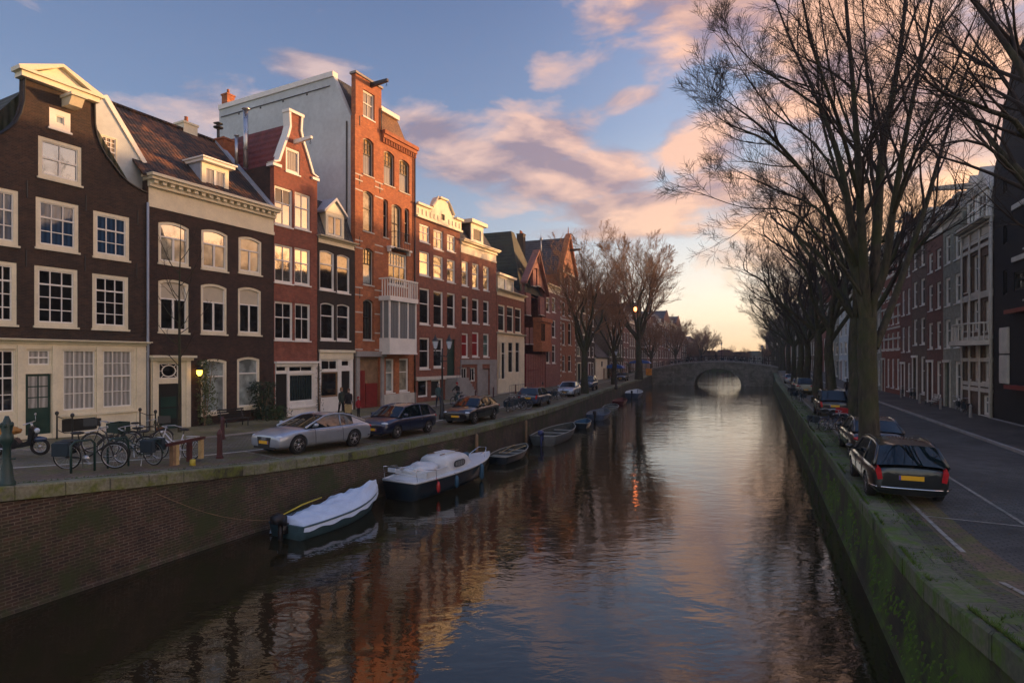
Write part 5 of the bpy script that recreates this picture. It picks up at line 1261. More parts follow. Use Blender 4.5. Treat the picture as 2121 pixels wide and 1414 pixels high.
# second near elm, its trunk outside the picture on the right
g2 = [[(0, 0, -.1, .5), (0, 0, 2, .42), (.05, 0, 4.4, .38)]]
TY2 = 12.3; TX2 = wallR(TY2) + 5.2
def V3(px, py, dy, r): Y = TY2 + dy; r *= .5; return ((px - CX) / F * Y - TX2, dy, CZ + (HY - py) / F * Y - 1.9, r)
g2 += [[(0, 0, 4.2, .28), V3(2190, 330, 0, .22), V3(2130, 170, .3, .16), V3(2060, 60, .6, .10), V3(1980, -40, .9, .05)],
       [(0, 0, 4.3, .2), V3(2150, 400, 1, .16), V3(2060, 300, 1.6, .11), V3(1980, 200, 2.2, .07), V3(1890, 130, 2.6, .03)],
       [(0, 0, 4.3, .16), V3(2140, 300, -1, .12), V3(2050, 230, -1.2, .08), V3(1950, 190, -1.4, .05), V3(1880, 130, -1.5, .02)],
       [(0, 0, 4.0, .12), V3(2150, 420, -.5, .09), V3(2040, 300, -.8, .06), V3(1940, 300, -.9, .03)],
       [(0, 0, 4.2, .25), V3(2280, 200, 0, .2), V3(2290, 0, 0, .15), V3(2300, -200, 0, .05)],
       [(0, 0, 4.2, .25), V3(2220, 200, 1.4, .2), V3(2170, 0, 2, .12), V3(2120, -200, 2.4, .05)]]
t2 = make_tree('elm whose branches hang in from beyond the right edge of the picture', 9, 0, 0, 0, 0, 0, 'twig', (7, 5, 4, 2), 4, limbs=g2, twig_r=.0042)
put(t2, TX2, TY2, 1.9)
# generic elms
va = make_tree('second elm of the right bank, slim trunk before the dark hatchback', 21, 15.5, .36, 5.5, 7, 5.0, 'twig', (8, 6, 5, 2), 4, twig_r=.0055)
vb = make_tree('third elm of the right bank, seen between the second elm and the quay edge', 33, 14.5, .33, 5.0, 7, 5.4, 'twig', (8, 6, 5, 2), 4, twig_r=.006)
vc = make_tree('tall vase shaped elm with reddish twigs at the left end of the bridge', 47, 26, .60, 7.5, 11, 8.6, 'twig_red', (10, 7, 6, 3), 4, twig_r=.014, group='bare elms of the left bank')
vd = make_tree('forked bare tree rising behind the silver saloon on the left bank', 58, 17, .42, 4.6, 7, 4.2, 'twig_red', (9, 6, 5, 3), 4, twig_r=.010, group='bare elms of the left bank')
put(va, wallR(34.5) + 3.0, 34.5, 1.9, .4, 1.12)
put(vb, wallR(49) + 2.2, 49, 1.9, 1.1, 1.25)
def dupt(src, x, y, z, rz, s, label):
    c = copy_tree(src); return put(c, x, y, z, rz, s, label)
for k, (src, y, off, s, lb) in enumerate([(va, 43, 2.6, .95, 'elm just behind the dark hatchback on the right bank'), (vb, 60, 2.2, 1.0, 'elm beside the parked bicycles under the pale blue building'), (va, 71, 2.2, 1.05, 'fifth elm in the receding right bank row'), (vb, 84, 2.2, 1.02, 'elm halfway between the hatchback and the bridge'), (va, 99, 2.2, 1.1, 'elm just before the right bridge head'),
                                          (vb, 140, 3, 1.1, 'first elm beyond the bridge on the right'), (va, 158, 3, 1.1, 'second elm beyond the bridge on the right'), (vb, 180, 3, 1.15, 'third elm beyond the bridge on the right'), (va, 205, 3, 1.1, 'fourth elm beyond the bridge on the right'), (vb, 240, 3, 1.1, 'fifth elm beyond the bridge on the right'), (va, 285, 3, 1.1, 'farthest elm of the right bank')]):
    dupt(src, wallR(y) + off, y, zR(wallR(y), y), 1.3 + k * 1.9, s * 1.16, lb)
put(vd, 7.75, 62, 1.9, .6, 1.0)
put(vc, 23.2, 106, 2.0, .3, 1.08)
dupt(vd, 15.0, 85, 1.9, 2.4, 1.0, 'thin dark tree between the dark off-roader and the tall left elm')
for k, (x, y, s, lb) in enumerate([(36, 150, .6, 'reddish bare tree left of the bridge crown'), (58, 205, .75, 'far bare tree above the left part of the bridge'), (93, 285, .8, 'farthest bare tree of the left bank'), (112, 335, .85, 'tiny bare tree where the canal ends')]):
    dupt(vc, x, y, 1.9, k * 1.7, s, lb)
for k, (x, y, s) in enumerate([(94, 290, .5), (101, 292, .40), (109, 292, .44), (118, 292, .40), (87, 286, .55), (127, 290, .52)]):
    dupt(vc, x, y, 1.5, k * 2.1, s, ['closing row tree over the far water, leftmost but one', 'closing row tree above the glint of the far water', 'closing row tree right of the glint', 'closing row tree near the right bank end', 'leftmost closing row tree at the canal bend', 'rightmost closing row tree at the canal bend'][k])
# end of the canal: bend closed by a far quay
b = MB(); b.box(80, 282, -.5, 150, 284, 1.9); tag(b.build('far_quay_wall', 'quay_r'), 'far quay wall where the canal bends out of sight', 'canal wall')
tag(sheet('ground', 'earth', 2, 2, lambda i, j: (70 + 110 * j, 284 + 400 * i, 1.88)), 'far ground beyond the canal bend', kind='structure')
# houses closing the view where the canal bends
for k in range(9):
    zz = [11, 9.5, 8.2, 8.6, 7.6, 7.9, 8.4, 9.5, 12][k]; o_ = House.__new__(House); o_.O = Vector((84 + k * 7.2, 300 - k * 1.2)); o_.x = Vector((1, -.16)).normalized(); o_.y = Vector((-o_.x.y, o_.x.x)); o_.W = 7.1; o_.D = 9; o_.z0 = 1.9; o_.holes = []
    o_.root = empty('canal_house', (o_.O.x, o_.O.y, 1.9), math.atan2(o_.x.y, o_.x.x)); tag(o_.root, ['brown', 'red', 'dark', 'rose', 'olive', 'grey', 'umber', 'dull red', 'black'][k] + ' house in the row closing the far end of the canal, ' + ['leftmost', 'second from left', 'third from left', 'left of middle', 'middle', 'right of middle', 'third from right', 'second from right', 'rightmost'][k], 'house', 'houses closing the view')
    for f in range(2):
        for i in range(3): o_.win_m(.7 + i * 2.1, 1.9 + i * 2.1, 1 + f * 2.4, 2.6 + f * 2.4, cols=1, mat='white', g=('g_dark', 'g_cream')[(f + i + k) % 2], sill=False)
    o_.wall([(0, -.9), (7.1, -.9), (7.1, zz - 1.9), (5.6, zz + .2), (1.5, zz + .2), (0, zz - 1.9)], ['bk_br', 'bk_r', 'bk_h4', 'bk_pink', 'bk_h2', 'bk_grey', 'bk_h2', 'bk_h6', 'bk_dark'][k]); o_.shell('bk_br', zz - 2.2, D=9)
    q = MB(); q.prism([(0, zz - 2.1), (7.1, zz - 2.1), (5.6, zz + .15), (1.5, zz + .15)], .36, 9, 'y'); q.build('roof', 'slate', o_.root)
# young tree in front of the umber house
yt_p = P(372, 897, 3.55)
g = [[(0, 0, -.05, .09), (.01, 0, 2, .075), (.0, .0, 4.2, .06), (-.02, 0, 6.4, .045), (.03, 0, 8.6, .025), (.05, 0, 10.4, .01)]]
g += [[(0, 0, z, .022), (dx * .5, dy * .5, z + .5, .015), (dx, dy, z + 1.3 * s_, .006)] for z, dx, dy, s_ in ((3.2, -1.1, .3, .8), (3.6, .9, -.4, .9), (4.2, -.9, -.6, 1), (4.8, 1.2, .3, 1), (5.3, -1.2, .2, 1.1), (5.9, .9, -.6, 1.2), (6.5, -1.0, .5, 1.3), (7.1, .9, .2, 1.2), (7.7, -.7, -.4, 1.2), (8.3, .6, .3, 1.1), (5.0, .1, 1.0, 1), (6.2, -.1, -1.0, 1))]
yt = make_tree('slender young bare tree in front of the umber house door', 77, 0, 0, 0, 0, 0, 'twig', (3, 3, 2), 2, limbs=g, name='young_tree', twig_r=.006, group=None)
put(yt, yt_p[0], yt_p[1], zL(*yt_p))

# ------------------------------------------------------------------ stone bridge
A_ = Vector((30.6, 127.6)); B_ = Vector((53.8, 118.0)); bx = (B_ - A_).normalized(); BL = (B_ - A_).length
br = empty('arch_bridge', (A_.x, A_.y, 0), math.atan2(bx.y, bx.x)); tag(br, 'stone arch bridge with iron railing across the canal', 'bridge')
def bs(px):
    r = (px - CX) / F; return (r * A_.y - A_.x) / (bx.x - r * bx.y)
s0, s1 = bs(1438), bs(1535); sc_ = (s0 + s1) / 2; hw = (s1 - s0) / 2
Yc = A_.y + bx.y * sc_; zc = CZ + (HY - 763) / F * Yc; ztop = CZ + (HY - 749) / F * Yc
def deck(s): return 3.25 + (ztop - 3.25) * max(0, 1 - ((s - sc_) / (BL * .56)) ** 2)
n = 24
top = [(BL * (1 - i / n) + (.4 - .8 * i / n), deck(BL * (1 - i / n))) for i in range(n + 1)]
arch = [(sc_ - hw * math.cos(PI * i / 20), zc * math.sin(PI * i / 20) ** .9) for i in range(21)]
b = MB(); b.prism([(-.4, -.9)] + [(s0, -.9)] + arch + [(s1, -.9), (BL + .4, -.9)] + top, 0, 8, 'y'); b.build('bridge_body', 'bridge', br)
b = MB()
for i in range(20):
    a, c = arch[i], arch[i + 1]; o = lambda p: (sc_ + (p[0] - sc_) * (1 + .55 / hw), p[1] * (1 + .5 / zc)); b.prism([a, c, o(c), o(a)], -.08, -.002, 'y')
b.build('arch_stones', 'bridge', br)
b = MB()
for i in range(n):
    a, c = top[i], top[i + 1]; b.prism([(a[0], a[1] - .05), (c[0], c[1] - .05), (c[0], c[1] + .22), (a[0], a[1] + .22)], -.14, .35, 'y'); b.prism([(a[0], a[1] - .05), (c[0], c[1] - .05), (c[0], c[1] + .22), (a[0], a[1] + .22)], 7.65, 8.14, 'y')
b.build('coping', 'stone', br)
for x in (s0 - 2.2, s1 + 2.2, .2, BL - .2): b = MB(); b.box(x - .35, -.18, -.9, x + .35, -.002, deck(x) - .05); b.build('buttress', 'bridge', br)
b = MB()
for yy in (.1, 7.9):
    N_ = 60
    for i in range(N_ + 1):
        s = BL * i / N_; z = deck(s) + .22; b.tube([(s, yy, z), (s, yy, z + 1.0)], .045 if i % 6 == 0 else .018, 4)
    for dz in (.45, 1.0): b.tube([(BL * i / 20, yy, deck(BL * i / 20) + .22 + dz) for i in range(21)], .03, 4)
b.build('railing', 'iron', br)
def street_lamp(x, y, z, label, arms=1, h=4.2, s=1.0, mat='iron', lit=False):
    r = empty('street_lamp', (x, y, z)); tag(r, label, 'street lamp', 'cast iron street lamps')
    b = MB(); b.lathe([(.22, 0), (.22, .25), (.15, .35), (.13, .9), (.09, 1.0), (.07, 1.1), (.05, h * .8), (.07, h * .81), (.04, h)], 10); b.tube([(-.3 * s, 0, h * .82), (.3 * s, 0, h * .82)], .025, 5); b.build('post', mat, r, True)
    for k in range(arms):
        ox = 0 if arms == 1 else (-.42 + .84 * k)
        if arms > 1: b = MB(); b.tube([(0, 0, h * .9), (ox * .6, 0, h * .88), (ox, 0, h * .97)], .03, 5); b.build('arm', mat, r, True)
        b = MB(); b.lathe([(.02, -.05), (.09, 0), (.19, .42), (.05, .42)], 6, (ox, 0, h)); o = b.build('lantern', 'lamp_clear' if not lit else emis('lamp_glow', (1, .55, .1), 5), r)
        b = MB(); b.lathe([(.22, .42), (.2, .48), (.09, .62), (.05, .72), (.015, .85)], 6, (ox, 0, h)); b.build('lantern_cap', mat, o)
    return r
for s, lb in ((3.0, 'street lamp standing on the left end of the bridge'), (sc_ + .5, 'street lamp on the crown of the bridge'), (BL - 2.5, 'street lamp on the right end of the bridge')):
    q = A_ + bx * s + Vector((-bx.y, bx.x)) * 7; street_lamp(q.x, q.y, deck(s), lb, 1, 3.6)
# ------------------------------------------------------------------ cars
def paint(name, col, metal=0.0, rough=.3):
    m, N, L, b = newmat(name); n = noise_n(N, L, coord(N), 3, 4)
    L.new(ramp(N, L, n, [(.3, tuple(c * .85 for c in col)), (.7, col)]), b.inputs['Base Color'])
    b.inputs['Metallic'].default_value = metal; b.inputs['Roughness'].default_value = rough; b.inputs['Coat Weight'].default_value = 1; b.inputs['Coat Roughness'].default_value = .05
    return m
M['p_silver'] = paint('silver_paint', (.40, .44, .50), .5, .33); M['p_black'] = paint('black_car_paint', (.010, .010, .012)); M['p_blue'] = paint('dark_blue_paint', (.010, .016, .045))
M['p_green'] = paint('dark_green_car_paint', (.006, .009, .009)); M['p_grey'] = paint('grey_car_paint', (.12, .13, .14), .4); M['p_navy'] = paint('navy_paint', (.03, .05, .10)); M['p_pale'] = paint('pale_cream_paint', (.42, .40, .28))
def car(label, paintm, L_=4.4, Wd=1.75, wr=.31, fo=.85, ro=.85, top=None, gh=None, ia=1, ic=4, split=-9, zb=.20, hatch=False, rings=False, rails=False, group=None, seam=(.35, -.75), rimstyle=5, name='parked_car', sport=False):
    root = empty(name, (0, 0, 0)); tag(root, label, 'car', group)
    hw_ = Wd / 2; x0 = -L_ / 2
    xs = sorted(set([-L_ / 2, -L_ / 2 + .05, -L_ / 2 + .18, -L_ / 2 + .5, -L_ / 2 + ro, L_ / 2 - fo, L_ / 2 - .5, L_ / 2 - .2, L_ / 2 - .06, L_ / 2] + [x for x, z in top if abs(x) < L_ / 2 - .55]))
    b = MB(); rings_ = []; n = 13
    for x in xs:
        e = (L_ / 2 - abs(x)); k = 1 - .11 * math.exp(-e / .10) - .05 * math.exp(-e / .5)
        w_ = hw_ * k; zt = interp(top, x); zlo = zb + .05 * math.exp(-e / .10)
        cs = [(w_ * .84, zlo), (w_ * .965, zlo + .10), (w_ * .985, zlo + .5 * (zt - zlo) - .06), (w_ * 1.0, zlo + .5 * (zt - zlo) + .05), (w_ * .975, zt - .12), (w_ * .90, zt - .03), (w_ * .5, zt + .015)]
        rings_.append([(x, y, z) for y, z in cs] + [(x, 0, zt + .025)] + [(x, -y, z) for y, z in reversed(cs)])
    n = len(rings_[0]); vs = [p for r in rings_ for p in r]
    fs = [(i * n + k, i * n + (k + 1) % n, (i + 1) * n + (k + 1) % n, (i + 1) * n + k) for i in range(len(xs) - 1) for k in range(n)]
    fs += [tuple(range(n)), tuple(reversed(range((len(xs) - 1) * n, len(xs) * n)))]
    b.add(vs, fs); ob = b.build('body', paintm, None, True)
    sm = ob.modifiers.new('s', 'SUBSURF'); sm.levels = 1; sm.render_levels = 1
    axf, axr = L_ / 2 - fo, -L_ / 2 + ro; cut = MB()
    for ax in (axf, axr):
        for sy in (-1, 1): cut.lathe([(wr + .055, -.19), (wr + .055, .19)], 28, (ax, sy * (hw_ - .12), wr), 'y')
    co_ = cut.build('cut', 'rubber'); bo = ob.modifiers.new('b', 'BOOLEAN'); bo.operation = 'DIFFERENCE'; bo.object = co_; bo.solver = 'EXACT'
    body = evalmesh(ob, 'body', [paintm], root); bpy.data.objects.remove(co_)
    try: body.data.set_sharp_from_angle(angle=.7)
    except Exception: pass
    # greenhouse
    belt = [interp(top, x) - .05 for x, z in gh]; zr_ = max(z for x, z in gh)
    wbt = hw_ * .90; wrf = hw_ * .70
    def wz(z): return wbt + (wrf - wbt) * max(0, min(1, (z - .92) / (zr_ - .92)))
    def strip_(i0, i1, nm, mat):
        q = MB(); rows = []
        for i in range(i0, i1 + 1):
            x, z = gh[i]; w_ = wz(z); rows.append([(x + (.06 * (1 - (t * t)) if i0 == 0 else -.04 * (1 - t * t) if i1 == len(gh) - 1 and i == i1 else 0), t * w_, z + .045 * (1 - t * t)) for t in (-1, -.66, -.33, 0, .33, .66, 1)])
        q.add([p for r in rows for p in r], [(a * 7 + k, a * 7 + k + 1, (a + 1) * 7 + k + 1, (a + 1) * 7 + k) for a in range(len(rows) - 1) for k in range(6)])
        return q.build(nm, mat, root, True)
    strip_(0, ia, 'windscreen', 'carglass'); strip_(ia, ic, 'roof', paintm); strip_(ic, len(gh) - 1, 'rear_window', 'carglass')
    for sy in (-1, 1):
        q = MB(); c_ = MB()
        for i in range(len(gh) - 1):
            (xa, za), (xb, zb_) = gh[i], gh[i + 1]; ta, tb = belt[i], belt[i + 1]
            quad = [(xa, sy * wz(za) * .995, za), (xb, sy * wz(zb_) * .995, zb_), (xb, sy * wbt, min(tb, zb_)), (xa, sy * wbt, min(ta, za))]
            (c_ if (xa + xb) / 2 < split else q).add(quad, [(0, 1, 2, 3)])
        q.build('side_window', 'carglass', root)
        if c_.v: c_.build('rear_pillar', paintm, root)
        q = MB(); pts = [(x, sy * wz(z), z) for x, z in gh]; q.tube(pts, [.045] + [.035] * (len(pts) - 2) + [.05], 6)
        for s_ in seam[1:]:
            zz = interp(sorted(gh), s_); q.tube([(s_, sy * wz(zz), zz - .02), (s_ + .05, sy * (wbt + .004), interp(top, s_) - .04)], .03, 5)
        q.build('pillar', paintm, root, True)
        q = MB()
        for s_ in seam:
            zt = interp(top, s_); q.tube([(s_, sy * hw_ * .93, zt - .06), (s_, sy * hw_ * .985, zt - .14), (s_ - .02, sy * (hw_ * 1.001), (zt + zb) / 2), (s_ - .05, sy * hw_ * .97, zb + .12)], .007, 4)
        q.tube([(x, sy * (hw_ * .985), interp(top, x) - .10) for x in (L_ / 2 - 1.3, .3, -.6, -L_ / 2 + .9)], .006, 4); q.build('door_seam', 'rubber', root)
        q = MB(); q.tube([(seam[-1] + .10, sy * (hw_ * 1.0 + .01), .74), (seam[-1] + .30, sy * (hw_ * 1.0 + .01), .74)], .018, 6); q.build('door_handle', paintm, root, True)
        xm, zm = gh[0][0] - .35, gh[0][1] + .02; q = MB(); q.blob((xm, sy * (hw_ + .08), zm + .08), (.08, .12, .075), 3, .1); q.tube([(xm, sy * hw_ * .9, zm), (xm, sy * (hw_ + .04), zm + .05)], .03, 5); q.build('wing_mirror', paintm, root, True)
        if rails: q = MB(); q.tube([(x, sy * (wrf - .02), z + .07) for x, z in gh[ia:ic + 1]], .014, 6); q.build('roof_rail', 'iron', root, True)
    # wheels
    for ax in (axf, axr):
        for sy in (-1, 1):
            c_ = (ax, sy * (hw_ - .13), wr); q = MB(); r = wr
            q.lathe([(r * .66, -.10), (r * .9, -.105), (r * .985, -.085), (r, -.03), (r, .03), (r * .985, .085), (r * .9, .105), (r * .66, .10)], 28, c_, 'y'); wh = q.build('wheel', 'tyre', root, True)
            q = MB(); yo = c_[1] + sy * .085
            q.ring((ax, yo, r), r * .65, .018, 'y', 26, 5); q.lathe([(.055, -.02), (.055, .02)], 10, (ax, yo, r), 'y')
            for k in range(rimstyle):
                a = 2 * PI * k / rimstyle + .3; dx, dz = math.cos(a), math.sin(a); nx, nz = -dz, dx
                for o_ in ((-.035, .035) if sport else (0,)):
                    q.tube([(ax + dx * .04 + nx * o_ * .3, yo, r + dz * .04 + nz * o_ * .3), (ax + dx * r * .64 + nx * o_, yo, r + dz * r * .64 + nz * o_)], .022, 4)
            q.lathe([(r * .66, -.002), (r * .66, .002)], 24, (ax, yo - sy * .05, r), 'y', 1)
            q.build('rim', ['steel', 'rubber'], wh, True)
    # lights, plates, bumpers
    zf = interp(top, L_ / 2 - .12); zrr = interp(top, -L_ / 2 + .1)
    for sy in (-1, 1):
        q = MB(); q.blob((L_ / 2 - .16, sy * hw_ * .70, zf - .10), (.13, .19, .075), 2, .05); q.build('headlight', 'lamp_clear', root, True)
        q = MB()
        if hatch: q.prism([(hw_ * .70, zrr - .30), (hw_ * .82, zrr - .32), (hw_ * .87, zrr - .1), (hw_ * .82, zrr + .04), (hw_ * .74, zrr - .06)] if sy > 0 else [(-hw_ * .70, zrr - .30), (-hw_ * .82, zrr - .32), (-hw_ * .87, zrr - .1), (-hw_ * .82, zrr + .04), (-hw_ * .74, zrr - .06)], -L_ / 2 - .02, -L_ / 2 + .16, 'x')
        else: q.blob((-L_ / 2 + .07, sy * hw_ * .68, zrr - .13), (.11, .22, .085), 2, .05)
        q.build('tail_light', 'lamp_red', root, not hatch)
    q = MB(); q.box(L_ / 2 - .03, -.26, .40, L_ / 2 + .012, .26, .51); pl = q.build('number_plate', 'plate', root); q = MB(); q.box(L_ / 2 - .02, .225, .402, L_ / 2 + .015, .258, .508); q.build('plate_strip', 'plate_blue', pl)
    zp = zrr - .30 if hatch else .48
    q = MB(); q.box(-L_ / 2 - .015, -.26, zp, -L_ / 2 + .05, .26, zp + .11); pl = q.build('number_plate', 'plate', root); q = MB(); q.box(-L_ / 2 - .018, .225, zp + .002, -L_ / 2 + .04, .258, zp + .108); q.build('plate_strip', 'plate_blue', pl)
    gw = .38 if sport else .45; g0, g1 = (.30, .64) if sport else (.52, .62)
    q = MB(); q.prism([(-gw, g1), (gw, g1), (gw * .8, g0), (-gw * .8, g0)], L_ / 2 - .05, L_ / 2 + .004, 'x'); q.build('grille', 'rubber', root)
    q = MB(); q.box(L_ / 2 - .1, -hw_ * .62, .22, L_ / 2 - .005, hw_ * .62, .30); q.build('air_intake', 'rubber', root)
    if rings:
        q = MB()
        for k in range(4): q.ring((L_ / 2 + .012, -.105 + .07 * k, .565), .045, .006, 'x', 16, 4)
        q.build('ring_emblem', 'chrome', root, True)
    q = MB(); q.tube([(-L_ / 2 + .30, -hw_ * .99, .42), (-L_ / 2 + .06, -hw_ * .84, .42), (-L_ / 2 - .015, -hw_ * .5, .42), (-L_ / 2 - .015, hw_ * .5, .42), (-L_ / 2 + .06, hw_ * .84, .42), (-L_ / 2 + .30, hw_ * .99, .42)], .022, 5); q.build('bumper_strip', 'chrome' if rails else 'rubber', root, True)
    return root
def qdir(side, Y): 
    f = quayL if side < 0 else wallR
    return Vector((f(Y + .7) - f(Y - .7), 1.4)).normalized()
def park(root, side, Y, off, away=True, x=None):
    d = qdir(side, Y); f = quayL if side < 0 else wallR; nrm = Vector((-d.y, d.x)) if side < 0 else Vector((d.y, -d.x))
    p = Vector((f(Y), Y)) + nrm * off; z = (zL if side < 0 else zR)(p.x, p.y)
    if not away: d = -d
    zf = zL if side < 0 else zR; z1 = zf(p.x + d.x * 1.4, p.y + d.y * 1.4); z2 = zf(p.x - d.x * 1.4, p.y - d.y * 1.4)
    root.location = (p.x, p.y, (z1 + z2) / 2 + .008); root.rotation_euler = (0, -math.atan2(z1 - z2, 2.8), math.atan2(d.y, d.x)); return root
GC = 'cars parked along the left quay'; GD = 'cars parked along the right quay'
T_coupe = dict(L_=4.63, Wd=1.84, wr=.34, fo=.84, ro=1.04, top=[(-2.31, .86), (-2.1, .97), (-1.6, 1.0), (-.8, .96), (.4, .94), (1.0, .95), (1.6, .91), (2.1, .82), (2.31, .69)], gh=[(1.15, .93), (.62, 1.14), (.12, 1.32), (-.35, 1.375), (-.85, 1.35), (-1.25, 1.26), (-1.9, 1.00)], ia=2, ic=5, split=-1.55)
T_hatch = dict(L_=4.15, Wd=1.74, wr=.31, fo=.82, ro=.80, top=[(-2.07, .90), (-1.9, .96), (-1, .95), (.6, .95), (1.05, .95), (1.6, .90), (1.95, .82), (2.07, .68)], gh=[(1.15, .94), (.45, 1.36), (-.2, 1.44), (-.9, 1.43), (-1.45, 1.38), (-1.95, .96)], ia=1, ic=4, split=-1.25)
T_sedan = dict(L_=4.55, Wd=1.78, wr=.32, fo=.80, ro=1.0, top=[(-2.27, .86), (-2.1, .98), (-1.6, 1.0), (-.8, .95), (.6, .94), (1.0, .93), (1.7, .88), (2.1, .80), (2.27, .67)], gh=[(1.05, .92), (.35, 1.33), (-.2, 1.42), (-.8, 1.40), (-1.2, 1.34), (-1.8, 1.0)], ia=1, ic=4, split=-1.35)
T_wagon = dict(L_=4.5, Wd=1.74, wr=.31, fo=.90, ro=.95, top=[(-2.25, .90), (-2.1, .94), (-1, .93), (.6, .93), (1.1, .93), (1.7, .88), (2.1, .80), (2.25, .67)], gh=[(1.15, .92), (.5, 1.34), (-.2, 1.43), (-1.1, 1.44), (-1.75, 1.39), (-2.15, .95)], ia=1, ic=4, split=-1.9, hatch=True)
T_suv = dict(L_=4.4, Wd=1.80, wr=.37, fo=.85, ro=.90, zb=.34, top=[(-2.2, 1.0), (-2.0, 1.10), (-1, 1.10), (.6, 1.10), (1.0, 1.09), (1.7, 1.04), (2.1, .94), (2.2, .8)], gh=[(1.05, 1.08), (.5, 1.62), (-.2, 1.72), (-1.1, 1.72), (-1.75, 1.68), (-2.05, 1.12)], ia=1, ic=4, split=-1.8)
park(car('silver two door coupe with four ring emblem, nearest car on the left quay', 'p_silver', rings=True, sport=True, group=GC, seam=(.75, -.62), **T_coupe), -1, 22.0, 2.05, False)
park(car('dark blue hatchback parked right behind the silver coupe', 'p_blue', group=GC, **T_hatch), -1, 27.0, 1.95, False)
park(car('black saloon with orange sky on its bonnet, third car on the left quay', 'p_black', group=GC, **T_sedan), -1, 33.6, 1.75, False)
park(car('dark estate car seen from behind beside the heap of parked bicycles', 'p_navy', group=GC, rails=False, **T_wagon), -1, 45.5, 1.9, True)
park(car('silver saloon facing the viewer before the forked bare tree', 'p_silver', group=GC, **T_sedan), -1, 57.5, 1.8, False)
park(car('dark blue off-roader parked beyond the silver saloon', 'p_navy', group=GC, **T_suv), -1, 68.5, 1.8, False)
park(car('small dark car near the left bridge head', 'p_green', group=GC, **T_hatch), -1, 99, 1.9, False)
park(car('black estate car with roof rails, nearest car on the right quay', 'p_green', group=GD, rails=True, **T_wagon), 1, 16.7, 1.0, True)
park(car('black saloon half hidden behind the big elm trunk', 'p_black', group=GD, **T_sedan), 1, 22.9, 1.45, True)
park(car('dark hatchback with tall red tail lights behind the second elm trunk', 'p_black', group=GD, **dict(T_suv, hatch=True)), 1, 37.6, 1.7, True)
park(car('pale cream van-like car far down the right quay', 'p_pale', group=GD, **T_suv), 1, 62, 1.8, True)
park(car('grey car behind the pale cream one on the right quay', 'p_grey', group=GD, **T_hatch), 1, 68.5, 1.8, True)
park(car('silver hatchback parked near the right bridge head', 'p_silver', group=GD, **T_hatch), 1, 90, 1.8, True)

# ------------------------------------------------------------------ boats
def hull(L_, B, H_, draft=.25, transom=.8, th=.05, sheer=.25, open_=True, floor=.08, ns=18, nk=7, full=2.2, rake=.25):
    def f(t): return B / 2 * (transom + (1 - transom) * math.sin(min(1, t / .4) * PI / 2)) if t < .4 else B / 2 * (1 - ((t - .4) / .6) ** full) + .012
    def pt(t, k, off=0):
        u = k / nk; a = u * PI / 2; g = H_ * (1 + sheer * t * t)
        y = max(0.0, f(t) - off) * math.cos(a) ** .55 if k < nk else 0.0
        z = g - (g + draft * (1 - .6 * t ** 3)) * math.sin(a) ** 1.5
        return (L_ * t - L_ / 2 + rake * t * (z / H_) * 1.0, y, z)
    o = MB(); P_ = []
    for i in range(ns + 1):
        t = i / ns; r = [pt(t, k) for k in range(nk + 1)]; P_.append(r + [(x, -y, z) for x, y, z in reversed(r[:-1])])
    m_ = len(P_[0]); vs = [p for r in P_ for p in r]
    fs = [(i * m_ + k, i * m_ + k + 1, (i + 1) * m_ + k + 1, (i + 1) * m_ + k) for i in range(ns) for k in range(m_ - 1)] + [tuple(range(m_))]
    o.add(vs, fs)
    inner = MB(); Q = []
    for i in range(ns + 1):
        t = .012 + .965 * i / ns; r = []
        for k in range(nk + 1):
            x, y, z = pt(t, k, th); r.append((x, y, max(z, floor)))
        Q.append(r + [(x, -y, z) for x, y, z in reversed(r[:-1])])
    inner.add([p for r in Q for p in r], [(i * m_ + k, i * m_ + k + 1, (i + 1) * m_ + k + 1, (i + 1) * m_ + k) for i in range(ns) for k in range(m_ - 1)] + [tuple(range(m_))])
    rim = [pt(i / ns, 0) for i in range(ns + 1)]
    return o, inner, rim, f, pt
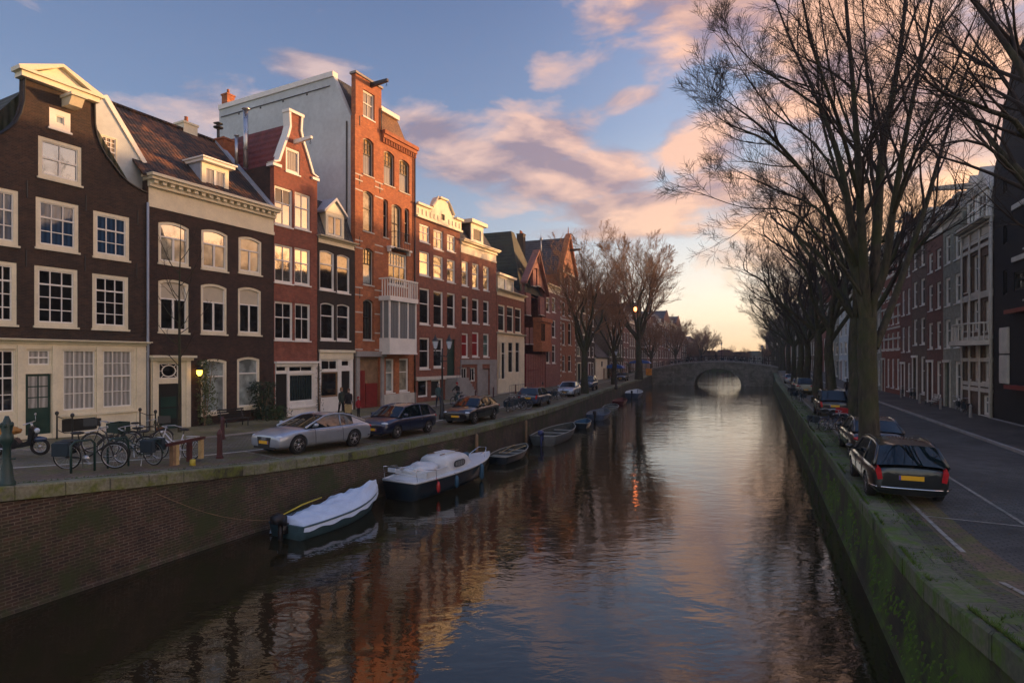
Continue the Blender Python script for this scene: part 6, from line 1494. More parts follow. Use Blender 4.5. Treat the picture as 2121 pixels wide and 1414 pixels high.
def boat(label, L_, B, H_, cout, cin, crim, thwarts=2, motor=None, name='open_boat', cat='boat', oars=False, cover=None, group='boats moored along the left quay', **k):
    r = empty(name, (0, 0, 0)); tag(r, label, cat, group)
    o, inn, rim, f, pt = hull(L_, B, H_, **k)
    o.build('hull', cout, r, True)
    if cover is None:
        inn.build('inside', cin, r, True)
        for i in range(thwarts):
            t = .22 + .5 * i / max(1, thwarts - 1); w_ = f(t) - .06; x = L_ * t - L_ / 2; q = MB(); q.box(x - .12, -w_, H_ * .68, x + .12, w_, H_ * .68 + .04); q.build('thwart', crim, r)
    q = MB(); loop = rim + [(x, -y, z) for x, y, z in reversed(rim)]; q.tube(loop + [loop[0]], .03, 6); q.build('gunwale', crim, r, True)
    if motor:
        q = MB(); x = -L_ / 2 - .22; q.prism([(x - .26, H_ + .12), (x + .14, H_ + .02), (x + .16, H_ + .30), (x - .02, H_ + .40), (x - .26, H_ + .34)], -.13, .13, 'y'); q.box(x - .05, -.05, -.3, x + .06, .05, H_ + .1); q.tube([(x + .1, 0, H_ + .12), (x + .65, .05, H_ + .28)], .02, 5); q.box(x + .05, -.1, H_ - .25, x + .25, .1, H_ + .06); q.build('outboard_motor', motor, r, True)
    if oars:
        q = MB()
        for s_ in (-.15, .2): q.tube([(-L_ * .3, s_, H_ + .05), (L_ * .28, s_ * 2.0, H_ + .10)], .022, 5); q.box(L_ * .28, s_ * 2 - .06, H_ + .08, L_ * .28 + .4, s_ * 2 + .06, H_ + .1)
        q.build('oar', 'wood_pale', r)
    if cover:
        q = MB(); ns, nk = 26, 12; R_ = random.Random(3); V = []
        for i in range(ns + 1):
            t = .01 + .97 * i / ns; x0, y0, z0 = pt(t, 0); w_ = f(t) + .04
            for k_ in range(-nk, nk + 1):
                u = k_ / nk; y = w_ * u; ridge = .34 * (1 - abs(u) ** 1.6) * (.6 + .5 * t) + .11 * noise.noise(Vector((t * 6, u * 2.4, 1))) * (1 - u * u) + .05 * noise.noise(Vector((t * 30, u * 4, 7))) + .03 * math.sin(t * 44 + u * 3) * (1 - u * u)
                z = z0 + ridge if abs(u) < .97 else z0 - .16 - .03 * math.sin(t * 30)
                if u > .25 and t < .55: z -= (u - .25) * .30
                V.append((x0, y, z + .02))
        w2 = 2 * nk + 1; q.add(V, [(i * w2 + k_, i * w2 + k_ + 1, (i + 1) * w2 + k_ + 1, (i + 1) * w2 + k_) for i in range(ns) for k_ in range(w2 - 1)] + [tuple(range(w2))])
        q.build('tarpaulin', cover, r, True)
        q = MB(); q.tube([(-L_ * .46, f(.05) * .62, H_ + .16), (-L_ * .2, f(.3) * .66, H_ + .30), (L_ * .02, f(.5) * .66, H_ + .36)], [.015, .03, .02], 6); q.build('rolled_sail', pm('yellow_strap', (.55, .42, .04), .7, .3, 6), r, True)
    return r
def moor(r, Y, off, turn=0, side=-1):
    d = qdir(side, Y); f = quayL if side < 0 else wallR; nrm = Vector((d.y, -d.x)) if side < 0 else Vector((-d.y, d.x))
    p = Vector((f(Y), Y)) + nrm * off; r.location = (p.x, p.y, 0); r.rotation_euler = (math.radians(rnd.uniform(-1, 1)), 0, math.atan2(d.y, d.x) + turn); return r
M['b_teal'] = pm('teal_hull', (.045, .10, .12), .5, .3, 3); M['b_navy'] = pm('dark_hull', (.010, .022, .032), .35, .3, 3, coat=.3); M['b_grey'] = pm('grey_hull', (.16, .17, .165), .6, .3, 3); M['b_bluegrey'] = pm('blue_grey_hull', (.10, .13, .19), .5, .3, 3)
M['b_white'] = pm('white_gelcoat', (.64, .66, .64), .35, .12, 2); M['b_tarp'] = pm('white_tarpaulin', (.58, .68, .78), .6, .12, 1.5, bmp=.2); M['b_blue'] = pm('blue_boat', (.03, .10, .16), .5, .3); M['b_red'] = pm('red_brown_boat', (.16, .035, .03), .5, .3); M['b_inside'] = pm('boat_floor', (.07, .072, .055), .8, .4, 4); M['b_rim'] = pm('pale_gunwale', (.30, .30, .25), .6, .3, 4)
moor(boat('small teal boat under a white tarpaulin with black outboard, nearest boat', 3.9, 1.7, .42, 'b_teal', 'b_inside', 'b_teal', motor='rubber', cover='b_tarp', name='covered_boat', sheer=.55, transom=.86), 20.3, 1.3, .10)
# cabin boat
cb = empty('cabin_boat', (0, 0, 0)); tag(cb, 'white cabin sailboat with dark green hull and fenders behind the tarpaulin covered boat', 'sailboat', 'boats moored along the left quay')
L_ = 6.6; o, inn, rim, f, pt = hull(L_, 2.15, .72, .3, .74, .05, .18, rake=.55, full=2.6); o.build('hull', 'b_navy', cb, True)
q = MB(); ns = 18; V = []
for i in range(ns + 1):
    t = i / ns; x0, y0, z0 = pt(t, 0)
    for u in (-1, -.6, -.2, .2, .6, 1): V.append((x0, (f(t) + .012) * u, z0 + .05 * (1 - u * u) + .02))
q.add(V, [(i * 6 + k, i * 6 + k + 1, (i + 1) * 6 + k + 1, (i + 1) * 6 + k) for i in range(ns) for k in range(5)]); q.build('deck', 'b_white', cb, True)
q = MB(); loop = rim + [(x, -y, z) for x, y, z in reversed(rim)]; q.tube([(x, y, z + .01) for x, y, z in loop + [loop[0]]], .05, 6); q.build('rubbing_strake', 'b_white', cb, True)
def loft(q, secs, mi=0):
    n = len(secs[0]); q.add([p for s in secs for p in s], [(i * n + k, i * n + k + 1, (i + 1) * n + k + 1, (i + 1) * n + k) for i in range(len(secs) - 1) for k in range(n - 1)] + [tuple(range(n)), tuple(range(len(secs) * n - n, len(secs) * n))], mi)
q = MB(); secs = []
for x, w_, h_ in ((-.95, .72, .58), (-.6, .74, .66), (.1, .74, .66), (.8, .66, .60), (1.15, .55, .45), (1.55, .42, .12)):
    secs.append([(x, w_, .74), (x - .02, w_ * .97, .74 + h_ * .6), (x - .04, w_ * .82, .74 + h_ * .92), (x - .04, w_ * .3, .74 + h_), (x - .04, -w_ * .3, .74 + h_), (x - .04, -w_ * .82, .74 + h_ * .92), (x - .02, -w_ * .97, .74 + h_ * .6), (x, -w_, .74)])
loft(q, secs); q.build('cabin', 'b_white', cb, True)
q = MB()
for x, w_, h_, xx in ((-.98, .80, .10, 0),): 
    for sy in (-1, 1): q.box(-2.5, sy * .72 - .05, .74, -.95, sy * .72 + .05, 1.02)
q.box(-2.55, -.77, .74, -2.45, .77, .98); q.build('cockpit_coaming', 'b_white', cb)
q = MB(); q.box(-2.44, -.66, .70, -.96, .66, .80); q.build('cockpit', 'b_inside', cb)
q = MB(); q.blob((-1.75, 0, .95), (.85, .62, .26), 5, .5, 3); q.build('cockpit_cover', 'b_white', cb, True)
for sy in (-1, 1):
    q = MB(); n = 16; pts = [(-.05 + .42 * (abs(math.cos(2 * PI * i / n)) ** .5) * (1 if math.cos(2 * PI * i / n) > 0 else -1), 1.02 + .13 * (abs(math.sin(2 * PI * i / n)) ** .6) * (1 if math.sin(2 * PI * i / n) > 0 else -1)) for i in range(n)]
    q.prism(pts, sy * .735, sy * .765, 'y'); w_ = q.build('cabin_window', 'g_lace', cb); q = MB(); q.tube([(a, sy * .765, c) for a, c in pts + [pts[0]]], .022, 5); q.build('frame', 'rubber', w_)
q = MB(); q.tube([(-.9, .3, 1.44), (.9, .12, 1.42)], .022, 5); q.tube([(-.9, -.3, 1.44), (.9, -.12, 1.42)], .022, 5); q.build('deck_pole', 'wood', cb)
q = MB(); q.box(-.5, -.3, 1.39, .3, .3, 1.46); q.build('sliding_hatch', 'b_white', cb)
q = MB()
for pts in ([(-3.2, .8, .74), (-3.3, .8, 1.3), (-3.3, -.8, 1.3), (-3.2, -.8, .74)], [(-3.3, .8, 1.25), (-2.2, .98, 1.1), (-2.15, .98, .74)], [(-3.3, -.8, 1.25), (-2.2, -.98, 1.1), (-2.15, -.98, .74)], [(-3.25, .8, 1.0), (-3.25, -.8, 1.0)]): q.tube(pts, .016, 5)
q.build('stern_rail', 'chrome', cb, True)
q = MB(); q.tube([(2.6, .5, .82), (3.3, .2, 1.2), (3.3, -.2, 1.2), (2.6, -.5, .82)], .015, 5); q.tube([(3.1, 0, .85), (3.4, 0, .9)], .05, 6); q.build('bow_fitting', 'chrome', cb, True)
q = MB(); q.box(-3.38, .15, 1.08, -3.30, .5, 1.24); q.build('horseshoe_light', 'lamp_clear', cb)
for x, c_, l_, rr in ((-2.2, 'lamp_red', .34, .08), (-1.0, 'b_blue', .4, .09), (1.35, 'b_blue', .62, .11)):
    q = MB(); yy = -(f((x + L_ / 2) / L_) + rr + .06); q.lathe([(.02, -l_ / 2 - .06), (rr * .7, -l_ / 2), (rr, -l_ / 2 + .08), (rr, l_ / 2 - .08), (rr * .7, l_ / 2), (.02, l_ / 2 + .06)], 10, (x, yy, .42)); q.tube([(x, yy, .42 + l_ / 2), (x, yy + .12, .8)], .01, 4); q.build('fender', c_, cb, True)
q = MB(); q.lathe([(.12, 0), (.14, .3), (.12, .32)], 10, (1.9, .1, .8)); q.build('bucket', 'b_blue', cb, True)
moor(cb, 26.2, 1.2, -.02)
moor(boat('dark blue rowing boat with oars, tied up ahead of the white cabin boat', 4.3, 1.5, .38, 'b_navy', 'b_inside', 'b_rim', 3, oars=True, transom=.7), 33.0, .95)
lb = COL.objects[-1]
moor(boat('long grey open boat with blue outboard motor', 7.0, 2.1, .62, 'b_grey', 'b_inside', 'b_rim', 3, motor=pm('blue_motor', (.03, .045, .14), .4, .2), transom=.8), 40.8, 1.2)
moor(boat('tiny dark dinghy with a blue cover board inside', 2.8, 1.3, .42, 'b_navy', 'b_blue', 'b_rim', 1, transom=.85), 48.2, 1.4)
moor(boat('blue grey open boat, broad and low, beyond the tiny dinghy', 5.6, 2.0, .5, 'b_bluegrey', 'b_grey', 'b_bluegrey', 3, motor='rubber'), 55.8, 1.5)
moor(boat('low greenish cream rowing boat beyond the blue grey boat', 5.0, 1.6, .35, 'b_rim', 'b_inside', 'b_rim', 2), 65.0, 1.4)
moor(boat('dull red low boat before the last grey white boat', 5.2, 1.7, .4, 'b_red', 'b_red', 'b_red', 2), 74.0, 1.3)
moor(boat('grey white motor boat, last boat before the bridge', 8.0, 2.4, .75, 'b_bluegrey', 'b_white', 'b_white', 2, motor='rubber'), 87.0, 1.7)
moor(boat('dark green boat seen through the bridge arch', 9.0, 2.6, .8, 'iron_green', 'b_inside', 'b_rim', 2), 190, 1.9)
# mooring lines and posts
q = MB(); a = Vector((quayL(15.6) + .05, 15.6, 1.9)); c_ = Vector((quayL(18.3) + 1.2, 17.9, .55)); q.tube([a.lerp(c_, t) - Vector((0, 0, .25 * math.sin(PI * t))) for t in [i / 8 for i in range(9)]], .007, 4); tag(q.build('mooring_rope', 'wood'), 'thin slack rope from the quay to the tarpaulin covered boat', 'rope')
for Y, lb in ((30.2, 'brown mooring pile between the cabin boat and the rowing boat'), (37.0, 'slim mooring pile behind the rowing boat')):
    q = MB(); q.lathe([(.09, -.8), (.09, 1.55), (.05, 1.65)], 8); tag(q.build('mooring_pile', 'wood', None, True, loc=(quayL(Y) + .28, Y, 0)), lb, 'post')
# ------------------------------------------------------------------ bicycles
def bike(label, frame='iron', wheelrim='steel', crate=None, bag=None, group='bicycles on the left bank', lady=True, stand=True, basket=False):
    r = empty('bicycle', (0, 0, 0)); tag(r, label, 'bicycle', group); R_ = .335; wb = .56
    for sx in (-1, 1):
        b = MB(); b.ring((sx * wb, 0, R_), R_ - .018, .018, 'y', 28, 5); w_ = b.build('wheel', 'tyre', r, True)
        b = MB(); b.ring((sx * wb, 0, R_), R_ - .042, .012, 'y', 28, 4); b.lathe([(.03, -.04), (.03, .04)], 8, (sx * wb, 0, R_), 'y')
        for k in range(14): a = 2 * PI * k / 14; b.tube([(sx * wb, .02 * (-1) ** k, R_), (sx * wb + math.cos(a) * (R_ - .045), 0, R_ + math.sin(a) * (R_ - .045))], .0028, 3)
        b.build('rim', wheelrim, w_, True)
        b = MB(); n = 12; a0, a1 = (.15 * PI, .98 * PI) if sx < 0 else (.1 * PI, .85 * PI); b.tube([(sx * wb + math.cos(a0 + (a1 - a0) * i / n) * (R_ + .02), 0, R_ + math.sin(a0 + (a1 - a0) * i / n) * (R_ + .02)) for i in range(n + 1)], .018, 4); b.build('mudguard', frame, r, True)
    bb = (-.10, 0, .29); seat = (-.26, 0, .80); head = (.40, 0, .84); hl = (.44, 0, .68)
    b = MB()
    for p, q in ((bb, seat), (bb, (-wb, .05, R_)), (bb, (-wb, -.05, R_)), ((-.23, 0, .66), (-wb, .05, R_)), ((-.23, 0, .66), (-wb, -.05, R_)), (hl, bb)): b.tube([p, q], .015 if q[0] == -wb else .019, 5)
    if lady: b.tube([head, (.15, 0, .60), (-.17, 0, .50)], .017, 5)
    else: b.tube([head, (-.24, 0, .76)], .017, 5)
    b.tube([(.37, 0, .96), head, hl, (.52, 0, .42), (wb, .05, R_)], .017, 5); b.tube([(.52, 0, .45), (wb, -.05, R_)], .014, 5); b.build('frame', frame, r, True)
    b = MB(); b.tube([(.37, 0, .94), (.36, 0, 1.05)], .014, 5); b.tube([(.14, .30, 1.02), (.28, .28, 1.06), (.38, .10, 1.06), (.38, -.10, 1.06), (.28, -.28, 1.06), (.14, -.30, 1.02)], .013, 5); b.tube([(.05, .31, 1.01), (.16, .30, 1.02)], .02, 5); b.tube([(.05, -.31, 1.01), (.16, -.30, 1.02)], .02, 5); b.build('handlebar', 'steel', r, True)
    b = MB(); b.tube([(-.26, 0, .80), (-.28, 0, .92)], .013, 5); b.blob((-.32, 0, .95), (.13, .09, .04), 2, .1); b.tube([(-.25, 0, .95), (-.12, 0, .95)], [.05, .02], 6); b.build('saddle', 'saddle', r, True)
    b = MB(); b.lathe([(.09, -.006), (.09, .006)], 16, (bb[0], -.05, bb[2]), 'y'); b.tube([(bb[0], -.07, bb[2]), (bb[0] + .12, -.09, bb[2] - .11)], .010, 4); b.tube([(bb[0], .07, bb[2]), (bb[0] - .12, .09, bb[2] + .11)], .010, 4); b.box(bb[0] + .08, -.15, bb[2] - .13, bb[0] + .17, -.08, bb[2] - .10); b.box(bb[0] - .17, .08, bb[2] + .10, bb[0] - .08, .15, bb[2] + .13); b.build('crankset', 'steel', r, True)
    b = MB(); b.box(-.78, -.07, .73, -.40, .07, .745); b.tube([(-.76, .07, .73), (-wb, .06, R_)], .008, 4); b.tube([(-.76, -.07, .73), (-wb, -.06, R_)], .008, 4); b.blob((.50, 0, .86), (.05, .045, .05), 1, .05, 1); b.build('carrier', frame, r, True)
    if stand: b = MB(); b.tube([(-.2, 0, .28), (-.3, .17, .01)], .010, 4); b.build('kickstand', 'steel', r)
    if crate: b = MB(); b.box(.40, -.20, .90, .80, .20, .93); [b.box(x0, y0, .93, x1, y1, 1.17) for x0, y0, x1, y1 in ((.40, -.20, .42, .20), (.78, -.20, .80, .20), (.42, -.20, .78, -.18), (.42, .18, .78, .20))]; b.build('crate', crate, r)
    if bag:
        for sy in (-1, 1): b = MB(); b.box(-.78, sy * .09 if sy > 0 else -.25, .40, -.38, .25 if sy > 0 else -.09, .74); b.build('pannier_bag', bag, r, bevel=.02)
    return r
def stand_at(o, x, y, side, heading, lean=4, s=1.0, dz=0):
    z = (zL if side < 0 else zR)(x, y) + .01 + dz; o.location = (x, y, z); o.rotation_euler = (math.radians(lean), 0, math.radians(heading)); o.scale = (s, s, s); return o
M['bag_blue'] = pm('blue_grey_bag', (.016, .032, .045), .7, .3); M['crate_green'] = pm('dark_green_crate', (.008, .028, .022), .6, .3); M['white_frame'] = pm('white_bike_frame', (.62, .62, .64), .35, .1); M['red_cloth'] = pm('red_cloth', (.30, .015, .02), .8, .3); M['blanket'] = pm('orange_tan_blanket', (.42, .20, .05), .95, .3, 8, bmp=.4)
def PX(px, py, dy=0):
    """street point on the left bank under a pixel, following the ramp"""
    h = 3.5
    for _ in range(12): x, y = P(px, py, h); h = CZ - zL(x, y)
    return x, y
def PXR(px, py):
    h = 3.6
    for _ in range(12): x, y = P(px, py, h); h = CZ - zR(x, y)
    return x, y
hd = 58
nb = []
x, y = PX(190, 972); bk = bike('black bicycle with blue grey pannier bags, leftmost of the near group', 'iron', bag='bag_blue'); stand_at(bk, x, y, -1, 8, 5, 1.08)
x, y = PX(285, 962); stand_at(bike('black bicycle with green crate and blue bag beside the white bicycle', 'iron_green', crate='crate_green', bag='bag_blue'), x, y, -1, 165, -4, 1.08)
x, y = PX(362, 952); stand_at(bike('white framed ladies bicycle beside the low wooden posts', 'white_frame'), x, y, -1, 172, 4, 1.05)
x, y = PX(232, 936); stand_at(bike('dark bicycle with black crate at the back of the near group', 'iron', crate='iron'), x, y, -1, 200, 6, 1.05)
x, y = PX(300, 930); stand_at(bike('dark bicycle standing behind the one with green crate', 'iron', lady=False, crate='iron'), x, y, -1, 30, -5, 1.05)
x, y = PX(262, 948); stand_at(bike('dark bicycle squeezed in the middle of the near group', 'iron', lady=False), x, y, -1, 190, 7, 1.02)
src = bk
def moreb(px, py, rz, lb, side=-1, grp=None, s=1.0):
    x, y = (PX if side < 0 else PXR)(px, py); c = copy_tree(src); c['label'] = lb
    if grp: c['group'] = grp
    return stand_at(c, x, y, side, rz, rnd.uniform(-7, 7), s)
for px, py, rz, lb in ((1058, 853, 70, 'bicycle at the near end of the heap behind the black saloon'), (1072, 850, 40, 'bicycle with wheel turned towards the water, between black saloon and estate car'), (1066, 845, 200, 'bicycle at the back of the heap behind the black saloon'), (1080, 847, 20, 'bicycle nearest the dark estate car tail'),
                       (1150, 828, 60, 'bicycle leaning by the estate car bonnet'), (1158, 826, 30, 'bicycle between estate car and silver saloon'), (935, 822, 20, 'bicycle leaning on the stoop of the attic house'), (1125, 800, 30, 'bicycle in front of the plain rose house'), (1135, 799, 10, 'bicycle near the plain rose house door'), (1148, 797, 50, 'bicycle before the striped gable house'), (1112, 803, 200, 'bicycle before the carved gable house'), (1282, 787, 40, 'bicycle beside the small dark car at the bridge head')):
    moreb(px, py, rz, lb)
GRB = 'bicycles on the right bank'
rb = bike('bicycle with pale rims and red bag, nearest of the right bank bicycles', 'p_navy', 'steel', crate='red_cloth', group=GRB); x, y = PXR(1722, 893); stand_at(rb, x, y, 1, 20, 5)
for px, py, rz, lb in ((1706, 890, 12, 'bicycle behind the one with red bag on the right quay'), (1735, 889, 200, 'dark bicycle between the red bag bicycle and the black saloon'), (1745, 905, 70, 'dark bicycle leaning beside the black saloon'), (1652, 828, 30, 'bicycle in the far cluster on the right quay edge'), (1660, 832, 70, 'bicycle in the far cluster nearest the dark hatchback'), (1648, 818, 10, 'bicycle at the far end of the right quay cluster'),
                       (1985, 852, 66, 'bicycle leaning on the ornate stone house front'), (1998, 858, 66, 'second bicycle leaning on the ornate stone house front'), (1872, 822, 66, 'bicycle by the banded red house'), (1888, 828, 66, 'bicycle near the green door on the right bank')):
    moreb(px, py, rz, lb, 1, GRB)
for k, s in enumerate((5.0, 6.5, 8.2, 15.5, 17.2, 19.0)):
    c = copy_tree(src); c['group'] = 'bicycles against the bridge railing'; c['label'] = 'bicycle leaning on the iron railing of the arch bridge'; q = A_ + bx * s + Vector((-bx.y, bx.x)) * .5
    c.location = (q.x, q.y, deck(s) + .02); c.rotation_euler = (math.radians(5), 0, math.atan2(bx.y, bx.x) + rnd.uniform(-.1, .1))

# ------------------------------------------------------------------ moped
mp_ = empty('moped', (0, 0, 0)); tag(mp_, 'dark blue moped with tan blanket over its seat at the left edge', 'moped')
for sx in (-.62, .62):
    b = MB(); b.ring((sx, 0, .28), .235, .05, 'y', 24, 7); w_ = b.build('wheel', 'tyre', mp_, True); b = MB(); b.ring((sx, 0, .28), .18, .015, 'y', 20, 5); b.lathe([(.06, -.05), (.06, .05)], 10, (sx, 0, .28), 'y')
    for k in range(6): a = k * PI / 3; b.tube([(sx, 0, .28), (sx + .18 * math.cos(a), 0, .28 + .18 * math.sin(a))], .012, 4)
    b.build('rim', 'steel', w_, True)
b = MB(); b.prism([(-.85, .45), (-.55, .62), (.0, .58), (.15, .32), (.45, .35), (.55, .75), (.48, .95), (.38, .95), (.33, .5), (.1, .42), (.0, .25), (-.4, .22), (-.8, .35)], -.13, .13, 'y'); b.build('body', 'p_black', mp_, bevel=.03)
b = MB(); b.blob((.62, 0, .52), (.22, .09, .10), 2, .1); b.build('front_mudguard', 'p_navy', mp_, True)
b = MB(); b.blob((-.35, 0, .80), (.42, .22, .13), 8, .5, 3); b.build('blanket', 'blanket', mp_, True)
b = MB(); b.tube([(.45, 0, .9), (.42, 0, 1.05)], .03, 6); b.tube([(.35, .3, 1.05), (.45, 0, 1.08), (.35, -.3, 1.05)], .02, 5); b.tube([(.42, .22, 1.05), (.40, .28, 1.25)], .008, 4); b.blob((.40, .28, 1.28), (.02, .06, .05), 1, .05, 1); b.build('handlebar', 'steel', mp_, True)
b = MB(); b.blob((.56, 0, .80), (.08, .09, .09), 1, .02); b.build('headlamp', 'lamp_clear', mp_, True)
b = MB(); b.tube([(-.1, -.15, .24), (-.75, -.17, .30)], [.03, .05], 8); b.build('exhaust', 'chrome', mp_, True)
x, y = PX(38, 944); stand_at(mp_, x, y, -1, 12, 6, 1.0)

# ------------------------------------------------------------------ street furniture
def bollard(px, py, label, side=-1, s=1.0):
    x, y = (PX if side < 0 else PXR)(px, py); b = MB(); b.lathe([(.13, 0), (.13, .08), (.10, .12), (.085, .8), (.10, .82), (.10, .88), (.07, .96), (.02, 1.02)], 4 if side < 0 else 10)
    o = b.build('bollard', 'brown_post' if side < 0 else 'stone', None, False, loc=(x, y, (zL if side < 0 else zR)(x, y)), rot=(0, 0, .9)); o.scale = (s, s, s); tag(o, label, 'bollard', 'bollards'); return o
bollard(455, 950, 'brown bollard left of the silver coupe'); bollard(461, 910, 'brown bollard in front of the bench'); bollard(1022, 823, 'dark bollard before the dormered house'); bollard(1068, 815, 'dark bollard before the low cream fronted house'); bollard(985, 832, 'slim bollard above the black saloon')
for px, py, lb in ((1905, 838, 'stone bollard beside the green door'), (1948, 850, 'stone bollard before the grey green house'), (1866, 826, 'stone bollard by the narrow dark red house'), (2010, 868, 'stone bollard near the ornate house steps')): bollard(px, py, lb, 1, .9)
# ornate green cast iron post at the left edge
x, y = PX(14, 1008); r = empty('cast_iron_post', (x, y, zL(x, y))); tag(r, 'dark green ornate cast iron lamp base at the left edge of the quay', 'post')
b = MB(); b.lathe([(.30, 0), (.30, .10), (.22, .16), (.19, .45), (.15, .55), (.13, .9), (.17, .95), (.22, 1.0), (.22, 1.12), (.16, 1.18), (.20, 1.3), (.15, 1.42), (.10, 1.5), (.06, 1.56)], 14); b.build('post', 'iron_green', r, True); r.scale = (.55, .55, 1)
b = MB(); b.tube([(-.35, 0, .62), (.35, 0, .62)], .02, 6)
for k in range(6): a = k * PI / 3; b.blob((.18 * math.cos(a), .18 * math.sin(a), 1.36), (.06, .06, .07), k, .2, 1)
b.build('ornament', 'iron_green', r, True)
# low rack of wooden posts with a brown beam
x0, y0 = PX(358, 964); x1, y1 = PX(418, 956); r = empty('wooden_rack', (x0, y0, zL(x0, y0))); tag(r, 'low brown beam on short timber posts at the quay edge', 'bike rack')
dx_, dy_ = x1 - x0, y1 - y0; L_ = math.hypot(dx_, dy_); r.rotation_euler = (0, 0, math.atan2(dy_, dx_))
b = MB(); b.box(-.25, -.05, .62, L_ + .12, .05, .71); b.build('beam', 'brown_post', r)
for k, (s_, m_, w_) in enumerate(((.0, 'wood', .07), (.14, 'wood_pale', .07), (L_ * .55, 'brown_post', .06), (L_ * .97, 'wood_pale', .06))): b = MB(); b.box(s_ - w_, -.06, 0, s_ + w_, .06, .618); b.build('post', m_, r)
q = MB(); q.lathe([(.09, 0), (.08, .18), (.05, .2)], 10); xx, yy = PX(399, 964); tag(q.build('yellow_pot', pm('yellow_pot', (.5, .4, .05), .6), None, True, loc=(xx, yy, zL(xx, yy))), 'small yellow pot on the quay edge under the brown beam', 'pot')
# bike stands
for k, px in enumerate((172, 245)):
    x, y = PX(px, 978 - k * 10); b = MB(); b.tube([(-.3, 0, 0), (-.3, 0, .75), (-.2, 0, .85), (.2, 0, .85), (.3, 0, .75), (.3, 0, 0)], .03, 7)
    tag(b.build('bike_stand', 'iron_green', None, True, loc=(x, y, zL(x, y)), rot=(0, 0, 1.2)), ('grey tube bike stand left of the pannier bicycle', 'grey tube bike stand between the two nearest bicycles')[k], 'bike stand')
# stoop rails with ball finials before the gabled house
for k, (pxs, py, lb) in enumerate((((118, 150), 912, 'black stoop rail with ball finials in front of the cream shopfront'), ((290, 322), 898, 'black stoop rail beside the umber house door'))):
    x0, y0 = PX(pxs[0], py); x1, y1 = PX(pxs[1], py + 6); r = empty('stoop_rail', (x0, y0, zL(x0, y0))); tag(r, lb, 'railing'); L_ = math.hypot(x1 - x0, y1 - y0); r.rotation_euler = (0, 0, math.atan2(y1 - y0, x1 - x0))
    for s_ in (0, L_): b = MB(); b.lathe([(.05, 0), (.035, .2), (.03, 1.05), (.05, 1.08)], 8, (s_, 0, 0)); b.blob((s_, 0, 1.15), (.075, .075, .09), 0, 0); b.build('post', 'iron', r, True)
    b = MB()
    for z in (.45, 1.02): b.tube([(0, 0, z), (L_ * .5, 0, z - .08), (L_, 0, z)], .018, 5)
    b.build('rail', 'iron', r, True)
def bench(px, py, label, side, rz, mat):
    x, y = (PX if side < 0 else PXR)(px, py); r = empty('park_bench', (x, y, (zL if side < 0 else zR)(x, y)), rz); tag(r, label, 'bench')
    b = MB()
    for k in range(3): b.box(-.8, -.2 + k * .15, .42, .8, -.08 + k * .15, .455)
    b.build('seat', mat, r); b = MB()
    for k in range(4): b.box(-.8, .27 + k * .03, .52 + k * .12, .8, .30 + k * .03, .61 + k * .12)
    b.build('backrest', mat, r)
    for sx in (-.65, .65): b = MB(); b.tube([(sx, -.18, 0), (sx, -.2, .42)], .025, 5); b.tube([(sx, .25, 0), (sx, .24, .42), (sx, .38, .98)], .025, 5); b.tube([(sx, -.2, .41), (sx, .25, .41)], .02, 5); b.build('leg', 'iron', r, True)
    return r
fa = math.atan2(.889, .459)
bench(487, 884, 'dark slatted bench before the umber brick house', -1, fa, 'black'); bench(1928, 842, 'pale grey bench before the grey green house', 1, math.atan2(-.92, -.39), 'stone_pale')
# lamp posts
def double_lamp(px, py, label):
    x, y = PX(px, py); street_lamp(x, y, zL(x, y), label, 2, 4.3)
double_lamp(916, 868, 'tall double street lamp between dark blue hatchback and black saloon')
x, y = PX(1276, 806); street_lamp(x, y, zL(x, y), 'street lamp beyond the dark blue off-roader', 1, 4.2)
x, y = PXR(1690, 822); street_lamp(x, y, zR(x, y), 'street lamp among the elms of the right bank', 1, 4.2)
# lit wall lantern, hanging lantern
H2 = [o for o in COL.objects if o.name == 'corniced_house'][0]
gl_ = emis('lamp_flame', (1, .50, .06), 4.0)
r = empty('wall_lantern', (0, 0, 0)); tag(r, 'glowing yellow wall lantern beside the umber house door', 'lantern')
def h_world(h, s, yo, z): return (h.O.x + h.x.x * s + h.y.x * yo, h.O.y + h.x.y * s + h.y.y * yo, h.z0 + z)
hh = House.__new__(House); a = Vector(on_line(facL, 303.5)); b_ = Vector(on_line(facL, 567)); hh.O = a; hh.x = (b_ - a).normalized(); hh.y = Vector((-hh.x.y, hh.x.x)); hh.z0 = 1.9; hh.W = (b_ - a).length
s_, z_ = hh.s_(413, -.35), hh.z_(413, 778, -.35); r.location = h_world(hh, s_, -.35, z_)
b = MB(); b.lathe([(.05, 0), (.13, .10), (.15, .28), (.06, .32)], 8); o = b.build('glass', gl_, r, True); b = MB(); b.lathe([(.17, .29), (.10, .42), (.02, .5)], 8); b.tube([(0, 0, .5), (-.15 * .9, .15 * .45, .55), (-.33 * .86, .33 * .5, .45)], .015, 5); b.build('bracket', 'iron', r, True)
q = MB(); q.lathe([(.05, 0), (.2, .15), (.2, .5), (.05, .6)], 8); o = q.build('hanging_lantern', emis('red_glow', (1, .22, .06), 6), None, True, loc=(16.6, 78, CZ + (HY - 645) / F * 78)); tag(o, 'small red glowing lantern hanging over the street by the left elms', 'lantern')
q = MB(); q.tube([(0, 0, .6), (0, 0, .8)], .02, 4); q.tube([(-8.5, 1.5, 1.4), (-4, .7, .95), (0, 0, .8), (6, -1, 1.5)], .02, 4); q.build('cable', 'iron', o)
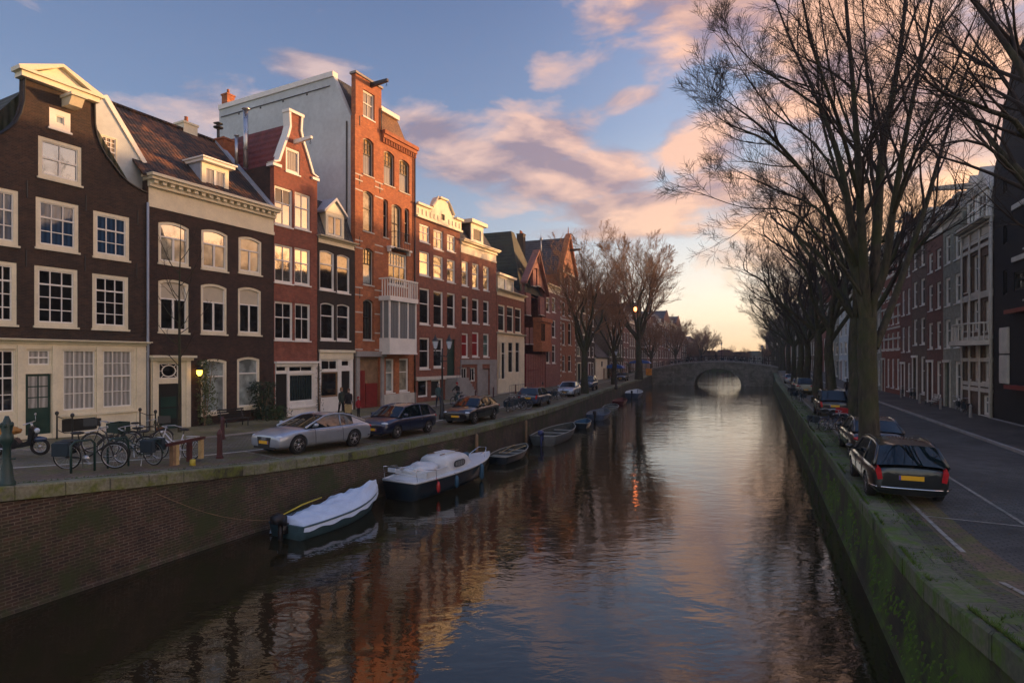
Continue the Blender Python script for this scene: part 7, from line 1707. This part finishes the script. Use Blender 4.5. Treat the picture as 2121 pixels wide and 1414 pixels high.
# signs, bin, tarpaulin stall at the bridge head
def sign(px, pyb, h_, label, mat, shape='disc', side=-1):
    x, y = PX(px, pyb) if side < 0 else PXR(px, pyb); z = (zL if side < 0 else zR)(x, y); r = empty('traffic_sign', (x, y, z)); tag(r, label, 'traffic sign')
    b = MB(); b.tube([(0, 0, 0), (0, 0, h_)], .035, 6); b.build('pole', 'steel', r)
    b = MB(); b.lathe([(.32, -.02), (.32, .02)], 20, (0, -.06, h_ - .2), 'y'); p_ = b.build('sign_plate', mat, r); b = MB(); b.box(-.22, -.095, h_ - .25, .22, -.081, h_ - .15); b.build('white_bar', 'white', p_)
sign(1364, 765, 3.1, 'round red no entry sign at the left bridge head', 'lamp_red')
x, y = 28.6, 121; o = MB(); o.box(-.55, -.5, 0, .55, .5, 1.25); o.box(-.6, -.55, 1.25, .6, .55, 1.4); tag(o.build('orange_bin', pm('orange_paint', (.75, .27, .02), .5), None, bevel=.05, loc=(x, y, zL(x, y)), rot=(0, 0, -.4)), 'bright orange waste container at the left end of the bridge', 'container')
def stall(x, y, w_, label, col='tarp_blue'):
    r = empty('covered_stall', (x, y, zL(x, y)), -.35); tag(r, label, 'stall'); b = MB(); b.prism([(-w_ / 2 - .3, 2.0), (-w_ / 2, 2.4), (0, 2.9), (w_ / 2, 2.4), (w_ / 2 + .3, 2.0)], -1.3, 1.3, 'y'); b.build('tarpaulin', col, r); b = MB()
    for sx in (-1, 1):
        for sy in (-1, 1): b.tube([(sx * w_ / 2, sy * 1.2, 0), (sx * w_ / 2, sy * 1.2, 2.3)], .04, 5)
    b.box(-w_ / 2, -1, .7, w_ / 2, 1, .85); b.build('table_frame', 'wood', r)
M['tarp_blue'] = pm('blue_tarpaulin', (.02, .10, .35), .5, .2)
stall(29.4, 133, 4.2, 'blue tarpaulin stall right of the orange container'); stall(19.8, 112, 3.2, 'smaller blue tarpaulin behind the tall left elm')
# picket fence in front of the gatehouse
f_ = MB(); x0, y0 = 12.6, 92.0
for k in range(30): t = k * .5; f_.box(t, -.03, 0, t + .12, .03, 1.2)
f_.box(0, .03, .3, 14.9, .06, .4); f_.box(0, .03, .9, 14.9, .06, 1.0); tag(f_.build('garden_fence', 'bk_pink', None, loc=(13.0, 100, 1.9), rot=(0, 0, 1.17)), 'low reddish paling fence before the cream gatehouse', 'fence')

# ------------------------------------------------------------------ plants
M['leaf'] = pm('leaf_green', (.035, .065, .018), .6, .5, 9); M['leaf2'] = pm('dark_leaf', (.018, .038, .014), .6, .5, 9); M['leaf3'] = pm('pale_leaf', (.075, .095, .03), .6, .5, 9)
def plant(label, name, cat, loc, size, n, mat, seed=1, leaf=.07, stems=6, pot=None):
    r = empty(name, loc); tag(r, label, cat); R_ = random.Random(seed); b = MB(); st = MB()
    for k in range(stems):
        a = R_.random() * 6.28; st.tube([(0, 0, 0), (size[0] * .3 * math.cos(a), size[1] * .3 * math.sin(a), size[2] * .5), (size[0] * .55 * math.cos(a), size[1] * .55 * math.sin(a), size[2] * R_.uniform(.7, 1))], [.02, .014, .006], 4)
    for k in range(n):
        cl = Vector((R_.gauss(0, .45), R_.gauss(0, .45), R_.uniform(.05, 1))); 
        if cl.x ** 2 + cl.y ** 2 > 1 or noise.noise(Vector((cl.x * 2 + seed, cl.y * 2, cl.z * 3))) < -.12: continue
        p = Vector((cl.x * size[0], cl.y * size[1], cl.z * size[2])); u = Vector((R_.gauss(0, 1), R_.gauss(0, 1), R_.gauss(0, 1))).normalized() * leaf * R_.uniform(.6, 1.3); v = u.orthogonal().normalized() * leaf * .5
        b.add([p - u, p + v, p + u, p - v], [(0, 1, 2, 3)])
    b.build('leaves', mat, r); st.build('stem', 'wood', r)
    if pot: q = MB(); q.lathe([(.14, -.02), (.2, .3), (.22, .32), (.16, .33)], 12); q.build('pot', pot, r, True)
    return r
def at_h2(px, off, z=0): s = hh.s_(px, -off); return h_world(hh, s, -off, z)
plant('leafy climbing plant against the umber house wall under the lantern', 'climbing_plant', 'plant', at_h2(424, .35), (.75, .3, 3.6), 1500, 'leaf3', 3, .07)
plant('dark bush at the right corner of the umber house', 'shrub', 'bush', at_h2(545, .6), (.9, .55, 2.3), 1800, 'leaf2', 4, .08)
plant('low shrub before the black door of the red brick shop house', 'shrub', 'bush', at_h2(572, 1.1), (.9, .7, .9), 900, 'leaf', 5, .07)
plant('terracotta pot with small plant left of the umber house door', 'potted_plant', 'plant', at_h2(330, 1.0), (.25, .25, .7), 160, 'leaf', 6, .06, 4, 'bk_orange')
plant('gnarled climber on the wall between the two shopfronts', 'climbing_plant', 'plant', at_h2(662, .35), (.3, .2, 3.2), 260, 'leaf2', 7, .05, 9)
x, y = PX(985, 812); plant('shrub beside the stoop of the attic house', 'shrub', 'bush', (x - .3, y + 1, 1.9), (.9, .6, 2.4), 800, 'leaf2', 8, .09)
for k, (px, py, lb) in enumerate(((1112, 800, 'dark shrub before the carved gable house'), (1158, 793, 'dark shrub before the striped gable house'), (1190, 790, 'hedge before the cream ground floor house'))): x, y = PX(px, py); plant(lb, 'shrub', 'bush', (x, y, 1.9), (1.3, 1.1, 1.9), 900, 'leaf2', 9 + k, .12)
for k, (px, py, lb) in enumerate(((1275, 783, 'yellowish bush under the left elms'), (1330, 776, 'yellowish bush behind the orange container'))): x, y = PX(px, py); plant(lb, 'shrub', 'bush', (x - 3, y + 12, 1.9), (3.2, 3.2, 5.5), 2200, 'leaf3', 15 + k, .16)
# grass and moss tufts on the quay edges: far too many to count
R_ = random.Random(4); b = MB()
def tuft(x, y, z, s, n=7):
    for k in range(n):
        a = R_.random() * 6.28; l_ = s * R_.uniform(.5, 1.2); dx, dy = math.cos(a), math.sin(a); w_ = .006
        b.add([(x - dy * w_, y + dx * w_, z), (x + dy * w_, y - dx * w_, z), (x + dx * l_ * .7, y + dy * l_ * .7, z + l_ * .8)], [(0, 1, 2)])
for k in range(5200):
    Y = 4 + 45 * R_.random() ** 1.6; c = noise.noise(Vector((Y * .55, 3, 1)))
    if c < -.05: continue
    off = R_.choice([.02, .03, R_.uniform(.0, .9), R_.uniform(.5, 1.0)]); X = wallR(Y) + off; tuft(X, Y, zR(X, Y) + .03 if off < .5 else zR(X, Y), R_.uniform(.03, .11) * (1.4 if c > .25 else 1), 6)
for k in range(1100):
    Y = 9 + 40 * R_.random(); off = R_.choice([.56, .6, R_.uniform(.5, .9)]); X = quayL(Y) - off; tuft(X, Y, zL(X, Y), R_.uniform(.03, .08), 5)
tag(b.build('grass', 'moss'), 'grass and moss tufts along the quay edges', 'grass', kind='stuff')
# grass hanging on the right wall face and fallen leaves
b = MB()
for k in range(1500):
    Y = 5 + 30 * R_.random(); z = R_.uniform(.25, 1.55); X = wallR(Y) - .11
    if noise.noise(Vector((Y * .6, z * 1.5, 5))) < 0: continue
    l_ = R_.uniform(.04, .12); b.add([(X, Y, z), (X - .03, Y + .03, z - .01), (X - .05, Y + R_.uniform(-.03, .05), z - l_)], [(0, 1, 2)])
tag(b.build('wall_moss', 'moss'), 'tufts of moss hanging on the right quay wall', 'moss', kind='stuff')
b = MB()
for k in range(1400):
    side = R_.random() < .5; Y = 8 + 50 * R_.random() ** 1.3
    if side: X = wallR(Y) + R_.uniform(.6, 7.2); z = zR(X, Y)
    else: X = quayL(Y) - R_.uniform(.7, 9.3); z = zL(X, Y)
    a = R_.random() * 3; s_ = R_.uniform(.02, .045); b.add([(X - s_ * math.cos(a), Y - s_ * math.sin(a), z + .016), (X + s_ * math.sin(a) * .6, Y - s_ * math.cos(a) * .6, z + .016), (X + s_ * math.cos(a), Y + s_ * math.sin(a), z + .022), (X - s_ * math.sin(a) * .6, Y + s_ * math.cos(a) * .6, z + .018)], [(0, 1, 2, 3)])
tag(b.build('fallen_leaves', pm('dry_leaf', (.14, .09, .035), .9, .5, 20)), 'dry leaves lying on streets and quays', 'leaves', kind='stuff')

# ------------------------------------------------------------------ people
M['skin'] = pm('skin', (.42, .25, .18), .6, .1)
def person(label, loc, rz, coat, legs, hair=(.03, .02, .015), pose='stand', hat=None, s=1.0, group=None):
    me = bpy.data.meshes.new('person'); V = []; E = []; Rr = []
    def v(p, r, par=None): V.append(p); Rr.append(r); (E.append((par, len(V) - 1)) if par is not None else None); return len(V) - 1
    ride = pose == 'ride'; walk = pose == 'walk'
    pz = .95 if not ride else 1.0
    lean = .18 if ride else .02
    pel = v((0, 0, pz), .145); wst = v((lean * .35, 0, pz + .18), .135, pel); chest = v((lean * .9, 0, pz + .38), .165, wst); nb_ = v((lean * 1.1, 0, pz + .53), .075, chest); neck = v((lean * 1.2, 0, pz + .59), .055, nb_); head = v((lean * 1.25 + .01, 0, pz + .68), .088, neck); v((lean * 1.25 + .01, 0, pz + .77), .075, head)
    for sy in (-1, 1):
        hip = v((0, sy * .09, pz - .05), .10, pel)
        if ride: k = v((.33, sy * .10, pz - .25 + sy * .1), .07, hip); a = v((.20, sy * .10, pz - .64 + sy * .1), .045, k); ft = v((.34, sy * .10, pz - .68 + sy * .1), .035, a)
        else:
            st = (.20 * sy if walk else .02); k = v((st * .6 + .03, sy * .09, .50), .07, hip); a = v((st, sy * .09, .09), .045, k); ft = v((st + .16, sy * .10, .04), .038, a)
        sh = v((lean, sy * .185, pz + .46), .068, chest)
        if ride: el = v((.32, sy * .25, pz + .28), .045, sh); wr_ = v((.52, sy * .25, pz + .15), .032, el)
        else: el = v((-.02 + (.08 if walk else 0) * -sy, sy * .25, pz + .18), .047, sh); wr_ = v((.07 - (.08 if walk else 0) * sy, sy * .24, pz - .06), .032, el)
        w0 = V[wr_]; d = (0, 0, -1) if not ride else (1, 0, -.3)
        pa = v((w0[0] + d[0] * .06, w0[1], w0[2] + d[2] * .06), .03, wr_)
        for q in range(4): f1 = v((w0[0] + d[0] * .11 + (q - 1.5) * .018 * (0 if ride else 1), w0[1] + (q - 1.5) * .018 * (1 if ride else 0), w0[2] + d[2] * .11), .010, pa); v((V[f1][0] + d[0] * .035 + .01, V[f1][1], V[f1][2] + d[2] * (.035 + .006 * (1.5 - abs(q - 1.5)))), .008, f1)
        v((w0[0] + d[0] * .07 + .035, w0[1] - sy * .015, w0[2] + d[2] * .07), .010, pa)
    me.from_pydata(V, E, []); o = bpy.data.objects.new('person', me); COL.objects.link(o)
    mo = o.modifiers.new('k', 'SKIN'); 
    if not me.skin_vertices: bpy.context.view_layer.objects.active = o
    sk = me.skin_vertices[0].data if me.skin_vertices else me.attributes
    for i, r in enumerate(Rr): me.skin_vertices[0].data[i].radius = (r * (1.0 if r > .12 else 1), r * (.72 if .12 < r else 1)) if r > .12 else (r, r)
    me.skin_vertices[0].data[0].use_root = True
    sb = o.modifiers.new('s', 'SUBSURF'); sb.levels = 1; sb.render_levels = 1
    ob = evalmesh(o, 'person', [coat, legs, 'skin', 'saddle'], None)
    for p in ob.data.polygons:
        c = p.center; arm = abs(c.y) > .20
        if c.z > pz + .60: p.material_index = 2
        elif ride and c.x > .52: p.material_index = 2
        elif arm and c.z < pz - .06 and not ride: p.material_index = 2
        elif c.z < .09 and not ride: p.material_index = 3
        elif ride and c.x > .1 and c.z < pz - .6: p.material_index = 3
        elif c.z < pz - .12 and not arm: p.material_index = 1
        elif ride and c.z < pz - .02 and c.x > .06 and not arm: p.material_index = 1
    tag(ob, label, 'person', group); ob.location = loc; ob.rotation_euler = (0, 0, rz); ob.scale = (s,) * 3
    hx = lean * 1.25; hm = pm('hair', hair, .8, .3, 10) if hat is None else hat
    b = MB(); b.blob((hx - .02, 0, pz + .76), (.105, .095, .105), 2, .1); b.blob((hx - .055, 0, pz + .68), (.06, .09, .10), 3, .1); b.build('hair' if hat is None else 'hat', hm, ob, True)
    b = MB(); b.blob((hx + .095, 0, pz + .70), (.02, .014, .022), 1, 0, 1); b.build('nose', 'skin', ob, True)
    b = MB()
    for sy in (-1, 1): b.blob((hx + .082, sy * .032, pz + .735), (.010, .012, .007), 1, 0, 1)
    b.box(hx + .075, -.022, pz + .655, hx + .093, .022, pz + .662); b.build('face_features', 'rubber', ob)
    return ob
M['coat_green'] = pm('olive_coat', (.04, .05, .035), .9, .3); M['coat_black'] = pm('black_coat', (.014, .013, .015), .9, .3); M['jeans'] = pm('dark_jeans', (.02, .028, .05), .9, .3); M['trous'] = pm('dark_trousers', (.018, .016, .018), .9, .3); M['coat_teal'] = pm('grey_teal_jacket', (.05, .09, .09), .9, .3)
def onst(px, py, side=-1): x, y = (PX if side < 0 else PXR)(px, py); return (x, y, (zL if side < 0 else zR)(x, y) + (.05 if side < 0 else 0))
person('person in olive coat walking with a companion before the red doors', onst(707, 862), -.6, 'coat_green', 'trous', (.25, .14, .06), 'walk')
pp = person('person in black coat carrying a big yellow paper bag', onst(722, 866), -.9, 'coat_black', 'trous', (.10, .05, .03), 'walk')
lx, ly, lz = onst(723, 868); q = MB(); q.prism([(-.2, 0), (.2, 0), (.22, .5), (-.22, .5)], -.07, .07, 'y'); tag(q.build('paper_bag', 'wood_pale', None, loc=(lx + .05, ly - .32, lz + .38), rot=(0, 0, -.2)), 'yellow tan paper bag held by the person in black', 'bag')
person('child in red jacket beside the person with the paper bag', onst(742, 866), -.5, 'red_cloth', 'trous', pose='stand', hat=M['red_cloth'], s=.72)
person('person in black coat standing before the basement of the attic house', onst(865, 833), -1.2, 'coat_black', 'jeans', (.3, .2, .1))
person('person in grey teal jacket beside the double street lamp', onst(908, 845), -1.0, 'coat_teal', 'jeans', (.2, .2, .2), 'walk')
x, y, z = onst(950, 842); person('cyclist in dark jacket and red cap riding past the attic house', (x, y, z), -2.2, 'coat_black', 'coat_teal', pose='ride', hat=M['red_cloth'])
c = copy_tree(src); c['label'] = 'bicycle under the cyclist with red cap'; c.location = (x, y, z); c.rotation_euler = (0, 0, -2.2)
person('dark dressed pedestrian walking away beside the second elm', onst(1755, 822, 1), 1.1, 'coat_black', 'trous', (.02, .02, .02), 'walk')
person('pedestrian in black with blue jeans left of the big elm trunk', onst(1779, 820, 1), 1.2, 'coat_black', 'jeans', (.02, .02, .02), 'walk')
for k, (s_, lb) in enumerate(((10.5, 'dark pedestrian on the bridge left of its crown'), (13.4, 'dark pedestrian on the bridge right of its crown'), (21, 'dark pedestrian near the right end of the bridge'))):
    q = A_ + bx * s_ + Vector((-bx.y, bx.x)) * 2; person(lb, (q.x, q.y, deck(s_)), k * 1.3, 'coat_black', 'jeans', (.02, .02, .02), 'walk')
